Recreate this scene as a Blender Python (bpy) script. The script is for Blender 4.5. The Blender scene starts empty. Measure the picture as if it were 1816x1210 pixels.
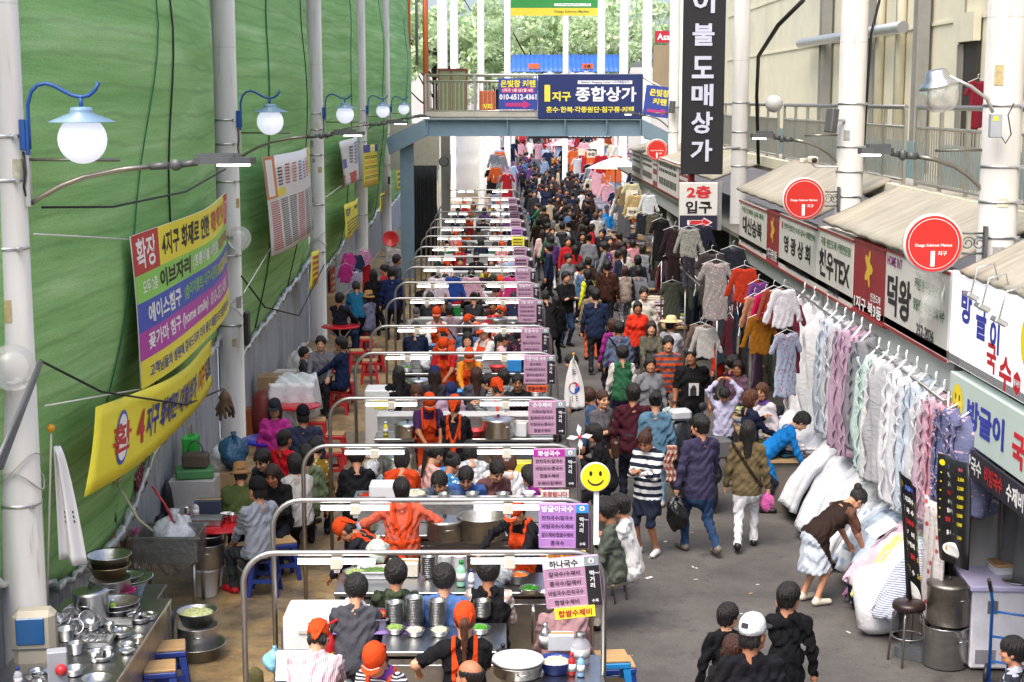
import bpy,math,random
import numpy as np
from mathutils import Vector,Matrix,Euler
random.seed(7);RN=np.random.RandomState(11)
S=bpy.context.scene
C=S.collection
PI=math.pi
# ------ camera, world, sun, exposure
F=2750.0;EYE=5.6;PITCH=math.radians(8.83);YAW=math.radians(0.52)
cd=bpy.data.cameras.new('camera');cam=bpy.data.objects.new('camera',cd);C.objects.link(cam)
cd.sensor_width=36.0;cd.lens=36.0*F/1816.0;cd.clip_start=0.1;cd.clip_end=2000
cam.location=(0,0,EYE);cam.rotation_euler=(PI/2-PITCH,0,-YAW)
S.camera=cam
SUN_EL,SUN_AZ=math.radians(60),math.radians(212)
w=bpy.data.worlds.new('World');S.world=w;w.use_nodes=True
nt=w.node_tree;sky=nt.nodes.new('ShaderNodeTexSky');sky.sky_type='NISHITA';sky.sun_disc=False
sky.sun_elevation=SUN_EL;sky.sun_rotation=SUN_AZ;sky.air_density=0.7;sky.dust_density=4.0;sky.ozone_density=0.6
bg=nt.nodes['Background'];nt.links.new(sky.outputs[0],bg.inputs[0]);bg.inputs[1].default_value=0.15
sl=bpy.data.lights.new('sun','SUN');so=bpy.data.objects.new('sun',sl);C.objects.link(so)
sl.energy=1.0;sl.angle=math.radians(40);sl.color=(1,.97,.92)
so.rotation_euler=(PI/2-SUN_EL,0,PI-SUN_AZ);so.location=(0,0,40)
S.view_settings.view_transform='Standard';S.view_settings.look='None';S.view_settings.gamma=1
S.view_settings.exposure=1.32
S.cycles.max_bounces=6;S.cycles.diffuse_bounces=3;S.cycles.glossy_bounces=3;S.cycles.transparent_max_bounces=6
S.cycles.caustics_reflective=False;S.cycles.caustics_refractive=False;S.cycles.sample_clamp_indirect=4
# ------ pixel -> world (photo pixels, real heights)
cp,sp,cy_,sy_=math.cos(PITCH),math.sin(PITCH),math.cos(YAW),math.sin(YAW)
FW=np.array([sy_*cp,cy_*cp,-sp]);RT=np.array([cy_,-sy_,0.0]);UPV=np.cross(RT,FW)
EYEP=np.array([0,0,EYE])
def ray(px,py):return FW+RT*(px-908)/F-UPV*(py-605)/F
def gz(px,py,z=0.0):
 r=ray(px,py);return EYEP+r*((z-EYE)/r[2])
def gx(px,py,x):
 r=ray(px,py);return EYEP+r*(x/r[0])
def gy(px,py,y):
 r=ray(px,py);return EYEP+r*(y/r[1])
# ------ materials (procedural)
def srgb(c):
 if isinstance(c,str):
  c=[int(c[i:i+2],16)/255 for i in(0,2,4)]
  return tuple(x/12.92 if x<=.04045 else((x+.055)/1.055)**2.4 for x in c)
 return tuple(c)
_mats={}
def mat(name,col,rough=.6,metal=0.0,var=.12,scale=6.0,bump=0.0,bscale=None,emit=0.0,trans=0.0,alpha=1.0,spec=.5,dirt=0.0,stretch=None,sheen=0.0):
 if name in _mats:return _mats[name]
 col=srgb(col)
 m=bpy.data.materials.new(name);m.use_nodes=True;n=m.node_tree.nodes;L=m.node_tree.links
 b=n['Principled BSDF']
 b.inputs['Roughness'].default_value=rough;b.inputs['Metallic'].default_value=metal
 b.inputs['Specular IOR Level'].default_value=spec
 if trans:b.inputs['Transmission Weight'].default_value=trans
 if alpha<1:b.inputs['Alpha'].default_value=alpha
 if sheen:b.inputs['Sheen Weight'].default_value=sheen
 if emit:
  b.inputs['Emission Color'].default_value=(*col,1);b.inputs['Emission Strength'].default_value=emit
 tc=n.new('ShaderNodeTexCoord');co=tc.outputs['Object']
 if stretch:
  mp=n.new('ShaderNodeMapping');mp.inputs['Scale'].default_value=stretch;L.new(co,mp.inputs[0]);co=mp.outputs[0]
 if var:
  no=n.new('ShaderNodeTexNoise');no.inputs['Scale'].default_value=scale;no.inputs['Detail'].default_value=5;no.inputs['Roughness'].default_value=.65
  L.new(co,no.inputs['Vector'])
  rp=n.new('ShaderNodeValToRGB');rp.color_ramp.elements[0].position=.25;rp.color_ramp.elements[1].position=.75
  rp.color_ramp.elements[0].color=(*[x*(1-var)for x in col],1);rp.color_ramp.elements[1].color=(*[min(1,x*(1+var))for x in col],1)
  L.new(no.outputs[0],rp.inputs[0]);out=rp.outputs[0]
  if dirt:
   n2=n.new('ShaderNodeTexNoise');n2.inputs['Scale'].default_value=scale*.4;n2.inputs['Detail'].default_value=8;n2.inputs['Roughness'].default_value=.75
   L.new(co,n2.inputs['Vector'])
   r2=n.new('ShaderNodeValToRGB');r2.color_ramp.elements[0].position=.5;r2.color_ramp.elements[1].position=.68
   r2.color_ramp.elements[0].color=(0,0,0,1);r2.color_ramp.elements[1].color=(dirt,dirt,dirt,1);L.new(n2.outputs[0],r2.inputs[0])
   mx=n.new('ShaderNodeMixRGB');mx.inputs[2].default_value=(*[x*.4+.02 for x in col],1)
   L.new(r2.outputs[0],mx.inputs[0]);L.new(out,mx.inputs[1]);out=mx.outputs[0]
  L.new(out,b.inputs['Base Color'])
  if not metal:
   mr=n.new('ShaderNodeMapRange');mr.inputs[3].default_value=max(.02,rough-.12);mr.inputs[4].default_value=min(1,rough+.12)
   L.new(no.outputs[0],mr.inputs[0]);L.new(mr.outputs[0],b.inputs['Roughness'])
 else:b.inputs['Base Color'].default_value=(*col,1)
 if bump:
  nb=n.new('ShaderNodeTexNoise');nb.inputs['Scale'].default_value=bscale or scale*4;nb.inputs['Detail'].default_value=4
  L.new(co,nb.inputs['Vector']);bp=n.new('ShaderNodeBump');bp.inputs['Strength'].default_value=min(1,bump);bp.inputs['Distance'].default_value=.02
  L.new(nb.outputs[0],bp.inputs['Height']);L.new(bp.outputs[0],b.inputs['Normal'])
 _mats[name]=m;return m
def node_mat(name,build):
 """a material whose node tree is made by build(nodes, links, bsdf, object_coordinates)"""
 if name in _mats:return _mats[name]
 m=bpy.data.materials.new(name);m.use_nodes=True;n=m.node_tree.nodes
 tc=n.new('ShaderNodeTexCoord');build(n,m.node_tree.links,n['Principled BSDF'],tc.outputs['Object']);_mats[name]=m;return m
def ramp(n,stops,interp='LINEAR'):
 r=n.new('ShaderNodeValToRGB');cr=r.color_ramp;cr.interpolation=interp
 while len(cr.elements)<len(stops):cr.elements.new(.5)
 for e,(p,c)in zip(cr.elements,stops):e.position=p;e.color=(*srgb(c),1)if not isinstance(c,float)else(c,c,c,1)
 return r
def cloth(col,pat=None,col2='ffffff',sc=1.0):
 """fabric: soft folds as bump, weave noise, optional woven or printed pattern"""
 key='cloth_%s_%s_%s_%s'%(col,pat,col2,sc)
 def build(n,L,b,co):
  c1,c2=srgb(col),srgb(col2)
  b.inputs['Roughness'].default_value=.85;b.inputs['Specular IOR Level'].default_value=.2
  no=n.new('ShaderNodeTexNoise');no.inputs['Scale'].default_value=9;no.inputs['Detail'].default_value=4;L.new(co,no.inputs['Vector'])
  mx=n.new('ShaderNodeMixRGB');mx.blend_type='MULTIPLY';mx.inputs[0].default_value=1
  r0=ramp(n,[(.3,.78),(.7,1.0)]);L.new(no.outputs[0],r0.inputs[0]);L.new(r0.outputs[0],mx.inputs[2])
  if pat:
   fac=None
   if pat in('stripe','vstripe','finestripe'):
    wv=n.new('ShaderNodeTexWave');wv.bands_direction='X' if pat=='vstripe' else 'Z'
    wv.inputs['Scale'].default_value={'stripe':3.4,'vstripe':22,'finestripe':14}[pat]*sc;wv.inputs['Distortion'].default_value=.4;wv.inputs['Detail Scale'].default_value=.6
    L.new(co,wv.inputs['Vector']);r=ramp(n,[(.46,0.0),(.54,1.0)]);L.new(wv.outputs[0],r.inputs[0]);fac=r.outputs[0]
   elif pat=='plaid':
    a=[]
    for d in 'XZ':
     wv=n.new('ShaderNodeTexWave');wv.bands_direction=d;wv.inputs['Scale'].default_value=5*sc;L.new(co,wv.inputs['Vector']);a.append(wv)
    ad=n.new('ShaderNodeMath');ad.operation='MULTIPLY';L.new(a[0].outputs[0],ad.inputs[0]);L.new(a[1].outputs[0],ad.inputs[1]);fac=ad.outputs[0]
   else:
    if pat=='camo':
     vo=n.new('ShaderNodeTexNoise');vo.inputs['Scale'].default_value=11*sc;vo.inputs['Detail'].default_value=3;r=ramp(n,[(.44,0.0),(.5,1.0)])
    else:
     vo=n.new('ShaderNodeTexVoronoi');vo.inputs['Scale'].default_value=(18 if pat=='floral' else 34)*sc;r=ramp(n,[(.2,1.0),(.34,0.0)])
    L.new(co,vo.inputs['Vector']);L.new(vo.outputs[0],r.inputs[0]);fac=r.outputs[0]
   pm=n.new('ShaderNodeMixRGB');L.new(fac,pm.inputs[0]);pm.inputs[1].default_value=(*c1,1);pm.inputs[2].default_value=(*c2,1)
   L.new(pm.outputs[0],mx.inputs[1])
  else:mx.inputs[1].default_value=(*c1,1)
  L.new(mx.outputs[0],b.inputs['Base Color'])
  nb=n.new('ShaderNodeTexNoise');nb.inputs['Scale'].default_value=14;nb.inputs['Detail'].default_value=3;nb.inputs['Distortion'].default_value=1.2
  L.new(co,nb.inputs['Vector']);bp=n.new('ShaderNodeBump');bp.inputs['Strength'].default_value=.6;bp.inputs['Distance'].default_value=.02
  L.new(nb.outputs[0],bp.inputs['Height']);L.new(bp.outputs[0],b.inputs['Normal'])
 return node_mat(key,build)
STEEL=mat('brushed_steel',(.55,.55,.54),.28,1.0,.15,9,.15,40,stretch=(1,1,3))
STEEL_OLD=mat('worn_steel',(.42,.41,.39),.42,1.0,.3,7,.25,25,dirt=.5)
TUBE=mat('rail_steel',(.37,.36,.345),.45,1.0,.12,12)
WHITE=mat('white_plastic',(.8,.8,.79),.45,0,.05,5,dirt=.12)
CREAMP=mat('cream_plastic',(.66,.61,.48),.5,0,.08,5,dirt=.2)
BLACK=mat('black_plastic',(.02,.02,.022),.45,0,.2)
DKGREY=mat('dark_grey_metal',(.12,.12,.12),.45,.3,.15)
RED=mat('red_plastic',(.55,.022,.025),.4,0,.12,8,dirt=.15)
BLUE=mat('blue_plastic',(.018,.045,.25),.4,0,.12,8,dirt=.15)
LBLUE=mat('light_blue_plastic',(.03,.25,.62),.4,0,.12,8)
WOODTOP=mat('worn_wood',(.5,.31,.13),.6,0,.3,5,.2,30,dirt=.35,stretch=(1,7,1))
CARD=mat('cardboard',(.4,.26,.13),.8,0,.12)
LAMPW=mat('fluorescent_tube',(1,.98,.95),.4,emit=5.0,var=0)
GLOBE=mat('lit_globe',(.8,.82,.95),.2,emit=.3,var=0)
# ------ mesh builder
class MB:
 def __init__(s):s.v=[];s.f=[];s.m=[];s.sm=[]
 def add(s,vs,fs,mi=0,smooth=False):
  o=len(s.v);s.v.extend([tuple(p)for p in vs]);s.f.extend([tuple(i+o for i in f)for f in fs]);s.m.extend([mi]*len(fs));s.sm.extend([smooth]*len(fs));return s
 def box(s,c,d,rz=0,mi=0,ch=0.0,rx=0,ry=0):
  hx,hy,hz=d[0]/2,d[1]/2,d[2]/2
  M=Euler((rx,ry,rz)).to_matrix();c=Vector(c)
  if ch<=0:
   vs=[M@Vector((x*hx,y*hy,z*hz))+c for x in(-1,1)for y in(-1,1)for z in(-1,1)]
   return s.add(vs,[(0,1,3,2),(4,6,7,5),(0,4,5,1),(2,3,7,6),(0,2,6,4),(1,5,7,3)],mi)
  ch=min(ch,hx*.9,hy*.9,hz*.9);vs=[];ix={}
  for x in(-1,1):
   for y in(-1,1):
    for z in(-1,1):
     for a in range(3):
      q=[x*(hx-ch),y*(hy-ch),z*(hz-ch)];q[a]=(x,y,z)[a]*(hx,hy,hz)[a]
      ix[x,y,z,a]=len(vs);vs.append(M@Vector(q)+c)
  fs=[]
  for a in range(3):
   for sg in(-1,1):
    o=[i for i in range(3)if i!=a];ring=[]
    for p,q in((-1,-1),(1,-1),(1,1),(-1,1)):
     k=[0,0,0];k[a]=sg;k[o[0]]=p;k[o[1]]=q;ring.append(ix[k[0],k[1],k[2],a])
    fs.append(ring if(sg>0)==(a!=1)else ring[::-1])
  for a in range(3):
   o=[i for i in range(3)if i!=a]
   for p in(-1,1):
    for q in(-1,1):
     r=[]
     for t,fa in((-1,o[0]),(1,o[0]),(1,o[1]),(-1,o[1])):
      k=[0,0,0];k[a]=t;k[o[0]]=p;k[o[1]]=q;r.append(ix[k[0],k[1],k[2],fa])
     fs.append(r)
  for x in(-1,1):
   for y in(-1,1):
    for z in(-1,1):fs.append([ix[x,y,z,a]for a in range(3)])
  return s.add(vs,fs,mi)
 def tube(s,pts,r,seg=10,mi=0,caps=True):
  pts=[Vector(p)for p in pts];rs=r if isinstance(r,(list,tuple))else[r]*len(pts);vs=[];n=len(pts);up=None
  for i,p in enumerate(pts):
   t=(pts[min(i+1,n-1)]-pts[max(i-1,0)]).normalized()
   if up is None:up=Vector((0,0,1))if abs(t.z)<.9 else Vector((1,0,0))
   a=t.cross(up).normalized();b=a.cross(t).normalized();up=b
   for k in range(seg):
    an=2*PI*k/seg;vs.append(p+(a*math.cos(an)+b*math.sin(an))*rs[i])
  fs=[(i*seg+k,i*seg+(k+1)%seg,(i+1)*seg+(k+1)%seg,(i+1)*seg+k)for i in range(n-1)for k in range(seg)]
  s.add(vs,fs,mi,True)
  if caps:o=len(s.v)-len(vs);s.f+=[tuple(o+k for k in range(seg))[::-1],tuple(o+(n-1)*seg+k for k in range(seg))];s.m+=[mi]*2;s.sm+=[False]*2
  return s
 def lathe(s,prof,c=(0,0,0),seg=20,mi=0,M=None,smooth=True):
  vs=[];n=len(prof)
  for r,z in prof:
   for k in range(seg):
    a=2*PI*k/seg;p=Vector((r*math.cos(a),r*math.sin(a),z))
    vs.append((M@p if M else p)+Vector(c))
  fs=[(i*seg+k,i*seg+(k+1)%seg,(i+1)*seg+(k+1)%seg,(i+1)*seg+k)for i in range(n-1)for k in range(seg)]
  s.add(vs,fs,mi,smooth);o=len(s.v)-len(vs)
  if prof[0][0]>1e-4:s.f.append(tuple(o+k for k in range(seg))[::-1]);s.m.append(mi);s.sm.append(False)
  if prof[-1][0]>1e-4:s.f.append(tuple(o+(n-1)*seg+k for k in range(seg)));s.m.append(mi);s.sm.append(False)
  return s
 def sphere(s,c,r,seg=14,mi=0,sq=(1,1,1)):
  k=max(6,seg//2);c=Vector(c)
  M=Matrix.Diagonal(Vector(sq))
  return s.lathe([(r*math.sin(PI*i/k)+1e-5*(i in(0,k)),-r*math.cos(PI*i/k))for i in range(k+1)],c,seg,mi,M)
 def prism(s,poly,z0,z1,mi=0,M=None,c=(0,0,0)):
  n=len(poly);vs=[Vector((x,y,z))for z in(z0,z1)for x,y in poly]
  vs=[(M@v if M else v)+Vector(c)for v in vs]
  return s.add(vs,[tuple(range(n))[::-1],tuple(range(n,2*n))]+[(i,(i+1)%n,n+(i+1)%n,n+i)for i in range(n)],mi)
 def sheet(s,fn,nu,nv,th=.01,mi=0,smooth=True,back=None):
  """a surface fn(u,v) given thickness th along its normal (away from the side it faces)"""
  P=np.array([[fn(u/nu,v/nv)for v in range(nv+1)]for u in range(nu+1)],float)
  du=np.gradient(P,axis=0);dv=np.gradient(P,axis=1);N=np.cross(du,dv);N/=np.linalg.norm(N,axis=2,keepdims=True)+1e-9
  Q=P-N*th;W=nv+1;n=(nu+1)*W
  vs=list(P.reshape(-1,3))+list(Q.reshape(-1,3));ix=lambda i,j:i*W+j;fs=[];fb=[]
  for i in range(nu):
   for j in range(nv):
    a=(ix(i,j),ix(i+1,j),ix(i+1,j+1),ix(i,j+1));fs.append(a);fb.append(tuple(n+k for k in a[::-1]))
  ed=[ix(i,0)for i in range(nu+1)]+[ix(nu,j)for j in range(1,W)]+[ix(i,nv)for i in range(nu-1,-1,-1)]+[ix(0,j)for j in range(nv-1,0,-1)]
  m=len(ed);fe=[(ed[k],n+ed[k],n+ed[(k+1)%m],ed[(k+1)%m])for k in range(m)]
  o=len(s.v);s.add(vs,fs,mi,smooth)
  for f,mm in[(f,back if back is not None else mi)for f in fb]+[(f,mi)for f in fe]:s.f.append(tuple(o+k for k in f));s.m.append(mm);s.sm.append(smooth)
  return s
 def mesh(s,name):
  me=bpy.data.meshes.new(name);me.from_pydata(s.v,[],s.f)
  me.polygons.foreach_set('material_index',s.m);me.polygons.foreach_set('use_smooth',s.sm);me.update();return me
 def build(s,name,mats,parent=None,loc=None,rz=None):
  me=s.mesh(name)
  for m in(mats if isinstance(mats,(list,tuple))else[mats]):me.materials.append(m)
  return link(name,me,parent,loc,rz)
def link(name,me,parent=None,loc=None,rz=None):
 o=bpy.data.objects.new(name,me);C.objects.link(o)
 if parent is not None:o.parent=parent
 if loc is not None:o.location=loc
 if rz is not None:o.rotation_euler=(0,0,rz)
 return o
def empty(name,loc=(0,0,0),rz=0):return link(name,None,None,loc,rz)
def tag(o,label=None,cat=None,group=None,kind=None):
 for k,v in(('label',label),('category',cat),('group',group),('kind',kind)):
  if v:o[k]=v
 return o
KIDS={}
def copy_tree(o,loc=None,rz=None,parent=None,skip=()):
 c=o.copy();C.objects.link(c)
 for k in('label','category','group')if parent is None else():
  if k in c:del c[k]
 if parent is not None:c.parent=parent
 if loc is not None:c.location=loc
 if rz is not None:c.rotation_euler=(0,0,rz)
 for ch in list(o.children):
  if ch.name.split('.')[0]not in skip:copy_tree(ch,None,None,c)
 return c
ORD=['nearest','second','third','fourth','fifth','sixth','seventh','eighth','ninth','tenth','eleventh','twelfth','thirteenth','fourteenth','fifteenth','sixteenth','seventeenth','eighteenth']
# ------ lettering (glyph outlines become flat meshes)
_gl={}
def glyphs(s,bold=0.0):
 k=(s,bold)
 if k not in _gl:
  cu=bpy.data.curves.new('lettering','FONT');cu.body=s;cu.size=1;cu.resolution_u=2;cu.offset=bold;cu.align_x='LEFT'
  ob=bpy.data.objects.new('lettering',cu);me=bpy.data.meshes.new_from_object(ob)
  v=np.empty(len(me.vertices)*3);me.vertices.foreach_get('co',v);v=v.reshape(-1,3)[:,:2]
  f=[tuple(p.vertices)for p in me.polygons]
  bpy.data.objects.remove(ob);bpy.data.meshes.remove(me)
  if len(v):v=v-v.min(0)
  _gl[k]=(v,f,v.max(0)if len(v)else np.array([1.,1.]))
 return _gl[k]
def put_text(mb,s,fn,u,v,h,mi,maxw=None,bold=.012,al='c',lift=.004,w=None,shear=0.0):
 """lay text s at (u,v) in metres of the plane or curved surface fn(u,v)->(point, normal); h is the glyph height"""
 g,f,sz=glyphs(s,bold);k=h/max(sz[1],1e-6);kx=k
 if w:kx=w/sz[0]
 elif maxw and sz[0]*k>maxw:kx=maxw/sz[0]
 W=sz[0]*kx;x0=u-(W/2 if al=='c' else W if al=='r' else 0);vs=[]
 for a,b in g:
  p,n=fn(x0+a*kx+shear*b*k,v-h/2+b*k);vs.append(Vector(p)+Vector(n)*lift)
 mb.add(vs,f,mi);return W
def plane_fn(o,R,U):
 o,R,U=Vector(o),Vector(R).normalized(),Vector(U).normalized();N=R.cross(U)
 return lambda u,v:(o+R*u+U*v,N)
def rect(mb,fn,u0,v0,u1,v1,mi,lift=.002,n=1):
 """a printed patch on a sign, n strips long so that it follows a curve"""
 vs=[]
 for i in range(n+1):
  for v in(v0,v1):
   p,nn=fn(u0+(u1-u0)*i/n,v);vs.append(Vector(p)+Vector(nn)*lift)
 mb.add(vs,[(2*i,2*i+2,2*i+3,2*i+1)for i in range(n)],mi)
def disc(mb,fn,u,v,r,mi,lift=.002,seg=28,ry=None):
 ry=ry or r;vs=[]
 for k in range(seg):
  p,nn=fn(u+r*math.cos(2*PI*k/seg),v+ry*math.sin(2*PI*k/seg));vs.append(Vector(p)+Vector(nn)*lift)
 mb.add(vs,[tuple(range(seg))],mi)
def poly(mb,fn,pts,mi,lift=.003):
 vs=[]
 for u,v in pts:
  p,nn=fn(u,v);vs.append(Vector(p)+Vector(nn)*lift)
 mb.add(vs,[tuple(range(len(pts)))],mi)
def ink(c,rough=.5):return mat('ink_'+c,c,rough,var=.05)
# ------ people: one continuous surface grown from posed, tapered limbs
def surfnet(V,org,vox):
 s=V<0;nx,ny,nz=V.shape
 c=[(i,j,k)for i in(0,1)for j in(0,1)for k in(0,1)]
 cnt=sum(s[i:nx-1+i,j:ny-1+j,k:nz-1+k].astype(np.int8)for i,j,k in c)
 act=(cnt>0)&(cnt<8);idx=np.full(act.shape,-1,np.int32);I=np.argwhere(act);idx[act]=np.arange(len(I))
 acc=np.zeros((len(I),3));n=np.zeros(len(I))
 for a,b in[(p,q)for p in c for q in c if p<q and sum(abs(x-y)for x,y in zip(p,q))==1]:
  va=V[I[:,0]+a[0],I[:,1]+a[1],I[:,2]+a[2]];vb=V[I[:,0]+b[0],I[:,1]+b[1],I[:,2]+b[2]]
  m=(va<0)!=(vb<0);t=np.where(m,va/np.where(m,va-vb,1),0)[:,None]
  acc+=m[:,None]*(np.array(a)+t*(np.array(b)-np.array(a)));n+=m
 P=(I+acc/n[:,None])*vox+org;Fs=[]
 for ax in range(3):
  o=[x for x in range(3)if x!=ax]
  sl=[slice(None)]*3;A=s.take(range(V.shape[ax]-1),ax);B=s.take(range(1,V.shape[ax]),ax)
  E=np.argwhere(A!=B);E=E[(E[:,o[0]]>0)&(E[:,o[1]]>0)&(E[:,o[0]]<V.shape[o[0]]-1)&(E[:,o[1]]<V.shape[o[1]]-1)]
  q=[]
  for d0,d1 in((-1,-1),(0,-1),(0,0),(-1,0)):
   g=E.copy();g[:,o[0]]+=d0;g[:,o[1]]+=d1;q.append(idx[g[:,0],g[:,1],g[:,2]])
  q=np.stack(q,1);fl=A[E[:,0],E[:,1],E[:,2]]
  if ax==1:fl=~fl
  q[~fl]=q[~fl][:,::-1];Fs.append(q)
 Q=np.concatenate(Fs);return P,Q[(Q>=0).all(1)]
class SDF:
 """round cones and ellipsoids blended on a grid; remembers which one is nearest, for the clothes"""
 def __init__(s,lo,hi,vox):
  s.vox=vox;s.lo=np.array(lo,float);n=np.ceil((np.array(hi)-s.lo)/vox).astype(int)+1;s.n=n
  s.V=np.full(n,.15,np.float32);s.R=np.full(n,.15,np.float32);s.T=np.zeros(n,np.int8)
  s.ax=[(s.lo[i]+np.arange(n[i])*vox).astype(np.float32)for i in range(3)]
 def sub(s,lo,hi):
  a=np.clip(np.floor((lo-s.lo)/s.vox).astype(int),0,s.n);b=np.clip(np.ceil((hi-s.lo)/s.vox).astype(int)+1,0,s.n)
  sl=tuple(slice(a[i],b[i])for i in range(3))
  X=[s.ax[0][sl[0]][:,None,None],s.ax[1][sl[1]][None,:,None],s.ax[2][sl[2]][None,None,:]]
  return sl,X
 def put(s,sl,d,tg,k,cut=False):
  if d.size==0:return
  v=s.V[sl]
  if cut:s.V[sl]=np.maximum(v,-d);return
  h=np.maximum(k-np.abs(v-d),0)/k;s.V[sl]=np.minimum(v,d)-h*h*k*.25
  r=s.R[sl];m=d<r;r[m]=d[m];s.T[sl][m]=tg
 def cone(s,a,b,ra,rb,tg,k=.03,M=None,flat=1.0):
  """round cone; M, a 3x3 frame in which the section is flattened along y"""
  a=np.array(a,float);b=np.array(b,float);R=max(ra,rb)+.05;e=R*max(1,1/flat)
  sl,X=s.sub(np.minimum(a,b)-e,np.maximum(a,b)+e)
  p=[X[i]-a[i]for i in range(3)];ab=b-a
  if flat!=1.0:
   yx=M[:,1];dy=p[0]*yx[0]+p[1]*yx[1]+p[2]*yx[2];g=1/flat-1
   p=[p[i]+dy*yx[i]*g for i in range(3)];ab=ab+yx*(ab@yx)*g
  L2=float(ab@ab)+1e-9;t=np.clip((p[0]*ab[0]+p[1]*ab[1]+p[2]*ab[2])/L2,0,1)
  d=np.sqrt((p[0]-t*ab[0])**2+(p[1]-t*ab[1])**2+(p[2]-t*ab[2])**2)-(ra+(rb-ra)*t)
  s.put(sl,d,tg,k)
 def ell(s,c,r,tg=0,k=.02,cut=False):
  c=np.array(c,float);r=np.array(r,float);sl,X=s.sub(c-r-.05,c+r+.05)
  q=np.sqrt(sum(((X[i]-c[i])/r[i])**2 for i in range(3)))
  s.put(sl,((q-1)*min(r)).astype(np.float32),tg,k,cut)
 def mesh(s,V=None):
  V=s.V if V is None else V
  P,Q=surfnet(V,s.lo,s.vox)
  if len(Q)==0:return P,Q,np.zeros(0,int)
  g=np.clip(np.round((P[Q].mean(1)-s.lo)/s.vox).astype(int),0,s.n-1);return P,Q,s.T[g[:,0],g[:,1],g[:,2]].astype(int)
def np_mesh(name,P,Q,T=None):
 me=bpy.data.meshes.new(name);me.vertices.add(len(P));me.vertices.foreach_set('co',np.asarray(P,np.float32).ravel())
 Q=np.asarray(Q,np.int32);me.loops.add(Q.size);me.loops.foreach_set('vertex_index',Q.ravel());me.polygons.add(len(Q))
 me.polygons.foreach_set('loop_start',np.arange(0,Q.size,Q.shape[1],dtype=np.int32))
 if T is not None:me.polygons.foreach_set('material_index',np.asarray(T,np.int32))
 me.polygons.foreach_set('use_smooth',np.ones(len(Q),bool));me.update(calc_edges=True);return me
_tpl={}
HEADS=.232
def head_tpl(vox):
 k=('head',vox)
 if k not in _tpl:
  g=SDF((-.11,-.16,-.12),(.11,.15,.27),vox)
  g.cone((0,-.03,.05),(0,-.045,-.11),.052,.058,0)
  g.ell((0,-.012,.143),(.074,.096,.09));g.ell((0,.022,.085),(.06,.07,.088))
  g.cone((-.03,.03,.035),(.03,.03,.035),.035,.035,0);g.ell((0,.066,.018),(.024,.022,.018))
  for x in(-1,1):
   g.ell((x*.032,.104,.112),(.02,.018,.013),0,.02,True);g.ell((x*.075,-.006,.095),(.012,.022,.032));g.ell((x*.03,.081,.11),(.0105,.0105,.0065),1,.006)
   g.cone((x*.018,.087,.128),(x*.044,.078,.129),.0042,.0025,2,.006);g.ell((x*.04,.055,.08),(.026,.03,.025))
  g.cone((0,.085,.113),(0,.102,.075),.008,.013,0,.015);g.cone((-.017,.082,.046),(.017,.082,.046),.007,.007,3,.008)
  P,Q,T=g.mesh();_tpl[k]=(P,Q,np.array([0,4,5,6]if vox<.008 else[0,4,0,0]if vox<.015 else[0,0,0,0])[T])
 return _tpl[k]
def hand_tpl(vox,curl):
 """right hand, wrist at the origin, fingers along +y, palm down (-z), thumb on -x"""
 k=('hand',vox,curl)
 if k not in _tpl:
  g=SDF((-.09,-.04,-.12),(.07,.21,.05),vox)
  g.cone((-.004,-.02,0),(0,.03,0),.026,.034,0,.02);g.cone((-.022,.08,0),(.026,.076,0),.015,.013,0,.02);g.cone((0,.03,0),(.002,.07,0),.032,.028,0,.02)
  for i,(x,y,l)in enumerate(((-.03,.088,.072),(-.01,.092,.08),(.011,.089,.075),(.031,.08,.058))):
   p=np.array((x,y,0.));a=-curl*(.5+.12*i)
   for j in range(3):
    a-=curl*(.55,.75,.5)[j]*(j>0);q=p+np.array((x*.12,math.cos(a),math.sin(a)))*l*(.45,.32,.25)[j]
    g.cone(p,q,.0098-.0012*j,.009-.0013*j,0,.006);p=q
  g.cone((-.022,.015,-.006),(-.05,.055,-.014),.015,.011,0,.012);g.cone((-.05,.055,-.014),(-.052+.03*curl,.092,-.024-.02*curl),.0105,.008,0,.008)
  P,Q,T=g.mesh();_tpl[k]=(P,Q,T)
 return _tpl[k]
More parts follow.
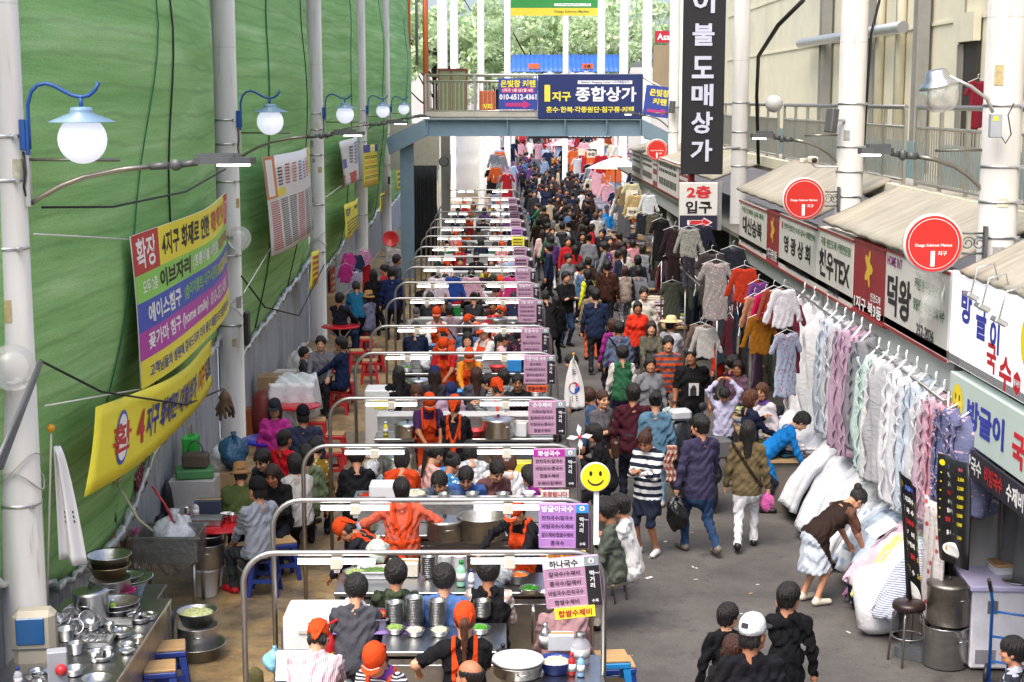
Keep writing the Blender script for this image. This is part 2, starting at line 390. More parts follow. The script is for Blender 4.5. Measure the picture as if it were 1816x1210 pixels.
def hair_tpl(kind,vox):
 k=(kind,vox)
 if k in _tpl:return _tpl[k]
 g=SDF((-.19,-.25,-.36),(.19,.16,.3),vox);W=(.066,.09,.095);top=.02
 if kind in('short','crop','bob','long','perm','tail','bun','bald','kid','under'):
  e={'short':.02,'crop':.011,'perm':.034,'bald':.006,'kid':.021,'under':.006}.get(kind,.014)
  g.ell((0,-.014,.146),(.076+e,.098+e,.094+e))
  if kind in('bob','long'):g.ell((0,-.04,.085),(.095,.085,.12),0,.03)
  if kind=='long':
   g.cone((0,-.07,.1),(0,-.1,-.2),.078,.045,0,.04,np.eye(3),.5)
   for x in(-1,1):g.cone((x*.075,-.02,.08),(x*.075,.0,-.14),.03,.02,0,.03)
  if kind=='tail':g.cone((0,-.1,.16),(0,-.145,.13),.03,.035,0,.02);g.cone((0,-.145,.13),(0,-.13,-.2),.036,.014,0,.02)
  if kind=='bun':g.ell((0,-.12,.2),(.045,.045,.045),0,.015)
  if kind in('short','crop','kid','under'):g.ell((0,-.055,.075),(.078,.065,.07),0,.02)
  wz={'bob':.075,'long':.075,'perm':.08,'kid':.07,'bald':.13}.get(kind,.085)
  X,Y,Z=np.meshgrid(*g.ax,indexing='ij')
  if kind=='bald':g.V=np.maximum(g.V,Z-.17)
  win=np.sqrt(((X)/.068)**2+((Y-.095)/(.088))**2+((Z-wz)/(.088 if kind!='kid' else .07))**2)-1
  cutz={'bob':-.03,'long':-1,'perm':.03,'tail':-1,'bun':.04}.get(kind,.03)
  g.V=np.maximum(g.V,-win*.07)
  if kind not in('long','tail','bob'):g.V=np.maximum(g.V,np.minimum(.035+.012*np.sin(np.arctan2(X,Y)*11)+.006*np.sin(np.arctan2(X,Y)*23)+.09*(Y>-.01)*np.clip((Y+.01)/.06,0,1)-Z,1))
  if kind=='perm':g.V+=.006*(np.sin(X*150+Z*40)*np.sin(Y*140-Z*60)*np.sin(Z*150+X*50))
  else:an=np.arctan2(X,Y+.05);g.V+=(.003*np.sin(an*17+Z*24+1.5*np.sin(Z*30))+.002*np.sin(an*31-Z*40)+.0025*np.sin(X*45+Y*35)*np.sin(Z*40+X*20))*np.clip((np.hypot(X,Y)-.015)/.04,0,1)
 P,Q,T=g.mesh();_tpl[k]=np_mesh('hair',P,Q,T);return _tpl[k]
def hat_mesh(kind):
 k=('hat',kind)
 if k in _tpl:return _tpl[k]
 mb=MB()
 if kind in('cap','snapback'):
  mb.lathe([(.103,.135),(.104,.17),(.095,.22),(.066,.257),(.03,.272),(.008,.276),(.006,.282),(1e-4,.283)],(0,-.012,0),22,0,Matrix.Diagonal(Vector((.88,1.08,1))))
  s=1;M=Matrix.Rotation(-.3,3,'X')if kind=='cap' else Matrix.Rotation(-.12,3,'X')
  pts=[(.082*math.cos(a),.04+.1*max(0,math.sin(a)))for a in[PI*i/14 for i in range(15)]]
  mb.prism([(-.082,0),*[(p[0],p[1])for p in pts[::-1]],(.082,0)],0,.006,1,M,(0,.055,.15))
  if kind=='snapback':mb.sphere((0,-.108,.148),.036,14,1,(1,.35,.8));mb.box((0,-.119,.205),(.05,.006,.035),0,1,0,-.35)
 elif kind=='straw':mb.lathe([(.21,.168),(.19,.174),(.14,.166),(.1,.165),(.097,.21),(.085,.255),(.05,.272),(1e-4,.276),(.05,.266),(.09,.17),(.2,.164)],(0,-.012,0),28)
 elif kind=='bucket':mb.lathe([(.15,.105),(.125,.135),(.1,.15),(.092,.23),(.07,.262),(1e-4,.268),(.06,.25),(.09,.15),(.145,.1)],(0,-.012,0),24,0,Matrix.Diagonal(Vector((.93,1.05,1))))
 elif kind=='scarf':
  mb.lathe([(.1,.12),(.108,.15),(.103,.2),(.08,.25),(.045,.272),(1e-4,.277)],(0,-.016,0),22,0,Matrix.Diagonal(Vector((.86,1.06,1))))
  mb.prism([(-.085,0),(-.07,.045),(-.03,.072),(.03,.072),(.07,.045),(.085,0)],0,.006,0,Matrix.Rotation(-.25,3,'X'),(0,.07,.135))
  mb.sheet(lambda u,v:(-.075+.15*u,.066+.035*math.sin(PI*u)+.004,.128+.016*v),8,1,.004,1)
  mb.sheet(lambda u,v:((u-.5)*.15*(1-v*.75),-.1-.045*v,.2-.16*v+.012*math.sin(9*u)),6,5,.006,0);mb.sphere((0,-.125,.125),.022,10,0)
 elif kind=='beanie':mb.lathe([(.104,.11),(.11,.15),(.1,.22),(.07,.262),(1e-4,.28)],(0,-.012,0),22,0,Matrix.Diagonal(Vector((.9,1.08,1))))
 _tpl[k]=mb.mesh(kind);return _tpl[k]
def rotx(a):return np.array([[1,0,0],[0,math.cos(a),-math.sin(a)],[0,math.sin(a),math.cos(a)]])
def rotz(a):return np.array([[math.cos(a),-math.sin(a),0],[math.sin(a),math.cos(a),0],[0,0,1]])
def ik(a,b,l1,l2,hint):
 a=np.array(a,float);b=np.array(b,float);d=b-a;L=np.linalg.norm(d);mx=(l1+l2)*.995
 if L>mx:b=a+d/L*mx;d=b-a;L=mx
 u=d/L;x=(l1*l1-l2*l2+L*L)/(2*L);h=math.sqrt(max(0,l1*l1-x*x));n=np.array(hint,float);n=n-u*(n@u);n/=np.linalg.norm(n)+1e-9
 return a+u*x+n*h,b
HAIRS={'k':'171311','b':'2a1b13','r':'3d2013','g':'4a4744','n':'55311c','w':'6d6862'}
SKINS=['c68e6c','b98262','cf9a78','a8704f']
PCOUNT=[0]
ARM={'down':((.165,.03,.455),.35),'swing':((.155,.12,.48),.35),'back':((.155,-.09,.47),.35),'work':((.07,.24,.60),.7),'low':((.08,.24,.48),.7),'eat':((.06,.17,.74),.8),'bag':((.175,.02,.455),1.0),'cross':((-.05,.13,.655),.7),'phone':((.03,.2,.70),.8),'chin':((.02,.11,.84),.9),'up':((.07,.02,1.06),.8),'stoop':((.09,.16,.42),.6),'lap':((.07,.2,.55),.5),'reach':((.14,.33,.66),.4),'reachup':((.12,.26,.88),.6),'side':((.24,.12,.62),.6),'strap':((.09,.1,.76),.9),'bars':((.17,.26,.60),.9),'table':((.1,.26,.60),.4),'hug':((.03,.14,.62),.6)}
def person(x,y,yaw,label,top='202022',bot='1a1b22',h=1.65,pose='stand',arms=('down','down'),hair='short',hc='k',lean=0.0,hpitch=0.0,hyaw=0.0,sleeve='l',coat=0.0,skirt=None,apron=None,hat=None,hatc=('d8491a','e8ded0'),strap=None,shoe='1c1a1a',seat=.47,fem=None,fat=1.0,vest=None,tp=None,bp=None,floor=0.0,feet=None,group=None,skin=None,scarf=None,at=None,back=None,socks=None,legs=None):
 """at=(px,py): the crown of the head is at that photo pixel; otherwise (x,y) is where the person stands or sits"""
 PCOUNT[0]+=1;rs=random.Random(PCOUNT[0]*17+3);fem=fem if fem is not None else hair in('bob','long','perm','tail','bun')
 sit=pose=='sit';hz=(seat/h+.055)if sit else .495;walk=pose=='walk'
 hip=np.array((0.,0.,hz));TL=rotx(-lean);shw=(.1 if fem else .113)*(fat**.5)
 def tor(px,py,pz):return hip+TL@np.array((px,py,pz))
 neck=tor(0,.0,.335);hrot=TL@rotz(hyaw)@rotx(hpitch)if not sit or lean<.5 else rotz(hyaw)@rotx(hpitch-lean*.6)
 hs=.143/HEADS*(1 if h>1.4 else 1.0+.55*(1.4-h))
 hd0=neck+hrot@np.array((0,.014,.03));crown=hd0+hrot@np.array((0,-.012,.235*hs))
 Rz=rotz(yaw)
 if at:
  p=gz(at[0],at[1],crown[2]*h+floor);off=Rz@crown*h;x,y=p[0]-off[0],p[1]-off[1]
 dist=max(9,math.hypot(x,y));vox=min(.06,max(.0105,dist/1551*1.15));far=dist>34
 P=[]
 f=fat
 def add(a,b,ra,rb,t,k=.03,flat=1.0):P.append((np.array(a,float),np.array(b,float),ra,rb,t,k,flat))
 st=1;pel=2;CUT={}
 if skirt is not None:
  low=np.array((hip[0],hip[1]+(.1 if sit else .01),hip[2]-skirt));add(tor(0,0,.03),low,.095*f,.118 if skirt>.1 else .108,2,.03,.8);CUT[len(P)]=(np.array((0,0,1.)),low[2])
 if coat>=.12:add(tor(0,0,.02),tor(0,-.012,-coat),.1*f,.118*f,st,.03,.74);CUT[len(P)]=(TL[:,2],float(TL[:,2]@tor(0,0,-coat-.03)))
 add(tor(-.042*f,0,.02),tor(.042*f,0,.02),.063*f,.063*f,pel,.03,.85)
 hem=.03 if not coat else .03-coat
 add(tor(0,0,hem if coat<.12 else .02),tor(0,0,.12),(.108 if coat else .1)*f,.096*f,st,.03,.72)
 add(tor(-.034*f,0,.1),tor(.034*f,0,.1),.066*f,.066*f,st,.04,.85)
 add(tor(-.05*f,.004,.225),tor(.05*f,.004,.225),.063*f,.063*f,st,.05,.92)
 add(tor(-shw+.03,0,.3),tor(shw-.03,0,.3),.04,.04,st,.04,.95)
 if fem:
  for sx in(-1,1):add(tor(sx*.04,.045,.215),tor(sx*.042,.05,.205),.034*f,.036*f,st,.03)
 add(tor(0,-.008,.3),tor(0,-.004,.345),.036,.03,0,.02)
 add(tor(-.03,-.012,.325),tor(.03,-.012,.325),.032,.032,st,.02)
 ft=feet or({'R':(.065,.1,0),'L':(-.06,-.16,.02)}if walk else{'R':(.07,.25 if sit else .01,0),'L':(-.07,.23 if sit else-.01,0)})
 if legs=='mirror':ft={'R':(.06,-.16,.02),'L':(-.065,.1,0)}
 for sd,sx in(('R',1),('L',-1)):
  hp=tor(sx*.052,0,0);fo=np.array(ft[sd],float)
  if sit:fo[2]=max(0,hz-.46)*.0+fo[2]
  ank=fo+np.array((0,-.01,.05));kn,ank=ik(hp,ank,.245,.235,(sx*.12,1,.25)if sit else(0,1,0))
  pf=1.04 if skirt is None else .95;lt=2 if skirt is None else 0
  add(hp,kn,.054*f*pf,.036*pf*f**.5,2,.03);tl=2 if skirt is None else 0
  if legs=='short':tl=0
  add(kn,ank,.0345*pf,(.0275 if tl==2 else .02),tl,.012)
  tl_=math.atan2(*(0,1));lift=fo[2]>.015
  toe=fo+np.array((sx*.012,.085,.022-(.012 if lift else 0)));add(fo+np.array((0,-.025,.026+(.02 if lift else 0))),toe,.026,.022,3,.012);add(ank,fo+np.array((0,-.01,.03)),.022,.027,3,.012)
 wr={}
 for sd,sx,ps in(('R',1,arms[1]),('L',-1,arms[0])):
  tgt,curl=ARM[ps]if isinstance(ps,str)else(ps,.6)
  t=np.array(tgt,float)*(sx,1,1)
  rel=t-np.array((0,0,.8))if isinstance(ps,str)else None
  if rel is not None:
   base=tor(0,0,.305);t=base+(rel if not ps in('chin','up','strap','cross','eat','phone','hug')else TL@rel)
  sh=tor(sx*shw,0,.3);hint={'up':(sx*1,.3,.1),'cross':(sx,-.3,-.6),'side':(sx,-.5,-.3)}.get(ps,(sx*.45,-.7,-.5))
  el,t=ik(sh,t,.172,.15,hint);sl=sleeve
  add(sh,el,.034*(f**.5),.0285,8 if vest is None else 9,.03)
  if sl=='s':mid=sh+(el-sh)*.75;P.pop();add(sh,mid,.037*(f**.5),.034,8 if vest is None else 9,.025);add(mid,el,.026,.024,0,.015);add(el,t,.0245,.0165,0,.02)
  else:add(el,el+(t-el)*.93,.0285,.024,8 if vest is None else 9,.02);add(el+(t-el)*.93,t,.0185,.0165,0,.01)
  wr[sd]=(el,t,curl)
 pts=np.array([q for p in P for q in(p[0]-max(p[2],p[3])*1.2,p[0]+max(p[2],p[3])*1.2,p[1]-max(p[2],p[3])*1.2,p[1]+max(p[2],p[3])*1.2)])
 g=SDF(pts.min(0)*h-vox*3,pts.max(0)*h+vox*3,vox)
 Xg=[g.ax[0][:,None,None],g.ax[1][None,:,None],g.ax[2][None,None,:]];p1_,p2_,p3_=rs.uniform(0,6),rs.uniform(0,6),rs.uniform(0,6)
 for q,(a,b,ra,rb,t,k,fl)in enumerate(P):
  g.cone(a*h,b*h,ra*h,rb*h,t,max(k*h,vox),TL,fl)
  if q+1 in CUT:nn,cc=CUT[q+1];pl=((cc*h-Xg[0]*nn[0]-Xg[1]*nn[1]-Xg[2]*nn[2])*np.ones(g.n)).astype(np.float32);g.V=np.maximum(g.V,pl);g.R=np.maximum(g.R,pl)
 if dist<40:
  w1=np.sin(41*Xg[2]+5*np.sin(13*Xg[0]+p1_)+6*np.sin(11*Xg[1]+p2_)+p3_);w2=np.sin(70*Xg[0]+50*Xg[1]-34*Xg[2]+3*np.sin(17*Xg[2]+p2_)+p1_)
  g.V+=np.where((g.T>0)&(g.T!=3),.0075*w1+.0045*w2,0).astype(np.float32)
 BP,BQ,BT=g.mesh()
 tc=((BP[BQ].mean(1)/h-hip)@TL);cz=-.035 if not coat else-.01-coat*.9
 near=(tc[:,2]>cz)&(tc[:,1]<(.075 if sit else 1));BT=np.where((BT==2)&near&(tc[:,2]<.3),1,np.where((BT==1)&(tc[:,2]<=cz),2,BT));BT=np.where((BT==0)&((tc[:,2]<.322)|((tc[:,2]<.352)&(tc[:,1]<.0)))&(abs(tc[:,0])<.085)&(tc[:,2]>.1)&(tc[:,1]<.09),1,BT);BT=np.where(BT==8,1,np.where(BT==9,4,BT))
 Ps,Qs,Ts=[BP],[BQ],[BT];n=len(BP)
 hv=.0065 if dist<24 else .011 if not far else .02
 hp_,hq,ht=head_tpl(hv);Ps.append(((hp_*hs)@hrot.T+hd0)*h);Qs.append(hq+n);Ts.append(ht);n+=len(hp_)
 for sd in 'RL':
  el,t,curl=wr[sd]
  kp,kq,kt=hand_tpl(.0048 if dist<24 else .009 if not far else .014,round(curl,1));kp=kp*(1 if sd=='R' else-1,1,1)if sd=='L' else kp;kq=kq[:,::-1]if sd=='L' else kq
  d=t-el;d/=np.linalg.norm(d);zz=np.array((0,0,1.))if abs(d[2])<.75 else np.array(((1 if sd=='R' else-1),0,0.));xx=np.cross(d,zz);xx/=np.linalg.norm(xx);zz=np.cross(xx,d)
  Mh=np.stack([xx,d,zz],1);Ps.append((kp*(.52 if not fem else .47)*h/1.0/.97)@Mh.T*1.0+t*h);Qs.append(kq+n);Ts.append(kt);n+=len(kp)
 me=np_mesh('person',np.concatenate(Ps),np.concatenate(Qs),np.concatenate(Ts))
 sk=mat('skin_'+(skin or SKINS[PCOUNT[0]%4]),skin or SKINS[PCOUNT[0]%4],.55,var=.1,scale=20)
 for m in(sk,cloth(top,tp,*([back]if back else[]))if not vest else cloth(vest),cloth(bot,bp),mat('shoe_'+shoe,shoe,.5),cloth(top,tp),mat('eye','3a2820',.3,var=0),mat('brow','4a3226',.8,var=0),mat('lip','a4645a',.5,var=0)):me.materials.append(m)
 if not vest:me.materials[4]=mat('eye','3a2820',.3,var=0);me.materials[5]=mat('brow','4a3226',.8,var=0);me.materials[6]=mat('lip','a4645a',.5,var=0)
 else:
  tt=np.concatenate(Ts);nb=len(BT);tt[nb:][tt[nb:]>=4]+=1;me.polygons.foreach_set('material_index',tt.astype(np.int32))
 o=link('person',me,None,(x,y,floor),yaw);tag(o,label,'person',group)
 hl=Matrix.Translation(Vector(hd0*h))@Matrix((hrot*hs*h).tolist()).to_4x4()
 if hair:
  hk='under' if hat in('cap','snapback','beanie','bucket','scarf','straw')and hair in('short','kid','perm','bun','crop')else hair
  hm=hair_tpl(hk,.007 if dist<24 else .012 if not far else .022);ho=link('hair',hm,o);ho.matrix_local=hl
  if not hm.materials:hm.materials.append(None)
  ho.material_slots[0].link='OBJECT';ho.material_slots[0].material=mat('hair_'+hc,HAIRS[hc],.42,var=.35,scale=60,bump=.8,bscale=120,stretch=(1,1,.25))
 if hat:
  tm=hat_mesh(hat);
  while len(tm.materials)<2:tm.materials.append(None)
  to=link({'scarf':'headscarf','straw':'straw_hat','bucket':'bucket_hat'}.get(hat,hat),tm,o);to.matrix_local=hl
  for i in(0,1):to.material_slots[i].link='OBJECT';to.material_slots[i].material=cloth(hatc[i])
 X=None
 def region(fn,name,col,th=.011,pt=None):
  X,Y,Z=np.meshgrid(*g.ax,indexing='ij');q=np.stack([X/h-hip[0],Y/h-hip[1],Z/h-hip[2]]);q=np.tensordot(TL.T,q,1)
  V=np.maximum(g.V-th,fn(*q)*h);P_,Q_,T_=g.mesh(V.astype(np.float32))
  if len(Q_):oo=link(name,np_mesh(name,P_,Q_),o);oo.data.materials.append(cloth(col,pt))
 if apron and dist<60:
  bx=lambda c,d:lambda x,y,z:np.maximum(np.maximum(abs(x-c[0])-d[0],abs(y-c[1])-d[1]),abs(z-c[2])-d[2])
  fs=[bx((0,.13,-.04),(.095,.13,.14)),bx((0,.13,.17),(.06,.13,.1)),bx((-.055,0,.26),(.011,.2,.12)),bx((.055,0,.26),(.011,.2,.12)),bx((0,0,.085),(.3,.3,.013)),lambda x,y,z:np.maximum(np.maximum(abs(abs(x)-.055*np.clip((z-.08)/.2,0,1))-.012,y),np.maximum(.08-z,z-.34)),bx((0,-.2,.03),(.028,.2,.055))]
  region(lambda x,y,z:np.minimum.reduce([q(x,y,z)for q in fs]),'apron',apron,.013 if dist<30 else vox*.8)
 if strap and dist<45:
  region(lambda x,y,z:np.maximum(abs(x*.8+(z-.17)*.55)-.013,np.maximum(.0-z,z-.35)),'bag_strap',strap,.013)
 if scarf:region(lambda x,y,z:np.maximum(abs(z-.34)-.022,np.hypot(x,y)-.065),'neckerchief',scarf,.016)
 o['_hd']=0;del o['_hd']
 return o,(x,y),{s:Vector((Rz@wr[s][1])*h)+Vector((x,y,floor))for s in 'RL'}
# ------ ground
def m_asphalt(n,L,b,co):
 a=n.new('ShaderNodeTexNoise');a.inputs['Scale'].default_value=.55;a.inputs['Detail'].default_value=9;a.inputs['Roughness'].default_value=.7;L.new(co,a.inputs['Vector'])
 r=ramp(n,[(.3,'454240'),(.5,'605c58'),(.72,'77726c')]);L.new(a.outputs[0],r.inputs[0])
 f=n.new('ShaderNodeTexNoise');f.inputs['Scale'].default_value=90;f.inputs['Detail'].default_value=3;L.new(co,f.inputs['Vector'])
 m=n.new('ShaderNodeMixRGB');m.blend_type='MULTIPLY';m.inputs[0].default_value=.8;r2=ramp(n,[(.32,.5),(.68,1.0)]);L.new(f.outputs[0],r2.inputs[0]);L.new(r.outputs[0],m.inputs[1]);L.new(r2.outputs[0],m.inputs[2])
 d=n.new('ShaderNodeTexNoise');d.inputs['Scale'].default_value=2.6;d.inputs['Detail'].default_value=7;d.inputs['Roughness'].default_value=.8;L.new(co,d.inputs['Vector'])
 r3=ramp(n,[(.54,0.0),(.66,.8)]);L.new(d.outputs[0],r3.inputs[0]);m2=n.new('ShaderNodeMixRGB');L.new(r3.outputs[0],m2.inputs[0]);L.new(m.outputs[0],m2.inputs[1]);m2.inputs[2].default_value=(.045,.043,.042,1)
 v=n.new('ShaderNodeTexVoronoi');v.inputs['Scale'].default_value=17;L.new(co,v.inputs['Vector']);r4=ramp(n,[(.05,1.0),(.09,0.0)]);L.new(v.outputs[0],r4.inputs[0])
 g=n.new('ShaderNodeTexNoise');g.inputs['Scale'].default_value=1.3;L.new(co,g.inputs['Vector']);r5=ramp(n,[(.48,0.0),(.62,.8)]);L.new(g.outputs[0],r5.inputs[0])
 mu=n.new('ShaderNodeMath');mu.operation='MULTIPLY';L.new(r4.outputs[0],mu.inputs[0]);L.new(r5.outputs[0],mu.inputs[1])
 m3=n.new('ShaderNodeMixRGB');L.new(mu.outputs[0],m3.inputs[0]);L.new(m2.outputs[0],m3.inputs[1]);m3.inputs[2].default_value=(.4,.39,.37,1)
 L.new(m3.outputs[0],b.inputs['Base Color']);b.inputs['Roughness'].default_value=.78
 bp=n.new('ShaderNodeBump');bp.inputs['Strength'].default_value=.35;bp.inputs['Distance'].default_value=.01;L.new(f.outputs[0],bp.inputs['Height']);L.new(bp.outputs[0],b.inputs['Normal'])
def m_concrete(n,L,b,co):
 a=n.new('ShaderNodeTexNoise');a.inputs['Scale'].default_value=.8;a.inputs['Detail'].default_value=9;a.inputs['Roughness'].default_value=.72;a.inputs['Distortion'].default_value=.6;L.new(co,a.inputs['Vector'])
 r=ramp(n,[(.3,'665c48'),(.45,'948366'),(.55,'b0905e'),(.7,'b8aa90')]);L.new(a.outputs[0],r.inputs[0])
 d=n.new('ShaderNodeTexNoise');d.inputs['Scale'].default_value=2.4;d.inputs['Detail'].default_value=9;d.inputs['Roughness'].default_value=.8;L.new(co,d.inputs['Vector'])
 m=n.new('ShaderNodeMixRGB');m.blend_type='MULTIPLY';m.inputs[0].default_value=.7;r2=ramp(n,[(.4,.3),(.57,1.0)]);L.new(d.outputs[0],r2.inputs[0]);L.new(r.outputs[0],m.inputs[1]);L.new(r2.outputs[0],m.inputs[2])
 v=n.new('ShaderNodeTexVoronoi');v.feature='DISTANCE_TO_EDGE';v.inputs['Scale'].default_value=.5
 nz=n.new('ShaderNodeMixRGB');nz.inputs[0].default_value=.62;L.new(co,nz.inputs[1]);L.new(a.outputs['Color'],nz.inputs[2]);L.new(nz.outputs[0],v.inputs['Vector'])
 r3=ramp(n,[(.0,.5),(.008,0.0)]);L.new(v.outputs[0],r3.inputs[0]);m2=n.new('ShaderNodeMixRGB');L.new(r3.outputs[0],m2.inputs[0]);L.new(m.outputs[0],m2.inputs[1]);m2.inputs[2].default_value=(.03,.027,.022,1)
 L.new(m2.outputs[0],b.inputs['Base Color']);rr=ramp(n,[(.35,.25),(.65,.7)]);L.new(a.outputs[0],rr.inputs[0]);L.new(rr.outputs[0],b.inputs['Roughness'])
 bp=n.new('ShaderNodeBump');bp.inputs['Strength'].default_value=.4;bp.inputs['Distance'].default_value=.02;L.new(d.outputs[0],bp.inputs['Height']);L.new(bp.outputs[0],b.inputs['Normal'])
ASPH,CONC=node_mat('asphalt',m_asphalt),node_mat('stained_concrete',m_concrete)
def slab(name,x0,x1,y0,y1,z,m):return tag(MB().add([(x0,y0,z),(x1,y0,z),(x1,y1,z),(x0,y1,z)],[(0,1,2,3)]).build(name,m),kind='structure')
slab('ground',-400,400,-100,900,-.008,ASPH);slab('alley_pavement',.95,4.7,-2,200,-.004,ASPH);slab('market_floor',-4.9,.95,-2,110,0,CONC)
# ------ left side: columns, green netting, corrugated fence
PY=[13.33,24.3,36.2,48.1,58.8];PX=-4.22
def m_column(n,L,b,co):
 a=n.new('ShaderNodeTexNoise');a.inputs['Scale'].default_value=1.6;a.inputs['Detail'].default_value=8;mp=n.new('ShaderNodeMapping');mp.inputs['Scale'].default_value=(4,4,.5);L.new(co,mp.inputs[0]);L.new(mp.outputs[0],a.inputs['Vector'])
 r=ramp(n,[(.28,'7a7568'),(.4,'b0ada6'),(.7,'bdbbb5')]);L.new(a.outputs[0],r.inputs[0])
 sx=n.new('ShaderNodeSeparateXYZ');L.new(co,sx.inputs[0]);md=n.new('ShaderNodeMath');md.operation='PINGPONG';md.inputs[1].default_value=1.6;L.new(sx.outputs[2],md.inputs[0])
 r2=ramp(n,[(.0,.75),(.012,1.0)]);L.new(md.outputs[0],r2.inputs[0]);m=n.new('ShaderNodeMixRGB');m.blend_type='MULTIPLY';m.inputs[0].default_value=1;L.new(r.outputs[0],m.inputs[1]);L.new(r2.outputs[0],m.inputs[2])
 L.new(m.outputs[0],b.inputs['Base Color']);b.inputs['Roughness'].default_value=.5
COLM=node_mat('painted_steel_column',m_column);NAVY=mat('navy_paint','1c4f92',.4);SHADE=mat('enamel_shade','7f9db4',.35);CLAMP=mat('galvanised_strap',(.6,.6,.6),.35,.9)
CLEAR=mat('clear_globe',(.92,.93,.93),.08,0,0,trans=.75,alpha=.45)
def column(x,y,r,zt,label,group,straps=(),z0=0,seg=28,m=None):
 mb=MB();mb.lathe([(r*1.25,0),(r*1.25,.03),(r,.035),(r,zt-z0)],(0,0,0),seg);o=mb.build('steel_column',m or COLM,None,(x,y,z0));tag(o,label,'column',group)
 for z in straps:
  q=MB().lathe([(r+.004,-.012),(r+.006,-.012),(r+.006,.012),(r+.004,.012)],(0,0,z-z0),seg);q.box((r*.75,-r*.75,z-z0),(.09,.03,.035),-PI/4);q.build('strap',CLAMP,o)
 rr=random.Random(int(y*10))
 for k in range(5 if zt>12 and r>.17 and y<40 else 0):
  a,z=rr.uniform(-2.6,-.4),rr.uniform(1.6,6.2)-z0;w_=rr.uniform(.03,.07);hh=rr.uniform(.04,.11);am=[(r+.003,a-w_/r/2,),(r+.003,a+w_/r/2)]
  MB().add([((r+.003)*math.cos(q),(r+.003)*math.sin(q),z+s*hh)for s in(-1,1)for q in np.linspace(a-w_/r,a+w_/r,5)],[(i,i+1,i+6,i+5)for i in range(4)]).build('paper_sticker',mat(('sticker_a','sticker_b','sticker_c')[k%3],('b9a878','9a9690','c8c4a8')[k%3],.7,0,.3,20),o)
 if r>.17 and y<40:MB().tube([((r+.02+.01*math.sin(q*3))*math.cos(q),(r+.02+.01*math.sin(q*3))*math.sin(q),2.2+.12*math.sin(q*1.7)+.02*q-z0)for q in np.linspace(0,14,46)],.006,5).build('tied_cord',mat('grimy_cord','a8a49a',.8),o)
 return o
for i,y in enumerate(PY):
 column(PX,y,.19,13,['thick white steel column at the left edge of the picture','white steel column behind the striped colour banner','white steel column right of the large notice sheet','slim far white column between the blue white banner and yellow sheet','farthest white column beside the blue bridge leg'][i],'white columns along the green netting',(5.3,4.93,4.35,3.2,2.1))
GL=MB().tube([(0,0,0),(0,0,0)],.1).mesh('x')if False else None
def make_lamp():
 t=empty('globe_lamp');b=MB();b.box((.205,0,.02),(.05,.1,.26),0,0,.006);b.box((.24,-.01,.0),(.03,.05,.3),0,0,.006);b.build('bracket',NAVY,t)
 pts=[(.25,-.1),(.25,.1),(.25,.27),(.285,.38),(.34,.435),(.41,.45),(.48,.43),(.56,.385),(.63,.35),(.70,.335),(.77,.35),(.825,.395),(.86,.46)]
 MB().tube([(x,0,z)for x,z in pts],.017,10).build('arm',NAVY,t);MB().tube([(.7,0,.33),(.7,0,.24)],.018,8).build('stem',NAVY,t)
 s=MB().lathe([(.03,.255),(.085,.25),(.1,.22),(.095,.205),(.28,.13),(.282,.124),(.1,.19),(.01,.19)],(.7,0,0),32);s.build('shade',SHADE,t)
 MB().sphere((.7,0,-.02),.205,28).build('globe',GLOBE,t);MB().tube([(.2,-.02,-.12),(.21,-.03,-.3),(.19,-.02,-.42),(.2,0,-.5)],.009,6).build('cable',BLACK,t)
 return t
lp=make_lamp()
for i,y in enumerate(PY):
 o=lp if i==0 else copy_tree(lp);o.location=(PX,y-.05,5.29)
 tag(o,['largest lit globe lamp on a wavy blue arm, at the left edge','second lit globe lamp on a blue arm, by the notice sheet column','third lit globe lamp on a blue arm, above the blue white banner','fourth lit globe lamp on a blue arm, small','smallest lit globe lamp on a blue arm, nearest the bridge'][i],'lamp','globe lamps on the left columns')
FIN=mat('led_housing','5d5f5e',.5,.4);TUBEB=mat('bronze_tube','8d877c',.35,.8)
def make_led():
 t=empty('street_light');MB().box((.215,0,-.33),(.05,.07,.52),0,0,.006).build('mounting_plate',CLAMP,t)
 pts=[(.235,-.56),(.33,-.5),(.5,-.41),(.7,-.335),(1.0,-.275),(1.3,-.245)];MB().tube([(x,0,z)for x,z in pts],.022,10).build('arm',TUBEB,t)
 MB().tube([(.23,0,-.19),(1.0,.02,-.195)],.013,8).build('strut',TUBEB,t)
 h=MB();h.tube([(1.26,0,-.247),(1.42,0,-.24)],.034,10);h.lathe([(1e-4,-.035),(.05,-.035),(.05,.035),(1e-4,.035)],(1.48,0,-.235),16,0,Matrix.Rotation(PI/2,3,'X'));h.tube([(1.53,0,-.23),(1.66,0,-.215)],.03,10)
 h.prism([(1.64,-.06),(1.7,-.11),(1.95,-.12),(2.12,-.07),(2.16,0),(2.12,.07),(1.95,.12),(1.7,.11),(1.64,.06)],-.225,-.17)
 for k in range(6):h.box((1.83+.04*(k%2),-.075+.03*k,-.155),(.3,.008,.035))
 h.build('lamp_head',FIN,t);MB().prism([(1.84,-.085),(2.05,-.07),(2.11,0),(2.05,.07),(1.84,.085)],-.243,-.226).build('lens',LAMPW,t)
 return t
ld=make_led();LEDL=['nearest street light arm reaching over the green net','street light arm beside the second column','street light arm beside the third column','street light arm at the fourth left column','street light arm in front of the bridge corner']
for i,y in enumerate(PY):
 o=ld if i==0 else copy_tree(ld);o.location=(PX,y-.02,5.29);tag(o,LEDL[i],'street light','street light arms')
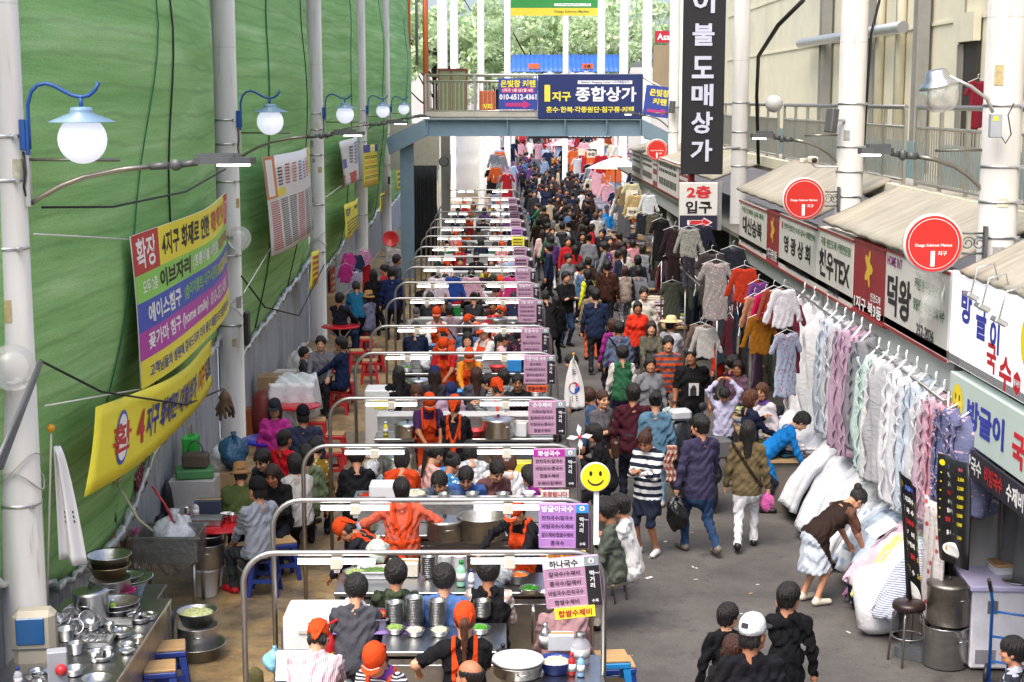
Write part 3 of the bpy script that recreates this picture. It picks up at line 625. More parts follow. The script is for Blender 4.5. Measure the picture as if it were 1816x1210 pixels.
def m_net(n,L,b,co):
 mp=n.new('ShaderNodeMapping');mp.inputs['Scale'].default_value=(1,.07,1.6);L.new(co,mp.inputs[0])
 a=n.new('ShaderNodeTexNoise');a.inputs['Scale'].default_value=2.2;a.inputs['Detail'].default_value=7;a.inputs['Roughness'].default_value=.6;L.new(mp.outputs[0],a.inputs['Vector'])
 r=ramp(n,[(.22,'79ad66'),(.42,'93c67c'),(.56,'a2d28a'),(.8,'cdeeb6')]);L.new(a.outputs[0],r.inputs[0])
 f=n.new('ShaderNodeTexNoise');f.inputs['Scale'].default_value=75;f.inputs['Detail'].default_value=2;m2=n.new('ShaderNodeMapping');m2.inputs['Scale'].default_value=(1,.5,1.6);L.new(co,m2.inputs[0]);L.new(m2.outputs[0],f.inputs['Vector'])
 r2=ramp(n,[(.35,.76),(.6,1.0),(.7,1.0)]);L.new(f.outputs[0],r2.inputs[0]);m=n.new('ShaderNodeMixRGB');m.blend_type='MULTIPLY';m.inputs[0].default_value=.8;L.new(r.outputs[0],m.inputs[1]);L.new(r2.outputs[0],m.inputs[2])
 r3=ramp(n,[(.66,0.0),(.8,.4)]);L.new(f.outputs[0],r3.inputs[0]);m3=n.new('ShaderNodeMixRGB');L.new(r3.outputs[0],m3.inputs[0]);L.new(m.outputs[0],m3.inputs[1]);m3.inputs[2].default_value=(.55,.8,.5,1)
 w=n.new('ShaderNodeTexWave');w.bands_direction='Z';w.inputs['Scale'].default_value=1.1;w.inputs['Distortion'].default_value=3;w.inputs['Detail'].default_value=4;w.inputs['Detail Scale'].default_value=.5;L.new(co,w.inputs['Vector'])
 r4=ramp(n,[(.0,.7),(.12,1.0)]);L.new(w.outputs[0],r4.inputs[0]);m4=n.new('ShaderNodeMixRGB');m4.blend_type='MULTIPLY';m4.inputs[0].default_value=.5;L.new(m3.outputs[0],m4.inputs[1]);L.new(r4.outputs[0],m4.inputs[2])
 L.new(m4.outputs[0],b.inputs['Base Color']);b.inputs['Roughness'].default_value=.85;b.inputs['Specular IOR Level'].default_value=.15
 bp=n.new('ShaderNodeBump');bp.inputs['Strength'].default_value=.5;bp.inputs['Distance'].default_value=.05;L.new(a.outputs[0],bp.inputs['Height']);L.new(bp.outputs[0],b.inputs['Normal'])
NET=node_mat('green_netting',m_net);ROPE=mat('green_rope','1f6a45',.7);WIRE=mat('black_wire','161614',.6,var=0);CORD=mat('white_cord','d8d6d0',.7)
BAYS=[(12.6,24.25),(24.35,36.1),(36.3,48.0),(48.2,58.7),(58.9,77.0)]
def net_x(i,t,z):
 zz=min(1,max(0,(z-1.0)/4.2));b=math.sin(PI*min(1,t**.8))**.7 if 0<t<1 else 0
 return-4.42+.62*b*math.sin(PI*.5*zz)*(1-.5*max(0,(z-6.5)/5))+.03*math.sin(z*2.3+i)*b+.025*math.sin(t*17+z)*b
for i,(y0,y1)in enumerate(BAYS):
 zb=lambda t:(1.15+.85*t+.2*math.sin(PI*t))if i else(1.75-1.05*math.sin(PI*min(1,t*1.5))**.8*(t<.67)+.35*max(0,t-.45))
 fn=lambda u,v:(lambda z:(net_x(i,u,z),y0+(y1-y0)*u,z))(zb(u)+(11.5-zb(u))*v**1.25)
 o=MB().sheet(fn,44,40,.006).build('scaffold_net',NET);tag(o,['green scaffold netting in the bay nearest the camera','green scaffold netting behind the large notice sheet','green scaffold netting between the third and fourth columns','green scaffold netting behind the yellow printed sheet','green scaffold netting in the farthest bay before the bridge'][i],'netting','green netting along the left side')
 for k,(t,m,r)in enumerate(((.5,WIRE,.012),(.36,ROPE,.009))if i==0 else((.22,ROPE,.014),(.6,WIRE,.011))if i==1 else((.4,ROPE,.012),)):
  pts=[(net_x(i,t+.03*math.sin(z*.9+k*2)+(.018*(z-5)if(i==0 and k==1)else 0),z)+.02,y0+(y1-y0)*(t+.03*math.sin(z*.9+k*2)+(.018*(z-5)if(i==0 and k==1)else 0)),z)for z in np.linspace(1.6,9,24)]
  MB().tube(pts,r,6).build('seam_rope',m,o)
 q=MB()
 rs=random.Random(i);n=90;pts=[(net_x(i,(k+.5)/n,zb((k+.5)/n))+.03+.02*rs.random(),y0+(y1-y0)*(k+.5)/n,zb((k+.5)/n)-.03+.05*rs.uniform(-1,1))for k in range(n)]
 q.tube(pts,[.03+.05*rs.random()**2 for k in range(n)],7)
 q.build('hem_film',mat('clear_film',(.6,.63,.63),.2,0,.3,14,.8,30,trans=.35),o)
def m_fence(n,L,b,co):
 a=n.new('ShaderNodeTexNoise');a.inputs['Scale'].default_value=2;a.inputs['Detail'].default_value=8;a.inputs['Roughness'].default_value=.7;mp=n.new('ShaderNodeMapping');mp.inputs['Scale'].default_value=(1,3,.4);L.new(co,mp.inputs[0]);L.new(mp.outputs[0],a.inputs['Vector'])
 r=ramp(n,[(.28,'8a9098'),(.45,'b0b6be'),(.7,'c6ccd4')]);L.new(a.outputs[0],r.inputs[0])
 v=n.new('ShaderNodeTexVoronoi');v.inputs['Scale'].default_value=5.5;mm=n.new('ShaderNodeMapping');mm.inputs['Scale'].default_value=(1,2.2,1);L.new(co,mm.inputs[0]);L.new(mm.outputs[0],v.inputs['Vector'])
 r2=ramp(n,[(.12,.9),(.15,0.0)],'LINEAR');L.new(v.outputs[0],r2.inputs[0]);m=n.new('ShaderNodeMixRGB');L.new(r2.outputs[0],m.inputs[0]);L.new(r.outputs[0],m.inputs[1]);m.inputs[2].default_value=(.62,.62,.6,1)
 L.new(m.outputs[0],b.inputs['Base Color']);b.inputs['Metallic'].default_value=.1;b.inputs['Roughness'].default_value=.5
FEN=node_mat('galvanised_sheet',m_fence)
for i,(y0,y1)in enumerate([(9.5,24.29),(24.31,36.19),(36.21,48.09),(48.11,58.79),(58.81,74)]):
 n=int((y1-y0)/.06);P=[]
 for k in range(n+1):
  ph=k%4;P.append((-4.47+(.035 if ph in(0,1)else 0),y0+(y1-y0)*k/n))
 mb=MB();vs=[(x,y,z)for x,y in P for z in(.02,2.25)]+[(x-.004,y,z)for x,y in P for z in(.02,2.25)];N2=2*len(P)
 mb.add(vs,[(2*k,2*k+2,2*k+3,2*k+1)for k in range(n)]+[(N2+2*k,N2+2*k+1,N2+2*k+3,N2+2*k+2)for k in range(n)]);o=mb.build('metal_fence',FEN)
 tag(o,['grey corrugated metal fence behind the sink and pots','grey corrugated metal fence behind the white draped cart','grey corrugated metal fence behind the hung pink clothes','grey corrugated metal fence by the red chilli banner, farther on','grey corrugated metal fence just before the bridge leg'][i],'fence','corrugated fence along the left side')
 fr=MB();fr.tube([(-4.53,y0+.1,2.2),(-4.53,y1-.1,2.2)],.024,8);[fr.tube([(-4.53,y,0),(-4.53,y,3)],.024,8)for y in np.arange(y0+.4,y1,2.4)];fr.build('scaffold_frame',CLAMP,o)
# ------ right side: building with shops, awnings, upper walkway
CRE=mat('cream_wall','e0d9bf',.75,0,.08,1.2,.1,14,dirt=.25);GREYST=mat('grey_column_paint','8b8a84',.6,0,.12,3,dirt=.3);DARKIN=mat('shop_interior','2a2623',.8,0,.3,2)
t=empty('market_building',(0,0,0));WPR_=mat('scrap_white','c8c6c0',.7);D_=t;tag(t,'cream market building with an upper gallery along the right side','building')
b=MB();ys=[8,18.3,26.6,36,60]
for a,c in zip(ys,ys[1:]):b.box((7.75,(a+c)/2,8.2),(.3,c-a-.006,8.0))
b.build('upper_wall',CRE,t)
for y,ww in((11.5,.05),(14.6,.05),(18.3,.05),(21,.05),(25.6,.05),(30,.05)):MB().box((7.59,y,8),(.03,ww,7.6)).build('wall_joint',mat('joint','8f8a78',.8),t)
for z in(6.9,8.3):MB().box((7.588,30,z),(.03,44,.05)).build('wall_ledge',CRE,t)
for y in(23.4,27.6,31.6,35.7):h=MB();h.box((7.42,y-.13,8),(.22,.025,7.8));h.box((7.42,y+.13,8),(.22,.025,7.8));h.box((7.42,y,8),(.03,.235,7.8));h.build('steel_pilaster',GREYST,t)
d=MB();d.box((7.56,25.2,5.4),(.06,1.0,2.3));d.build('doorway',mat('door_dark','35302a',.7),t);MB().box((7.53,25.55,5.4),(.05,.3,2.2),0,0,.01).build('door_leaf',mat('door_grey','8a8478',.6),t);MB().box((7.5,25.2,6.75),(.12,1.1,.45)).build('door_canopy',CRE,t)
MB().box((7.56,32.5,5.3),(.06,.7,2.0)).build('doorway',mat('door_dark','35302a',.7),t)
for y,z0,m in((29.3,4.3,CRE),(30.9,4.3,CRE),(33.3,4.3,WHITE),(20.2,4.3,CRE)):MB().tube([(7.5,y,z0),(7.5,y,11)],.09,12).build('drain_pipe',m,t)
MB().tube([(7.3,28.4,6.9),(7.3,38,6.95)],.11,14).build('duct',mat('duct_metal',(.6,.6,.58),.4,.8),t)
MB().box((6.6,34,4.22),(2.0,52,.16)).build('gallery_deck',mat('deck_concrete','a8a39a',.8,dirt=.4),t)
MB().box((5.62,34,4.33),(.12,52,.2)).build('deck_edge',CRE,t)
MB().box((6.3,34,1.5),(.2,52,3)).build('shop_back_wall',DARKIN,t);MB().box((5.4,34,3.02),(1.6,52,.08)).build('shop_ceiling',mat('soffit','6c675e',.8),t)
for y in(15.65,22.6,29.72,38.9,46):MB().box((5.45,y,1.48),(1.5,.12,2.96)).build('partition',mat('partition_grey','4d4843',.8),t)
RAILM=mat('gallery_rail',(.52,.5,.45),.35,.85);PALEB=mat('pale_blue_sheet','9db9bd',.6,0,.1)
for i,(y0,y1)in enumerate(((15.9,21.75),(22.4,31.9),(32.6,44))):
 o=empty('gallery_railing',(5.85,y0,4.3));tag(o,['steel gallery railing with pale blue infill right of the second column','steel gallery railing between the second and third right columns','far steel gallery railing behind the black vertical sign'][i],'railing','railings of the upper gallery');L_=y1-y0
 MB().tube([(0,0,1.2),(0,L_,1.2)],.035,10).build('handrail',TUBE,o);k=MB()
 for z in(.92,.16):k.tube([(0,0,z),(0,L_,z)],.022,8)
 k.build('rail',RAILM,o);ns=int(L_/1.15)+1
 for j in range(ns):MB().box((0,j*L_/(ns-1),.58),(.05,.05,1.2),0,0,.006).build('post',RAILM,o)
 k=MB();[k.box((0,yy,.54),(.018,.018,.74))for yy in np.arange(.06,L_,.115)];k.build('balusters',RAILM,o)
 k=MB();[k.box((.3,yy,.42),(.02,.09,.55))for yy in np.arange(.1,L_,.12)];k.build('infill_sheet',PALEB,o)
AWN=mat('weathered_awning','a39c8c',.85,0,.22,2.2,.5,9,dirt=.55,stretch=(.6,3,1));TRIM=mat('sign_trim_red','8e2a2a',.5,dirt=.2)
for i,(y0,y1,zb_,lab)in enumerate(((12.2,15.15,4.45,'weathered brown awning roof over the lit smiley shop sign'),(15.75,21.7,4.4,'weathered brown awning roof behind the nearest round red sign'),(22.3,29.6,4.45,'weathered brown awning roof behind the middle round red sign'),(33,54,4.3,'long far awning roof behind the black vertical sign'))):
 mb=MB();mb.sheet(lambda u,v:(4.56+1.1*v,y0+(y1-y0)*u,3.9+(zb_-3.9)*v+.012*math.sin(u*19)*math.sin(PI*v)+.008*math.sin(u*47+v*5)),30,8,.05)
 tag(mb.build('awning_roof',AWN),lab,'awning','awning roofs over the shops')
COLR=[(15.48,'thick white steel column at the right edge with a grey box'),(22.11,'white steel column right of the middle round red sign'),(32.3,'white steel column just right of the black vertical sign')]
for i,(y,lab)in enumerate(COLR):column(5.0,y,(.19,.19,.165)[i],13,lab,'white columns along the shops',(5.55,4.95,4.6,4.25),0)
for i,(y,lab)in enumerate(((15.48,'street light arm on the thick right edge column'),(22.11,'street light arm on the second right column'),(44.5,'far street light arm right of the bridge sign'))):
 o=copy_tree(ld,(5.0,y,5.32 if i<2 else 5.45),PI);o.scale=(.66,1,1.1);tag(o,lab,'street light','street light arms')
column(5.0,44.5,.15,13,'far white column behind the black vertical sign','white columns along the shops',(5.4,4.7))
for y0,y1 in((15.7,22.0),(22.2,29.55),(39,53.6)):MB().box((4.7,(y0+y1)/2,2.77),(.05,y1-y0,.36)).build('valance_board',mat('valance_pale','aeb2b0',.6,0,.08,2,dirt=.3),D_)
# ------ footbridge
BRG=mat('blue_grey_paint','6f8795',.55,0,.08,3,dirt=.15);BY=49.0
t=empty('footbridge',(0,BY,0));tag(t,'blue grey steel footbridge crossing the alley with steel railings','bridge')
b=MB();b.box((1.12,0,4.75),(6.76,.05,.5));b.box((1.12,0,5.0),(6.76,.28,.03));b.box((1.12,0,4.5),(6.76,.28,.03));[b.box((x,-.08,4.75),(.03,.13,.46))for x in(-2.2,.3,2.1,3.4,4.45)]
b.build('beam',BRG,t);b=MB();b.box((1.12,2.5,4.75),(6.76,.05,.5));b.build('rear_beam',BRG,t)
b=MB();b.prism([(-3.5,4.42),(-2.26,5.02),(-2.2,4.5),(-3.4,3.9)],-.14,.14,0,Matrix.Rotation(PI/2,3,'X'));b.build('stair_stringer',BRG,t)
b=MB();b.prism([(4.5,5.02),(5.95,4.3),(5.9,3.85),(4.5,4.5)],-.14,.14,0,Matrix.Rotation(PI/2,3,'X'));b.build('ramp_stringer',BRG,t)
for x,zz in((-2.87,4.3),(-2.62,4.2)):MB().box((x,.3+.0*zz,zz/2),(.42,.34,zz)).build('leg',BRG,t)if x<-2.8 else None
MB().box((1.12,1.25,5.06),(6.8,2.6,.09)).build('deck',mat('deck_concrete','a8a39a',.8,dirt=.4),t)
MB().box((1.12,-.06,5.17),(6.76,.03,.16)).build('kick_plate',mat('kick_plate','b6b1a6',.6),t)
for yy in(-.05,2.55):
 k=MB();[k.tube([(-2.25,yy,z),(4.5,yy,z)],.03 if z>6 else .022,8)for z in(6.38,6.18,5.27)];k.build('handrail',RAILM,t)
 k=MB();[k.box((x,yy,5.72),(.02,.02,.92))for x in np.arange(-2.2,4.5,.125)];k.build('balusters',RAILM,t)
 for x in(-2.25,-.73,1.2,3.0,4.5):MB().box((x,yy,5.75),(.055,.055,1.28)).build('post',RAILM,t)
MB().tube([(4.5,-.05,6.3),(5.9,-.05,5.6)],.03,8).build('ramp_handrail',RAILM,t)
# ------ beyond the bridge: columns, trees, roofs
WHC=mat('white_far_column','d5d4cf',.6)
for px,y,r,lab in((853,70,.15,'slim far white column left of the sky gap'),(900,82,.16,'far white column at the left end of the green banner'),(1003,95,.17,'far white column in the middle of the trees'),(1066,84,.2,'far white column under the right end of the green banner'),(1106,72,.2,'far white column left of the small red sign'),(1147,66,.2,'tall far white column touching the small red sign'),(785,62,.2,'far white column behind the green cupboard'),(806,88,.22,'slim white column between the orange pipe and the sky gap'),(1205,47.6,.15,'white column left of the black vertical sign')):
 p=gy(px,150,y);column(p[0],y,r,16,lab,'far white columns',(),0,18,WHC)
ORG=mat('orange_pipe','b5561f',.5,dirt=.2)
for px,lab in((724,'orange pipe left of the other orange pipe, by the net end'),(755,'second orange pipe, right of the grey pipe')):
 p=gy(px,120,73);tag(MB().tube([(p[0],73,0),(p[0],73,14)],.13,14).build('drain_pipe',ORG),lab,'pipe')
p=gy(739,60,72.6);tag(MB().tube([(p[0],72.6,7.2),(p[0],72.6,14)],.07,10).build('thin_pipe',GREYST),'thin grey pipe between the two orange pipes','pipe')
p=gy(718,60,76);tag(MB().box((p[0]-.1,76,7),(.5,.5,14)).build('concrete_pillar',CRE),'pale pillar at the far end of the green netting','pillar')
def m_leaf(n,L,b,co):
 a=n.new('ShaderNodeTexNoise');a.inputs['Scale'].default_value=.9;a.inputs['Detail'].default_value=6;L.new(co,a.inputs['Vector'])
 r=ramp(n,[(.3,'a4bd84'),(.5,'cfe2b4'),(.7,'ecf5dc')]);L.new(a.outputs[0],r.inputs[0]);L.new(r.outputs[0],b.inputs['Base Color']);b.inputs['Roughness'].default_value=.6
 tr=n.new('ShaderNodeBsdfTranslucent');L.new(r.outputs[0],tr.inputs[0]);mx=n.new('ShaderNodeMixShader');mx.inputs[0].default_value=.35
 L.new(b.outputs[0],mx.inputs[1]);L.new(tr.outputs[0],mx.inputs[2]);out=[q for q in n if q.type=='OUTPUT_MATERIAL'][0];L.new(mx.outputs[0],out.inputs[0])
LEAF=node_mat('foliage',m_leaf);BARK=mat('bark','3a2f24',.9,0,.3,4,.5)
def tree(x,y,h,cr,label,seed):
 rs=np.random.RandomState(seed);t=empty('broadleaf_tree',(x,y,0));tag(t,label,'tree','trees beyond the footbridge');tk=MB();tips=[]
 tk.tube([(0,0,0),(.1,0,h*.3),(0,.1,h*.55),(.1,0,h*.8)],[.32,.25,.17,.05],10)
 for k in range(16):
  a=rs.rand()*2*PI;z0=h*(.3+.4*rs.rand());q=Vector((math.cos(a),math.sin(a),0));e=q*cr*(.45+.5*rs.rand())+Vector((0,0,z0+h*(.1+.22*rs.rand())))
  tk.tube([(0,0,z0),q*cr*.3+Vector((0,0,z0+.9)),e],[.11,.07,.03],6);tips.append(e)
 tk.build('trunk',BARK,t);V=[]
 for k in range(56):
  c=np.array(tips[k%16])+rs.randn(3)*cr*.26;m=110;q=rs.randn(m,3);q/=np.linalg.norm(q,axis=1)[:,None];q=c+q*(.35+.75*rs.rand())*(.6+.5*rs.rand(m,1)**.5)*np.array((1.25,1.25,.8));V.append(q)
 V=np.concatenate(V);n=len(V);d1=rs.randn(n,3);d1/=np.linalg.norm(d1,axis=1)[:,None];d2=np.cross(d1,rs.randn(n,3));d2/=np.linalg.norm(d2,axis=1)[:,None];s=(.12+.12*rs.rand(n,1))
 P=np.stack([V-d1*s*1.5,V+d2*s*.7,V+d1*s*1.5,V-d2*s*.7],1).reshape(-1,3);Q=np.arange(4*n).reshape(-1,4);me=np_mesh('crown',P,Q);me.materials.append(LEAF);link('crown',me,t)
for i,(px,y,h,cr,lab)in enumerate(((770,128,14,4.2,'pale green tree behind the orange pipes'),(880,140,16,4.5,'bushy tree left of the green banner'),(950,122,13,4.2,'full tree below the green banner, left of the middle column'),(1035,126,13.5,4,'full tree below the green banner, right of the middle column'),(1110,150,17,5,'tall pale tree beside the small red sign'))):
 p=gy(px,60,y);tree(p[0],y,h,cr,lab,i+3)
p0,p1=gy(905,112,98),gy(1100,112,98);t=tag(empty('blue_roof_building',(0,98,0)),'low building with a bright blue ribbed roof beyond the bridge','building');b=MB()
b.sheet(lambda u,v:(p0[0]+(p1[0]-p0[0])*u,-1.2*(1-v)+1.2*v,p0[2]-.55+1.1*v*(1 if u>.02 else .6)+.04*math.cos(u*150)),90,3,.05);b.build('roof',mat('blue_roof','2f62b5',.5),t)
MB().box(((p0[0]+p1[0])/2,.4,5.45),(p1[0]-p0[0],1.2,1.5)).build('wall',WHITE,t);[MB().tube([(x,.4,0),(x,.4,4.7)],.12,10).build('post',WHC,t)for x in(p0[0]+.2,p1[0]-.2)]
t=tag(empty('end_building',(3,165,0)),'pale buildings with shop fronts closing the far end of the alley','building');MB().box((0,.3,4.5),(60,.6,9)).build('wall',mat('bright_wall','d4cfc8',.8,0,.15,.3),t)
rs=random.Random(8)
for k in range(26):MB().box((-9.5+.78*k,-.05,1.6+.2*(k%3)),(.7,.1,2.6+.4*(k%3))).build('shop_front',mat(('front_a','front_b','front_c','front_d','front_e')[k%5],('6a5a58','b9a0a4','d4ccc8','8a98b4','c8aa94')[k%5],.7,0,.3,3),t)
for x,y,lab in((1.35,17.6,'round iron drain cover beside the second stall'),(2.9,24.5,'round iron drain cover amid the walkers')):tag(MB().lathe([(1e-4,.0),(.3,0),(.3,.006),(.26,.007),(.25,.003),(1e-4,.004)],(0,0,0),28).build('drain_cover',DKGREY,None,(x,y,-.003)),lab,'drain cover')
rs=random.Random(19)
for k in range(34):q=rs.random();tag(MB().box((0,0,.002),(rs.uniform(.02,.07),rs.uniform(.015,.03),.003)).build('litter_scrap',(WPR_ if q<.6 else CARD),None,(rs.uniform(1.2,3.8),rs.uniform(13,30),-.003),rs.uniform(0,3)),'tiny '+('white paper' if q<.6 else 'brown card')+' scrap trodden into the asphalt','litter',('white' if q<.6 else 'brown')+' scraps on the asphalt')
# ------ writing on banners, shop fronts and stalls
def dashes(mb,fn,u0,v0,u1,v1,rows,mi,seed=0,vertical=False):
 """small print too fine to read: rows of short strokes"""
 rs=random.Random(seed)
 for r in range(rows):
  v=v1-(r+.5)*(v1-v0)/rows;u=u0;hh=(v1-v0)/rows*.28
  while u<u1-.02:
   w_=(u1-u0)*rs.uniform(.025,.09);rect(mb,fn,u,v-hh,min(u+w_,u1),v+hh,mi,.003);u+=w_*1.35
def quad_fn(tl,tr,br,bl,bulge=0.0,sag=0.0):
 tl,tr,br,bl=[np.array(q,float)for q in(tl,tr,br,bl)];W=np.linalg.norm(tr-tl);H=(np.linalg.norm(bl-tl)+np.linalg.norm(br-tr))/2
 nrm=np.cross(tr-tl,tl-bl);nrm/=np.linalg.norm(nrm)
 def fn(u,v):
  a,b=u/W,v/H;p=tl*(1-a)*b+tr*a*b+br*a*(1-b)+bl*(1-a)*(1-b)
  p=p+nrm*(bulge*math.sin(PI*min(1,max(0,a)))+.02*math.sin(a*9+b*3))-np.array((0,0,sag*math.sin(PI*a)))
  return p,nrm
 return fn,W,H
def cloth_sign(name,px4,x,bulge,sag,label,cat,base,group=None,grid=24):
 fn,W,H=quad_fn(*[gx(a,b,x)for a,b in px4],bulge,sag)
 o=MB().sheet(lambda u,v:fn(u*W,v*H)[0],grid,6,.006).build(name,base);tag(o,label,cat,group);return o,fn,W,H
YEL=mat('banner_yellow','f0e23a',.6,0,.04);WPR=mat('print_white','e8e6e2',.55,0,.03)
def strip_text(mb,fn,s,u,v,h,mi,w,bold=.02):put_text(mb,s,fn,u,v,h,mi,None,bold,'l',.012,w)
INKS=['c0302c','f0e23a','8ed25a','3a55b8','b83aa4','151515','f4f2ee','2a3d9a','2e8a4a','e07a2a'];IM=[ink(c)for c in INKS]
o,fn,W,H=cloth_sign('banner',((230,420),(402,342),(405,545),(250,692)),-3.78,.16,0,'big striped banner in yellow, green, blue and magenta on the green net','banner',WPR)
mb=MB();N_=16
for a,b,c in((.74,1,1),(.56,.74,2),(.37,.56,3),(.185,.37,4),(0,.185,1)):rect(mb,fn,0,a*H,W,b*H,c,.008,N_)
rect(mb,fn,0,.74*H,.17*W,H,0,.01,3);rect(mb,fn,.92*W,.74*H,W,H,0,.01,2)
strip_text(mb,fn,'확장',.02*W,.87*H,.2*H,6,.13*W);strip_text(mb,fn,'4지구 화재로 인한',.19*W,.87*H,.17*H,5,.40*W,.03);strip_text(mb,fn,'확장 이전 안내',.62*W,.87*H,.17*H,0,.28*W,.03);strip_text(mb,fn,'확장',.93*W,.87*H,.16*H,6,.06*W)
strip_text(mb,fn,'이브자리',.16*W,.65*H,.13*H,5,.24*W,.04);strip_text(mb,fn,'(영통이불 이현점)',.42*W,.65*H,.11*H,6,.3*W,.03);strip_text(mb,fn,'모두 2층',.04*W,.65*H,.09*H,6,.1*W);strip_text(mb,fn,'010-2870-4820',.74*W,.65*H,.09*H,0,.24*W)
strip_text(mb,fn,'에이스침구',.06*W,.465*H,.13*H,6,.25*W,.03);strip_text(mb,fn,'(@리치웰트) 대구서문점',.34*W,.465*H,.12*H,2,.34*W,.02);strip_text(mb,fn,'010-2870-4820',.70*W,.465*H,.1*H,1,.27*W)
strip_text(mb,fn,'꽃가마 침구 (home smile)',.05*W,.28*H,.13*H,6,.52*W,.03);strip_text(mb,fn,'010-3511-8951',.6*W,.28*H,.11*H,6,.3*W)
strip_text(mb,fn,'고객님들의 성원에 감사드리며 더욱 좋은 제품으로 보답하겠습니다',.05*W,.09*H,.085*H,7,.9*W,.02)
mb.build('lettering',IM,o)
o,fn,W,H=cloth_sign('banner',((170,722),(378,600),(376,682),(150,882)),-3.8,.1,.1,'long yellow banner with blue lettering below the striped banner','banner',YEL)
mb=MB();disc(mb,fn,.16*W,.5*H,.3*H,3,.009,24,.34*H);disc(mb,fn,.16*W,.5*H,.25*H,6,.011,24,.29*H);strip_text(mb,fn,'환',.105*W,.5*H,.36*H,0,.11*W,.03)
strip_text(mb,fn,'4',.255*W,.5*H,.46*H,0,.05*W,.03);strip_text(mb,fn,'지구 화재민 대체상가',.32*W,.5*H,.46*H,7,.42*W,.03);strip_text(mb,fn,'1지구',.765*W,.5*H,.42*H,0,.1*W,.03);strip_text(mb,fn,'입점',.88*W,.5*H,.4*H,7,.09*W,.04);mb.build('lettering',IM,o)
o,fn,W,H=cloth_sign('notice_sheet',((465,280),(550,260),(557,410),(482,455)),-3.72,.1,0,'large white notice sheet of fine print with a colourful heading','notice',WPR)
mb=MB();rect(mb,fn,0,.58*H,.16*W,H,9,.008,2);rect(mb,fn,.02*W,.6*H,.12*W,.97*H,6,.01,2);rect(mb,fn,.16*W,.58*H,.3*W,.66*H,1,.008,2);rect(mb,fn,.88*W,.7*H,.97*W,H,1,.008,2)
for k,(c,n_)in enumerate(((5,4),(0,5),(9,5),(3,5),(4,4),(0,5))):dashes(mb,lambda u,v:fn(u,v),(.2+.115*k)*W,.68*H,(.27+.115*k)*W,(.80+.02*n_)*H,n_+2,c,k)
for k in range(6):dashes(mb,fn,.04*W+.16*k*W,.04*H,.17*W+.16*k*W,.55*H,22,5 if k%3 else 0,k+9)
mb.build('lettering',IM,o)
for px4,lab,f in((((601,252),(635,240),(637,317),(611,331)),'white, blue and red banner beside the fourth column',0),(((643,258),(670,255),(671,325),(645,333)),'yellow printed sheet with a dark blue heading',1),(((610,364),(636,350),(636,400),(612,427)),'tilted yellow sheet with bold blue writing below the blue white banner',2),(((700,262),(711,258),(711,282),(698,286)),'small yellow sheet high beside the blue bridge leg',3),(((701,292),(711,288),(711,335),(703,338)),'narrow yellow sheet with black writing beside the blue bridge leg',3),(((674,345),(682,338),(681,365),(672,378)),'small blue and yellow sheet on the far net',4),(((552,448),(565,440),(563,500),(548,516)),'curled yellow flyer with red writing on the third column',5)):
 o,fn,W,H=cloth_sign('banner',px4,-3.74 if f!=5 else-4.0,.05,0,lab,'banner',YEL if f else WPR,None,10);mb=MB()
 if f==0:rect(mb,fn,0,0,W,.25*H,0,.008,3);dashes(mb,fn,.05*W,.04*H,.95*W,.22*H,2,6,1);dashes(mb,fn,.38*W,.45*H,.52*W,.85*H,6,5,3);dashes(mb,fn,.6*W,.4*H,.95*W,.9*H,7,3,4);rect(mb,fn,.02*W,.4*H,.2*W,.6*H,3,.008)
 elif f==1:rect(mb,fn,0,.82*H,W,H,7,.008,3);dashes(mb,fn,.05*W,.84*H,.95*W,.97*H,2,6,2);[dashes(mb,fn,.05*W,(.06+.12*k)*H,.95*W,(.14+.12*k)*H,2,(9,5)[k%2],k)for k in range(6)]
 elif f==2:strip_text(mb,fn,'강',.04*W,.75*H,.22*H,7,.3*W,.03);strip_text(mb,fn,'이사',.5*W,.8*H,.16*H,5,.4*W,.04);dashes(mb,fn,.1*W,.1*H,.9*W,.5*H,4,5,3)
 elif f==5:dashes(mb,fn,.15*W,.1*H,.85*W,.9*H,5,0,8)
 else:dashes(mb,fn,.15*W,.1*H,.85*W,.9*H,4,5 if f==3 else 7,8)
 mb.build('lettering',IM,o)
SX=4.6;sy=lambda px:float(gx(px,440+(px-1310)*.54,SX)[1])
def shop_sign(px0,px1,z0,z1,label,base,items,frame=None,x=SX,y01=None):
 y0,y1=y01 or(sy(px0),sy(px1));W,H=y0-y1,z1-z0;o=empty('shop_sign',(x,(y0+y1)/2,(z0+z1)/2));tag(o,label,'sign','shop signs over the right stalls')
 MB().box((.07,0,0),(.14,W-.01,H),0,0,.008).build('panel',base,o)
 if frame:f=MB();[f.box((-.006,0,s*(H/2-.025)),(.02,W-.01,.03))for s in(-1,1)];f.build('trim',frame,o)
 fn=plane_fn((0,W/2,-H/2),(0,-1,0),(0,0,1));mb=MB()
 for it in items:
  if callable(it):it(mb,fn,W,H)
  else:s,u,v,h,c,wd=it[:6];put_text(mb,s,fn,u*W,v*H,h*H,c,None,it[6]if len(it)>6 else .02,'c',.006,wd*W if wd else None)
 if mb.v:mb.build('lettering',SIM,o)
 return o
SIN=['1a1a1c','b02a2e','2f6a3a','2f3aa0','d8b23a','f2f0ec','c8202a','8a2a7a','f2d81c','6a6a6c'];SIM=[ink(c)for c in SIN]
SGW=mat('sign_white','d6d4cc',.4,0,.06,3,dirt=.3);SGR=mat('sign_crimson','8e2228',.45,0,.1,3,dirt=.25)
swirl=lambda mb,fn,W,H:[poly(mb,fn,[(W*.5+H*.16*math.cos(a+j)*(1+.5*math.cos(5*a+j)),H*.66+H*.2*math.sin(a+j)*(1+.3*math.cos(5*a)))for a in[2*PI*q/26 for q in range(26)]],4,.005)for j in(0,)]
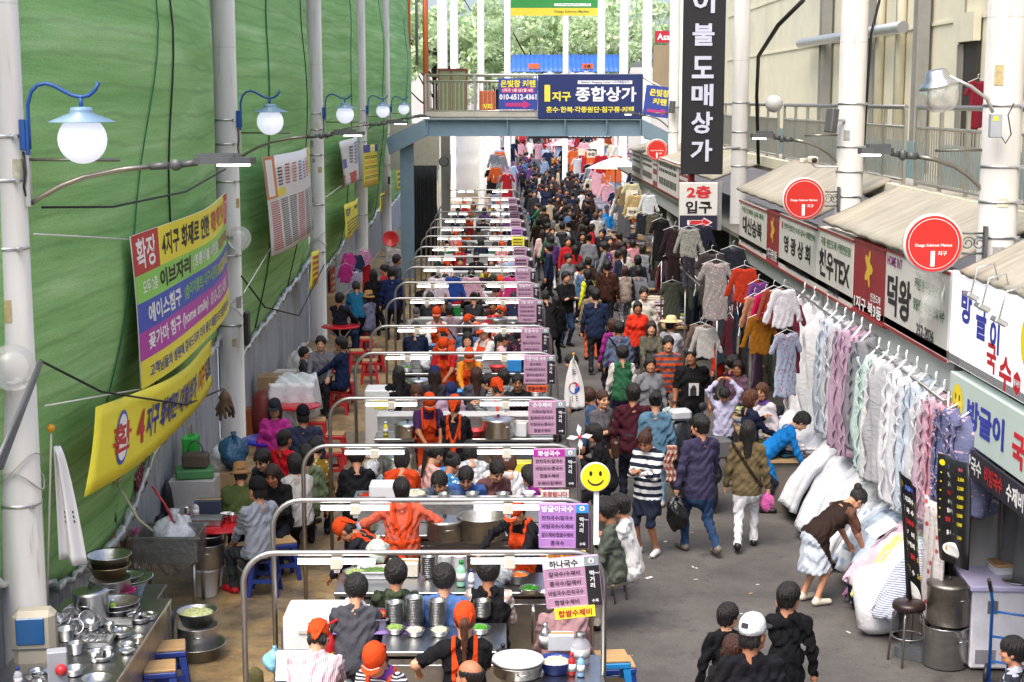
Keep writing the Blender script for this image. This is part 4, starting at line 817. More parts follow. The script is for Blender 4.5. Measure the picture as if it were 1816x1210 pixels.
shop_sign(1310,1358,2.86,3.74,'white shop sign with black letters at the far end of the row',SGW,[('대신승복',.5,.52,.36,0,.7,.03),('각종 단체복 승복 제작',.5,.82,.12,2,.8),('254-1881 010-2870-1555',.5,.16,.1,0,.8)],TRIM)
shop_sign(1358,1380,2.86,3.76,'narrow crimson sign with a gold emblem, farther of the two',SGR,[swirl,('1지구중앙동',.5,.2,.2,5,.8)],TRIM)
shop_sign(1380,1447,2.86,3.78,'white shop sign with four spaced black letters under the middle round sign',SGW,[('영 광 상 회',.5,.52,.3,0,.7,.03),('면주·인조견·수의·갑사·생활한복',.55,.82,.11,2,.8),('1호 254-9951 010-2521-6047',.52,.16,.09,0,.6),lambda mb,fn,W,H:disc(mb,fn,.1*W,.82*H,.07*H,1,.005)],TRIM)
shop_sign(1447,1511,2.88,3.82,'white shop sign mixing Korean and the Latin letters TEX',SGW,[('천우TEX',.5,.48,.42,0,.84,.03),('각종 원단도매 커텐전문점',.52,.8,.13,2,.8),('254-5818',.5,.13,.11,0,.3)],TRIM)
shop_sign(1511,1567,2.9,3.86,'crimson sign with a gold emblem beside the torn plastic sheet',SGR,[swirl,('1지구 북3동',.5,.16,.18,5,.86,.03),('인견도매',.74,.32,.11,5,.3)],TRIM)
shop_sign(1567,1679,2.93,3.88,'long white shop sign with two big black letters and green lines',SGW,[('덕왕',.25,.45,.5,0,.4,.03),('커텐·침구및쿠션제작',.72,.72,.14,2,.44),('맞춤전문 자가드 모비 자수',.72,.48,.14,2,.46),('252-2026',.68,.2,.15,0,.26,.02),('HOME INT',.16,.86,.12,7,.26)],TRIM)
def smile(mb,fn,u,v,r,rx=None):
 rx=rx or r;disc(mb,fn,u,v,rx,8,.004,36,r)
 for s in(-1,1):disc(mb,fn,u+s*rx*.34,v+r*.28,rx*.11,0,.006,14,r*.19)
 a0=[math.radians(200+q*14)for q in range(11)];pts=[(u+rx*.62*math.cos(a),v+r*.62*math.sin(a))for a in a0]+[(u+rx*.55*math.cos(a),v+r*.05+r*.53*math.sin(a))for a in a0[::-1]];poly(mb,fn,pts,0,.006)
LITW=mat('lit_sign_face','f0f1f6',.35,0,.02,emit=0.25)
def hexa(u,v,r):return lambda mb,fn,W,H:(poly(mb,fn,[(u*W+r*1.0*math.cos(a),v*H+r*math.sin(a))for a in[PI/6+PI/3*q for q in range(6)]],6,.004),put_text(mb,'풍국면',fn,u*W,v*H,r*.55,5,r*1.4,.03,'c',.006))
shop_sign(0,0,2.97,3.9,'large lit white sign with a smiley face and blue and red letters',LITW,[('방',.17,.67,.36,3,.11,.042),('글',.32,.58,.36,3,.1,.042),('이',.45,.5,.34,3,.09,.042),('국',.43,.27,.3,6,.09,.042),('수',.56,.19,.34,6,.11,.042),lambda mb,fn,W,H:smile(mb,fn,.76*W,.6*H,.3*H),hexa(.66,.16,.11)],None,SX,(15.58,12.4))
shop_sign(0,0,2.28,2.88,'lower pale green awning sign with a small smiley and blue and red letters',mat('pale_green_sign','c3d2c8',.5,0,.03),[lambda mb,fn,W,H:smile(mb,fn,.09*W,.56*H,.3*H),('방글이',.36,.5,.5,3,.34,.04),('국수',.7,.42,.52,6,.2,.04),hexa(.88,.3,.12)],None,SX,(15.5,12.2))
for px0,px1,z0,z1,lab,c in((1204,1222,3.1,4.0,'far crimson sign just left of the black vertical sign',SGR),(1166,1204,3.08,4.0,'far white sign between crimson strips, left of the black vertical sign',SGW),(1158,1166,3.08,3.98,'far thin crimson strip under the smallest round sign',SGR),(1138,1158,3.07,3.95,'far white sign under the smallest round sign',SGW),(1120,1137,3.05,3.93,'farthest white sign of the row, below the bridge end',SGW)):
 y0,y1=[float(gx(q,300,SX)[1])for q in(px0,px1)];shop_sign(0,0,z0,z1,lab,c,[lambda mb,fn,W,H:(dashes(mb,fn,.1*W,.55*H,.9*W,.9*H,2,0 if c is SGW else 5,3),dashes(mb,fn,.1*W,.12*H,.9*W,.5*H,1,0 if c is SGW else 5,5))],TRIM,SX,(y0,y1))
RRED=mat('round_sign_red','c82a22',.4,0,.03)
def round_sign(px,py,d,r,label):
 p=gy(px,py,d);o=empty('round_sign',tuple(p));tag(o,label,'sign','round red market signs');M=Matrix.Rotation(PI/2,3,'X')
 MB().lathe([(1e-4,-.035),(r,-.035),(r*1.01,0),(r,.035),(1e-4,.035)],(0,0,0),40,0,M).build('rim',SGW,o);fn=plane_fn((0,-.036,0),(1,0,0),(0,0,1));mb=MB()
 disc(mb,fn,0,0,r*.94,0,.002,44);disc(mb,fn,0,0,r*.85,1,.003,44);disc(mb,fn,0,0,r*.83,0,.004,44)
 put_text(mb,'Daegu Suhmun Market',fn,0,-.06*r,.13*r,1,1.3*r,.02,'c',.006);put_text(mb,'1',fn,-.02*r,-.5*r,.52*r,1,None,.06,'c',.006);put_text(mb,'지구',fn,.3*r,-.32*r,.16*r,1,None,.02,'c',.006)
 mb.build('lettering',[RRED,ink('f2f0ec')],o);br=MB();L_=5.0-p[0]-.17
 br.tube([(r,0,.1),(L_,0,.1)],.012,6);br.tube([(r,0,-.1),(L_,0,-.1)],.012,6)
 for q in(.25,.75):c=(r+(L_-r)*q,0,0);br.tube([(c[0]+.07*math.cos(a)*(1-a/14),0,.07*math.sin(a)*(1-a/14))for a in np.linspace(0,10,24)],.007,5)
 br.box((L_,0,0),(.03,.08,.34));br.build('scroll_bracket',DKGREY,o)
round_sign(1654,432,15.3,.295,'largest round red market sign above the smiley shop sign');round_sign(1425,353,22.0,.305,'middle round red market sign above the white shop signs');round_sign(1165,266,44.5,.31,'smallest round red market sign, by the bridge end')
p=gy(1247,150,31);o=empty('vertical_sign',(p[0],31,4.14));tag(o,'tall black vertical sign with white letters hanging by a column','sign');MB().box((0,0,2.3),(.83,.1,4.6),0,0,.01).build('panel',mat('black_banner','1b1b1d',.6,0,.1),o)
mb=MB();fn=plane_fn((0,-.051,0),(1,0,0),(0,0,1))
for s,v in(('이',3.36),('불',2.73),('도',2.1),('매',1.56),('상',1.02),('가',.47)):put_text(mb,s,fn,-.02,v,.43,0,None,.03,'c',.02,.43)
mb.build('lettering',ink('c9cadb'),o);MB().tube([(.4,.05,.5),(.85,.6,.5)],.02,6).build('bracket',CLAMP,o)
p=gy(1239,366,30.6);o=empty('entrance_sign',(p[0],30.6,p[2]));tag(o,'white sign with a red arrow to the upper floor entrance','sign');MB().box((0,.06,0),(.76,.12,.93),0,0,.01).build('panel',SGW,o);MB().box((.42,.06,0),(.07,.14,.95)).build('side_frame',CLAMP,o)
mb=MB();fn=plane_fn((0,-.001,0),(1,0,0),(0,0,1));rect(mb,fn,-.37,-.46,.37,-.18,2,.002);put_text(mb,'2층',fn,0,.28,.25,0,None,.04,'c',.005,.48);put_text(mb,'입구',fn,0,-.02,.25,1,None,.03,'c',.005,.52)
for k,(c,s)in enumerate(((3,1.0),(0,.86))):poly(mb,fn,[(x*s+.02,-.32+z*s)for x,z in((-.24,-.045),(.08,-.045),(.08,-.1),(.26,0),(.08,.1),(.08,.045),(-.24,.045))],c,.004+.002*k)
mb.build('lettering',[ink('c8282e'),ink('1d1d1f'),ink('2a2438'),ink('f2f0ec')],o)
def board(name,px0,py0,px1,py1,y,label,base,items,inks,th=.06,roll=0,cat='sign',extra=None):
 a,b=gy(px0,py0,y),gy(px1,py1,y);W,H=b[0]-a[0],a[2]-b[2];o=MB().box((0,th/2,0),(W,th,H),0,0,.004).build(name,base,None,((a[0]+b[0])/2,y,(a[2]+b[2])/2));o.rotation_euler=(0,roll,0);tag(o,label,cat)
 fn=plane_fn((-W/2,-.002,-H/2),(1,0,0),(0,0,1));mb=MB()
 for it in items:
  if callable(it):it(mb,fn,W,H)
  else:s,u,v,h,c,wd=it[:6];put_text(mb,s,fn,u*W,v*H,h*H,c,None,it[6]if len(it)>6 else .02,'c',.008,wd*W if wd else None)
 if mb.v:mb.build('lettering',[ink(c)for c in inks],o)
 return o
def arrow(u,v,s,c):return lambda mb,fn,W,H:poly(mb,fn,[(W*u+x*s*W,H*v+z*s*W)for x,z in((-.4,-.06),(.16,-.06),(.16,-.15),(.42,0),(.16,.15),(.16,.06),(-.4,.06))],c,.005)
NVY=mat('sign_navy','1f2d63',.45,0,.03);BLB=mat('sign_blue','34479a',.5,0,.042)
board('bridge_sign',954,132,1139,210,48.85,'large navy sign with yellow and white letters on the footbridge',NVY,[('1',.09,.57,.38,0,.055,.03),('지구',.225,.5,.22,0,.18,.04),('종합상가',.65,.55,.34,1,.58,.03),('혼수·한복·각종원단·침구류·커텐',.5,.2,.14,0,.84,.03),lambda mb,fn,W,H:rect(mb,fn,.38*W,.78*H,.9*W,.86*H,1,.004),('District 1 Shopping Center / 1지구종합상가',.64,.82,.07,2,.46)],['e6d84a','e8e8ee','26336e'])
board('small_banner',884,139,953,195,48.88,'blue banner with a pink arrow left of the navy bridge sign',BLB,[('은빛창 커텐',.5,.83,.24,0,.9,.04),lambda mb,fn,W,H:rect(mb,fn,.08*W,.54*H,.92*W,.7*H,2,.004),('1지구 1층 남1동 4호',.5,.62,.11,1,.78,.02),('010-6512-4361',.5,.41,.18,1,.95,.03),arrow(.5,.16,.8,2)],['e6d84a','f0eef2','b8387a'],.02)
board('small_banner',1143,153,1192,208,48.88,'tilted blue banner with a pink arrow right of the navy bridge sign',BLB,[('은빛창',.5,.78,.24,0,.7,.04),('커텐',.55,.5,.22,0,.5,.04),arrow(.5,.18,.9,1)],['e6d84a','b8387a'],.02,.12)
board('green_banner',906,-40,1060,28,84,'green and yellow banner at the top edge between far columns',mat('banner_green','2f8a3c',.5),[lambda mb,fn,W,H:rect(mb,fn,0,0,W,.2*H,0,.004),('전남의 광장',.5,.6,.34,1,.8,.04),lambda mb,fn,W,H:rect(mb,fn,.5*W,.25*H,.92*W,.32*H,1,.004),('Daegu Suhmun Market',.7,.1,.09,2,.4),('1 F Shopping Road / 1-2F',.71,.285,.05,2,.38)],['e6c83a','f0f0ea','3a5a2a'],.03)
board('red_sign',1162,55,1203,76,60,'small red sign with white Latin letters behind the black vertical sign',mat('sign_red','b02338',.5),[('Asaad',.52,.5,.55,0,.86,.02)],['f0eeee'],.1)
tag(MB().box((gy(1185,100,61)[0],61.2,6.6),(1.1,.3,2.2)).build('slatted_shed',mat('shed_slats','9a8a70',.7,0,.25,9,stretch=(8,1,.2))),'brown slatted hut under the small red sign','hut')
board('overhead_board',938,236,1085,246,58,'dark overhead board under the footbridge',mat('dark_board','23242c',.4),[lambda mb,fn,W,H:dashes(mb,fn,.48*W,.2*H,.98*W,.7*H,1,0,2)],['e8e8f0'],.2)
for k,(px,tx)in enumerate(((947,118),(1042,117))):board('orange_plate',px-10,113,px+10,122,97,['orange plate on the left part of the blue roof','orange plate reading second floor on the blue roof'][k],mat('plate_orange','e06a3a',.5),[('2층',.5,.5,.6,0,.6,.03)]if k else[],['3a2a20'],.04)
for px0,py0,px1,py1,y,tx,lab in((1111,338,1131,362,38.3,'수의','small handwritten placard above the hung shirts'),(1138,350,1154,364,38.0,'도포','smaller handwritten placard right of the tall one'),(1112,368,1130,384,38.2,'색안들','handwritten placard under the tall placard'),(1041,268,1056,280,75,'수의','far white placard above the far clothes racks'),(1025,264,1037,276,78,'','far pale pink placard beside a white one')):
 board('placard',px0,py0,px1,py1,y,lab,mat('placard_card','ddd3bc',.7),[(tx,.5,.5,.6 if len(tx)<3 else .4,0,.75,.03)]if tx else[],['2a2420'],.03)
# ------ kit of small things (each builder makes one thing at the origin of its base)
def bowl_me(r=.075,h=.05):return MB().lathe([(r*.45,0),(r*.5,.004),(r*.82,h*.5),(r*.93,h*.93),(r*1.1,h),(r*1.1,h+.003),(r*.9,h-.002),(r*.78,h*.5),(1e-4,.008)],(0,0,0),20).mesh('bowl')
BOWL=bowl_me();BOWL.materials.append(STEEL);BOWLW=bowl_me(.07,.055);BOWLW.materials.append(WHITE);CUP=bowl_me(.042,.09);CUP.materials.append(STEEL)
def stack(me,x,y,z,n,step,label,cat,group):
 for k in range(n):
  o=link(cat,me,None,(x+.002*math.sin(k*5),y+.002*math.cos(k*7),z+k*step),k*1.3);tag(o,label,cat,group)
def pot(x,y,z,r,h,label,lid=True,m=None,cat='pot',group=None,ears=True):
 m=m or STEEL;t=empty('cooking_pot',(x,y,z),r*9);tag(t,label,cat,group)
 MB().lathe([(r*.93,0),(r,.02),(r,h-.01),(r*1.05,h),(r*1.05,h+.008),(r*.97,h),(r*.96,.05),(1e-4,.04)],(0,0,0),28).build('pot_body',m,t)
 if ears:
  for s in(-1,1):MB().tube([(s*r,-.05,h*.72),(s*(r+.035),-.045,h*.75),(s*(r+.035),.045,h*.75),(s*r,.05,h*.72)],.008,6).build('handle',m,t)
 if lid:l=MB().lathe([(r*1.06,h+.009),(r*1.06,h+.016),(r*.7,h+.03),(r*.15,h+.042),(1e-4,h+.042)],(0,0,0),28).build('lid',m,t);MB().sphere((0,0,h+.06),.022,10).build('knob',BLACK,l)
 return t
def basin(x,y,z,r,h,label,m=None,cat='basin',fill=None,group=None):
 o=MB().lathe([(r*.7,0),(r*.74,.006),(r*.97,h-.008),(r*1.06,h),(r*1.06,h+.006),(r*.95,h-.004),(r*.7,.014),(1e-4,.012)],(0,0,0),28).build('basin',m or STEEL,None,(x,y,z));tag(o,label,cat,group)
 if fill:heap(o,r*.82,h*.75,fill,'food')
 return o
def blob(mb,c,r,n=9,seed=0,mi=0,amp=.18,sq=(1,1,1)):
 rs=random.Random(seed);ph=[rs.uniform(0,6)for _ in range(6)];vs=[];k=n
 for i in range(k+1):
  for j in range(2*k):
   a,b=PI*i/k,PI*j/k;d=1+amp*(math.sin(3*a+ph[0]+2*b)*.5+math.sin(5*b+ph[1]+a)*.35+math.sin(7*a+3*b+ph[2])*.3)
   vs.append((c[0]+r*d*math.sin(a)*math.cos(b)*sq[0],c[1]+r*d*math.sin(a)*math.sin(b)*sq[1],c[2]-r*d*math.cos(a)*sq[2]))
 w=2*k;mb.add(vs,[(i*w+j,i*w+(j+1)%w,(i+1)*w+(j+1)%w,(i+1)*w+j)for i in range(k)for j in range(w)],mi,True);return mb
def heap(parent,r,z,col,name='food',n=60,s=.018):
 """a heap of cut food: many small pieces"""
 rs=random.Random(int(r*1e4));mb=MB();blob(mb,(0,0,z),r,8,3,0,.12,(1,1,.28))
 for k in range(n):
  a,q=rs.uniform(0,6.28),r*math.sqrt(rs.random())*.95;mb.box((q*math.cos(a),q*math.sin(a),z+r*.28*(1-(q/r)**2)+.006),(s*rs.uniform(.6,2.2),s*.6,s*.5),rs.uniform(0,3),0,0,rs.uniform(-.5,.5),rs.uniform(-.5,.5))
 return mb.build(name,mat('food_'+col,col,.6,0,.35,40),parent)
def bottle(x,y,z,r,h,body,cap,label,cat='bottle',group=None):
 o=MB().lathe([(r*.95,0),(r,.01),(r,h*.62),(r*.85,h*.72),(r*.42,h*.82),(r*.42,h*.9),(1e-4,h*.9)],(0,0,0),16).build('bottle',body,None,(x,y,z));tag(o,label,cat,group)
 MB().lathe([(r*.5,h*.86),(r*.5,h),(1e-4,h)],(0,0,0),12).build('cap',cap,o);MB().lathe([(r*1.01,h*.2),(r*1.015,h*.2),(r*1.015,h*.52),(r*1.01,h*.52)],(0,0,0),16).build('paper_label',WPR,o);return o
def carton(x,y,z,d,rz,m,label,cat='box',flaps=False,group=None):
 o=MB().box((0,0,d[2]/2),d,0,0,.006).build('carton',m,None,(x,y,z),rz);tag(o,label,cat,group)
 if flaps:
  for s in(-1,1):MB().box((s*(d[0]/2+.06),0,d[2]+.04),(.14,d[1],.006),0,0,0,0,s*.6).build('flap',m,o)
 MB().box((0,0,d[2]+.002),(d[0],.05,.003)).build('tape',mat('packing_tape','b49a6a',.3),o);return o
def polybag(x,y,z,r,col,label,sq=(1,1,1.1),cat='bag',rough=.25,alpha=1.0):
 mb=MB();blob(mb,(0,0,r*sq[2]*.95),r,14,int(r*999)+len(label),0,.22,sq);mb.lathe([(r*.16,r*sq[2]*1.85),(r*.1,r*sq[2]*2.0),(r*.22,r*sq[2]*2.3),(r*.05,r*sq[2]*2.25)],(0,0,0),9)
 o=mb.build('plastic_bag',mat('poly_'+col,col,rough,0,.2,16,.9,22,alpha=alpha),None,(x,y,z));tag(o,label,cat);return o
def tray(x,y,z,w,d,h,label,m=None,fill=None,cat='tray',rz=0):
 mb=MB();t_=.006;mb.box((0,0,t_/2),(w,d,t_));[mb.box((s*(w/2),0,h/2),(t_,d+t_,h))for s in(-1,1)];[mb.box((0,s*(d/2),h/2),(w-t_*2,t_,h))for s in(-1,1)]
 [mb.box((s*(w/2+.012),0,h),(.026,d+.04,.005))for s in(-1,1)];[mb.box((0,s*(d/2+.012),h),(w-.002,.026,.0052))for s in(-1,1)]
 o=mb.build('tray',m or STEEL,None,(x,y,z),rz);tag(o,label,cat)
 if fill:f=heap(o,min(w,d)*.42,h*.6,fill);f.scale=(w/min(w,d),d/min(w,d),1)
 return o
def make_stool(col,wood=True,h=.45,s=.3):
 t=empty('plastic_stool');mb=MB();mb.box((0,0,h-.03),(s,s,.06),0,0,.012);b=mb.build('seat',col,t)
 for sx in(-1,1):
  for sy in(-1,1):MB().add([(sx*(s/2-.005+dx*.0)-sx*.0,sy*(s/2-.005),h-.06)for dx in(0,)]+[(sx*(s/2-.07),sy*(s/2-.005),h-.06),(sx*(s/2-.07),sy*(s/2-.07),h-.06),(sx*(s/2-.005),sy*(s/2-.07),h-.06)]+[(sx*(s/2+.035),sy*(s/2+.035),0),(sx*(s/2-.01),sy*(s/2+.035),0),(sx*(s/2-.01),sy*(s/2-.01),0),(sx*(s/2+.035),sy*(s/2-.01),0)],[(0,1,2,3),(4,7,6,5),(0,4,5,1),(1,5,6,2),(2,6,7,3),(3,7,4,0)]).build('leg',col,t)
 k=MB();[k.box((0,sy*(s/2+.008),h*.42),(s-.02,.02,.05))for sy in(-1,1)];[k.box((sx*(s/2+.008),0,h*.42),(.02,s-.02,.05))for sx in(-1,1)];k.build('rungs',col,t)
 if wood:MB().box((0,0,h+.012),(s*.96,s*.96,.024),0,0,.006).build('seat_board',WOODTOP,t)
 return t
STOOLS={c:make_stool(m)for c,m in(('red',RED),('blue',BLUE))};STOOLS['sky']=make_stool(mat('sky_plastic','1c86c8',.4,0,.1),True,.45,.3);STU={k:False for k in STOOLS}
def stool(c,x,y,label,rz=.1,z=0,group='plastic stools'):
 o=STOOLS[c]if not STU[c]else copy_tree(STOOLS[c]);STU[c]=True;o.location=(x,y,z);o.rotation_euler=(0,0,rz);tag(o,label,'stool',group);return o
def round_table(x,y,r,m,label,h=.72):
 t=empty('round_table',(x,y,0));tag(t,label,'table');MB().lathe([(r*.97,h-.03),(r,h-.025),(r,h-.004),(r*.985,h),(1e-4,h)],(0,0,0),36).build('tabletop',m,t)
 for a in(0,PI/2):
  c,s=math.cos(a)*r*.6,math.sin(a)*r*.6
  for q in(-1,1):MB().tube([(q*c,q*s,h-.03),(-q*c,-q*s,.02)],.014,8).build('leg',WHITE,t)
 return t
# ------ food stalls: steel counters under lamp frames
RAILY=[12.15,13.82,16.08,18.72,22.17,24.88,28.44,30.96,33.85,36.2,38.6,41.7,44.6,47.7,50.9,54.5,58.3,63.5]
FRL,FRR=-2.07,.86;SLIP=mat('counter_laminate','c9c8c4',.4,0,.1,4,dirt=.3);LIL=mat('lilac_sign','b58aa6',.5,0,.05);BLKS=mat('sign_black','17181a',.45,0,.1)
names=['nearest','second','third','fourth','fifth','sixth','seventh','eighth','ninth','tenth','eleventh','twelfth','thirteenth','fourteenth','fifteenth','sixteenth','seventeenth','farthest']
fr=empty('lamp_frame');pts=[(FRL,0,0),(FRL,0,1.72)]+[(FRL+.26*(1-math.cos(a)),0,1.72+.26*math.sin(a))for a in np.linspace(.2,PI/2,7)]+[(FRR-.26*(1-math.cos(a)),0,1.72+.26*math.sin(a))for a in np.linspace(PI/2,.2,7)]+[(FRR,0,1.72),(FRR,0,0)]
MB().tube(pts,.024,12).build('frame_tube',TUBE,fr)
for x in(FRL+.76,FRL+2.16):k=MB().box((x,0,1.9),(.09,.1,.1),0,0,.01).build('junction_box',CREAMP,fr);MB().box((x,.01,1.835),(.045,.035,.05),0,0,.006).build('lamp_neck',WHITE,k)
for x in(FRL+.76,FRL+2.16):MB().tube([(x-.31,-.02,1.905),(x+.31,-.02,1.905)],.014,10).build('fluorescent_tube',LAMPW,fr);MB().box((x,.005,1.93),(.64,.03,.012),0,0,.006).build('lamp_housing',WHITE,fr)
for i,y in enumerate(RAILY):o=fr if i==0 else copy_tree(fr);o.location=(0,y,0);tag(o,f'steel tube frame with two strip lamps, {names[i]} of the row from the camera','lamp frame','lamp frames over the food stalls')
MENU=[('하나국수',['칼국수/수제비','콩국수/칼제비','비빔국수/잔치국수','찹쌀수제비']),('방글이국수',['잔치국수/칼국수','비빔국수/수제비','칼수제비/찹쌀수제비','콩국수']),('화성국수',['잔치국수/칼국수','비빔국수/콩국수','찹쌀수제비','수제비/칼제비']),('손수제비',['수제비/칼국수','칼제비/잔치국수','비빔국수/콩국수','찹쌀수제비']),('기훈이네 국수',['칼수제비','수제비/잔치국수','콩국수/칼국수','냉국수/비빔국수']),('청송국수',['칼수제비','칼국수/잔치국수','수제비/냉국수']),('7호 국수',['칼국수/수제비','칼제비/콩국수','잔치국수/냉국수','비빔국수']),('청실국수',['칼국수/수제비','콩국수/칼국수']),('영주분식',['칼국수/수제비','잔치국수'])]
HEADC=[('e6e4e0','17171a'),('b987c4','f2eef2'),('b02a9a','f4eef2')]
SIGL=['menu sign with a white heading in black letters, nearest of the row','violet menu sign with a bright blue corner, second of the row','menu sign with a magenta heading beside the smiley disc','lilac menu sign fourth from the camera, above the pinwheel','lilac menu sign beside the Korean flag, an orange strip below it','lilac menu sign sixth from the camera, just beyond the flag','small lilac menu sign seventh from the camera','small lilac menu sign eighth from the camera','small lilac menu sign ninth from the camera']
INK6=[ink(c)for c in('f2eef2','2a1c28','17171a','d81f2a','2f8fd0','8f9ba0')]
for i,y in enumerate(RAILY[:17]):
 roll=(-.1,0,-.02,-.01)[i]if i<4 else 0;W,H=.46,(.43 if i<7 else .36)
 o=empty('menu_sign',(FRR-.03-W/2,y-.05,1.96-H/2));o.rotation_euler=(0,roll,-.04);tag(o,SIGL[i]if i<9 else f'tiny far menu sign on the {names[i]} lamp frame of the row','sign','menu signs on the stall frames')
 base=LIL if i not in(1,12)else mat('violet_sign','b07cc0',.5);MB().box((0,0,0),(W,.03,H),0,0,.012).build('panel',base if i!=11 else YEL,o);fn=plane_fn((-W/2,-.016,-H/2),(1,0,0),(0,0,1));mb=MB()
 rect(mb,fn,W*.74,.01,W*.985,H*.8,2,.002);rect(mb,fn,W*.74,H*.8,W*.985,H*.985,4 if i==1 else 5,.002);disc(mb,fn,W*.86,H*.9,.024,0,.004,16)
 if i<9:
  hd,ln=MENU[i]
  if i in(0,2):ci=len(INK6)+(0 if i==0 else 1);rect(mb,fn,.005,H*.8,W*.735,H*.985,ci,.002)
  put_text(mb,hd,fn,W*.37,H*.885,.062,2 if i==0 else 0,W*.66,.03,'c',.005)
  for k,s in enumerate(ln):
   v=H*(.69-.185*k)if len(ln)==4 else H*(.66-.24*k);put_text(mb,s,fn,W*.37,v,.042,1,W*.62,.015,'c',.005);rect(mb,fn,.02,v-H*.09,W*.71,v-H*.084,0,.003)
  put_text(mb,'6',fn,W*.86,H*.9,.03,2,None,.02,'c',.006)
  for k,s in enumerate('먹거리'):put_text(mb,s,fn,W*.85,H*(.66-.12*k),.044,0,None,.02,'c',.005)
  put_text(mb,'Food',fn,W*.94,H*.66,.016,0,.04,.01,'c',.005);put_text(mb,'수목',fn,W*.87,H*.12,.028,0,None,.015,'c',.005)
 else:dashes(mb,fn,W*.08,H*.08,W*.68,H*.92,4,1,i)
 mb.build('lettering',INK6+[mat('heading_white',HEADC[0][0],.5),mat('heading_magenta',HEADC[2][0],.5)],o)
def strip_sign(x,y,z,w,h,base,s,c,label,roll=0):
 o=MB().box((0,0,0),(w,.012,h),0,0,.003).build('strip_sign',base,None,(x,y,z));o.rotation_euler=(0,roll,0);tag(o,label,'sign');mb=MB();put_text(mb,s,plane_fn((0,-.0065,0),(1,0,0),(0,0,1)),0,0,h*.62,0,w*.92,.03,'c',.004);mb.build('lettering',ink(c),o)
strip_sign(.62,12.07,1.5,.33,.095,YEL,'찹쌀수제비','b3262a','yellow strip with red letters hung under the nearest menu sign',-.1);strip_sign(.62,13.75,1.475,.36,.09,mat('amber_sign','e8c030',.5),'전메뉴 포장됩니다','b3262a','amber strip sign under the violet menu sign')
strip_sign(.6,16.0,1.47,.3,.09,SGW,'포장됩니다','b3262a','white strip sign with red letters under the magenta headed menu sign');strip_sign(.56,22.1,1.47,.3,.09,mat('orange_sign','e0562a',.5),'찹쌀수제비','3a1410','orange strip sign under the menu sign by the flag');strip_sign(.55,24.8,1.47,.3,.08,mat('orange_sign','e0562a',.5),'칼수제비','3a1410','orange strip sign under the sixth menu sign')
p=gx(1056,846,.84);t=empty('smiley_sign',(p[0],p[1],p[2]));tag(t,'round yellow smiley sign on a white stick','sign');MB().lathe([(1e-4,-.012),(.13,-.012),(.13,.012),(1e-4,.012)],(0,0,0),36,0,Matrix.Rotation(PI/2,3,'X')).build('disc',SGW,t);mb=MB();smile(mb,plane_fn((0,-.013,0),(1,0,0),(0,0,1)),0,0,.122);mb.build('lettering',SIM,t);MB().box((.01,.02,-.36),(.045,.015,.5)).build('stick',WHITE,t)
p=gy(1021,690,22.3);t=empty('national_flag',(p[0],p[1],p[2]));tag(t,'Korean flag hanging from a pole beside the alley','flag');MB().tube([(-.1,0,-.45),(-.035,0,.5)],.008,6).build('flag_pole',CREAMP,t);MB().sphere((-.035,0,.52),.022,10).build('finial',mat('flag_gold','d89a20',.3),t)
ff=lambda u,v:Vector((-.04+.17*(u-.5)*(1-v)**.4*2.0*(.35+.65*math.sin(PI*min(1,.15+.6*(1-v))))+.03*(1-v),.03*math.sin(u*9+v*3),-.3+.76*v));MB().sheet(lambda u,v:ff(u,v),14,16,.004).build('cloth',WPR,t)
mb=MB();N0=Vector((0,-1,0));ffn=lambda u,v:(ff(u,v),N0)
for c,a0 in((0,0),(1,PI)):poly(mb,ffn,[(.5+.3*math.cos(a0+a+.3),.42+.11*math.sin(a0+a+.3))for a in np.linspace(0,PI,16)],c,.012)
for q in(.68,.72,.76):rect(mb,ffn,.4,q,.68,q+.018,2,.012)
for q in(.16,.2,.24):rect(mb,ffn,.36,q,.64,q+.018,2,.012)
mb.build('lettering',[ink('c8283a'),ink('2a4a9a'),ink('17171a')],t)
p=gx(1028,775,.9);t=empty('pinwheel',tuple(p));tag(t,'white paper pinwheel with a red and blue hub on the stall frame','pinwheel');w_=MB()
for k in range(4):M=Matrix.Rotation(k*PI/2+.4,3,'Y');w_.prism([(0,0),(.05,.06),(.125,.075),(.1,.02)],-.004,.002,0,M@Matrix.Rotation(PI/2,3,'X'))
w_.build('vane',WPR,t);MB().sphere((0,-.012,0),.02,10).build('hub',ink('c8283a'),t);MB().tube([(0,.01,0),(0,.02,-.3)],.006,6).build('stick',WHITE,t)
def counter(y0,y1,x0,x1,h,label,rz=0,shelf=True,ledge=None,m=None):
 t=empty('steel_counter',((x0+x1)/2,(y0+y1)/2,0),rz);tag(t,label,'counter');w,d=x1-x0,y1-y0;MB().box((0,0,h-.02),(w,d,.04),0,0,.006).build('worktop',m or STEEL,t)
 b=MB();b.box((0,0,h/2-.03),(w-.06,d-.08,h-.1));b.build('cabinet',STEEL_OLD,t)
 k=MB();[k.box((sx*(w/2-.03),sy*(d/2-.03),h/2-.02),(.04,.04,h-.04))for sx in(-1,1)for sy in(-1,1)];k.build('corner_posts',TUBE,t);n=max(2,int(w/.6));k=MB();[k.box((-w/2+.03+(w-.06)*(q+.5)/n,-d/2+.036,h/2-.03),((w-.06)/n-.02,.008,h-.2),0,0,.003)for q in range(n)];k.build('door_panels',STEEL,t)
 if ledge:MB().box((0,ledge[0],ledge[1]),(w,ledge[2],.03),0,0,.006).build('serving_ledge',SLIP,t);MB().box((0,ledge[0]-ledge[2]/2+.02,(h+ledge[1])/2),(w-.02,.03,ledge[1]-h-.01)).build('splash_panel',STEEL_OLD,t)
 return t
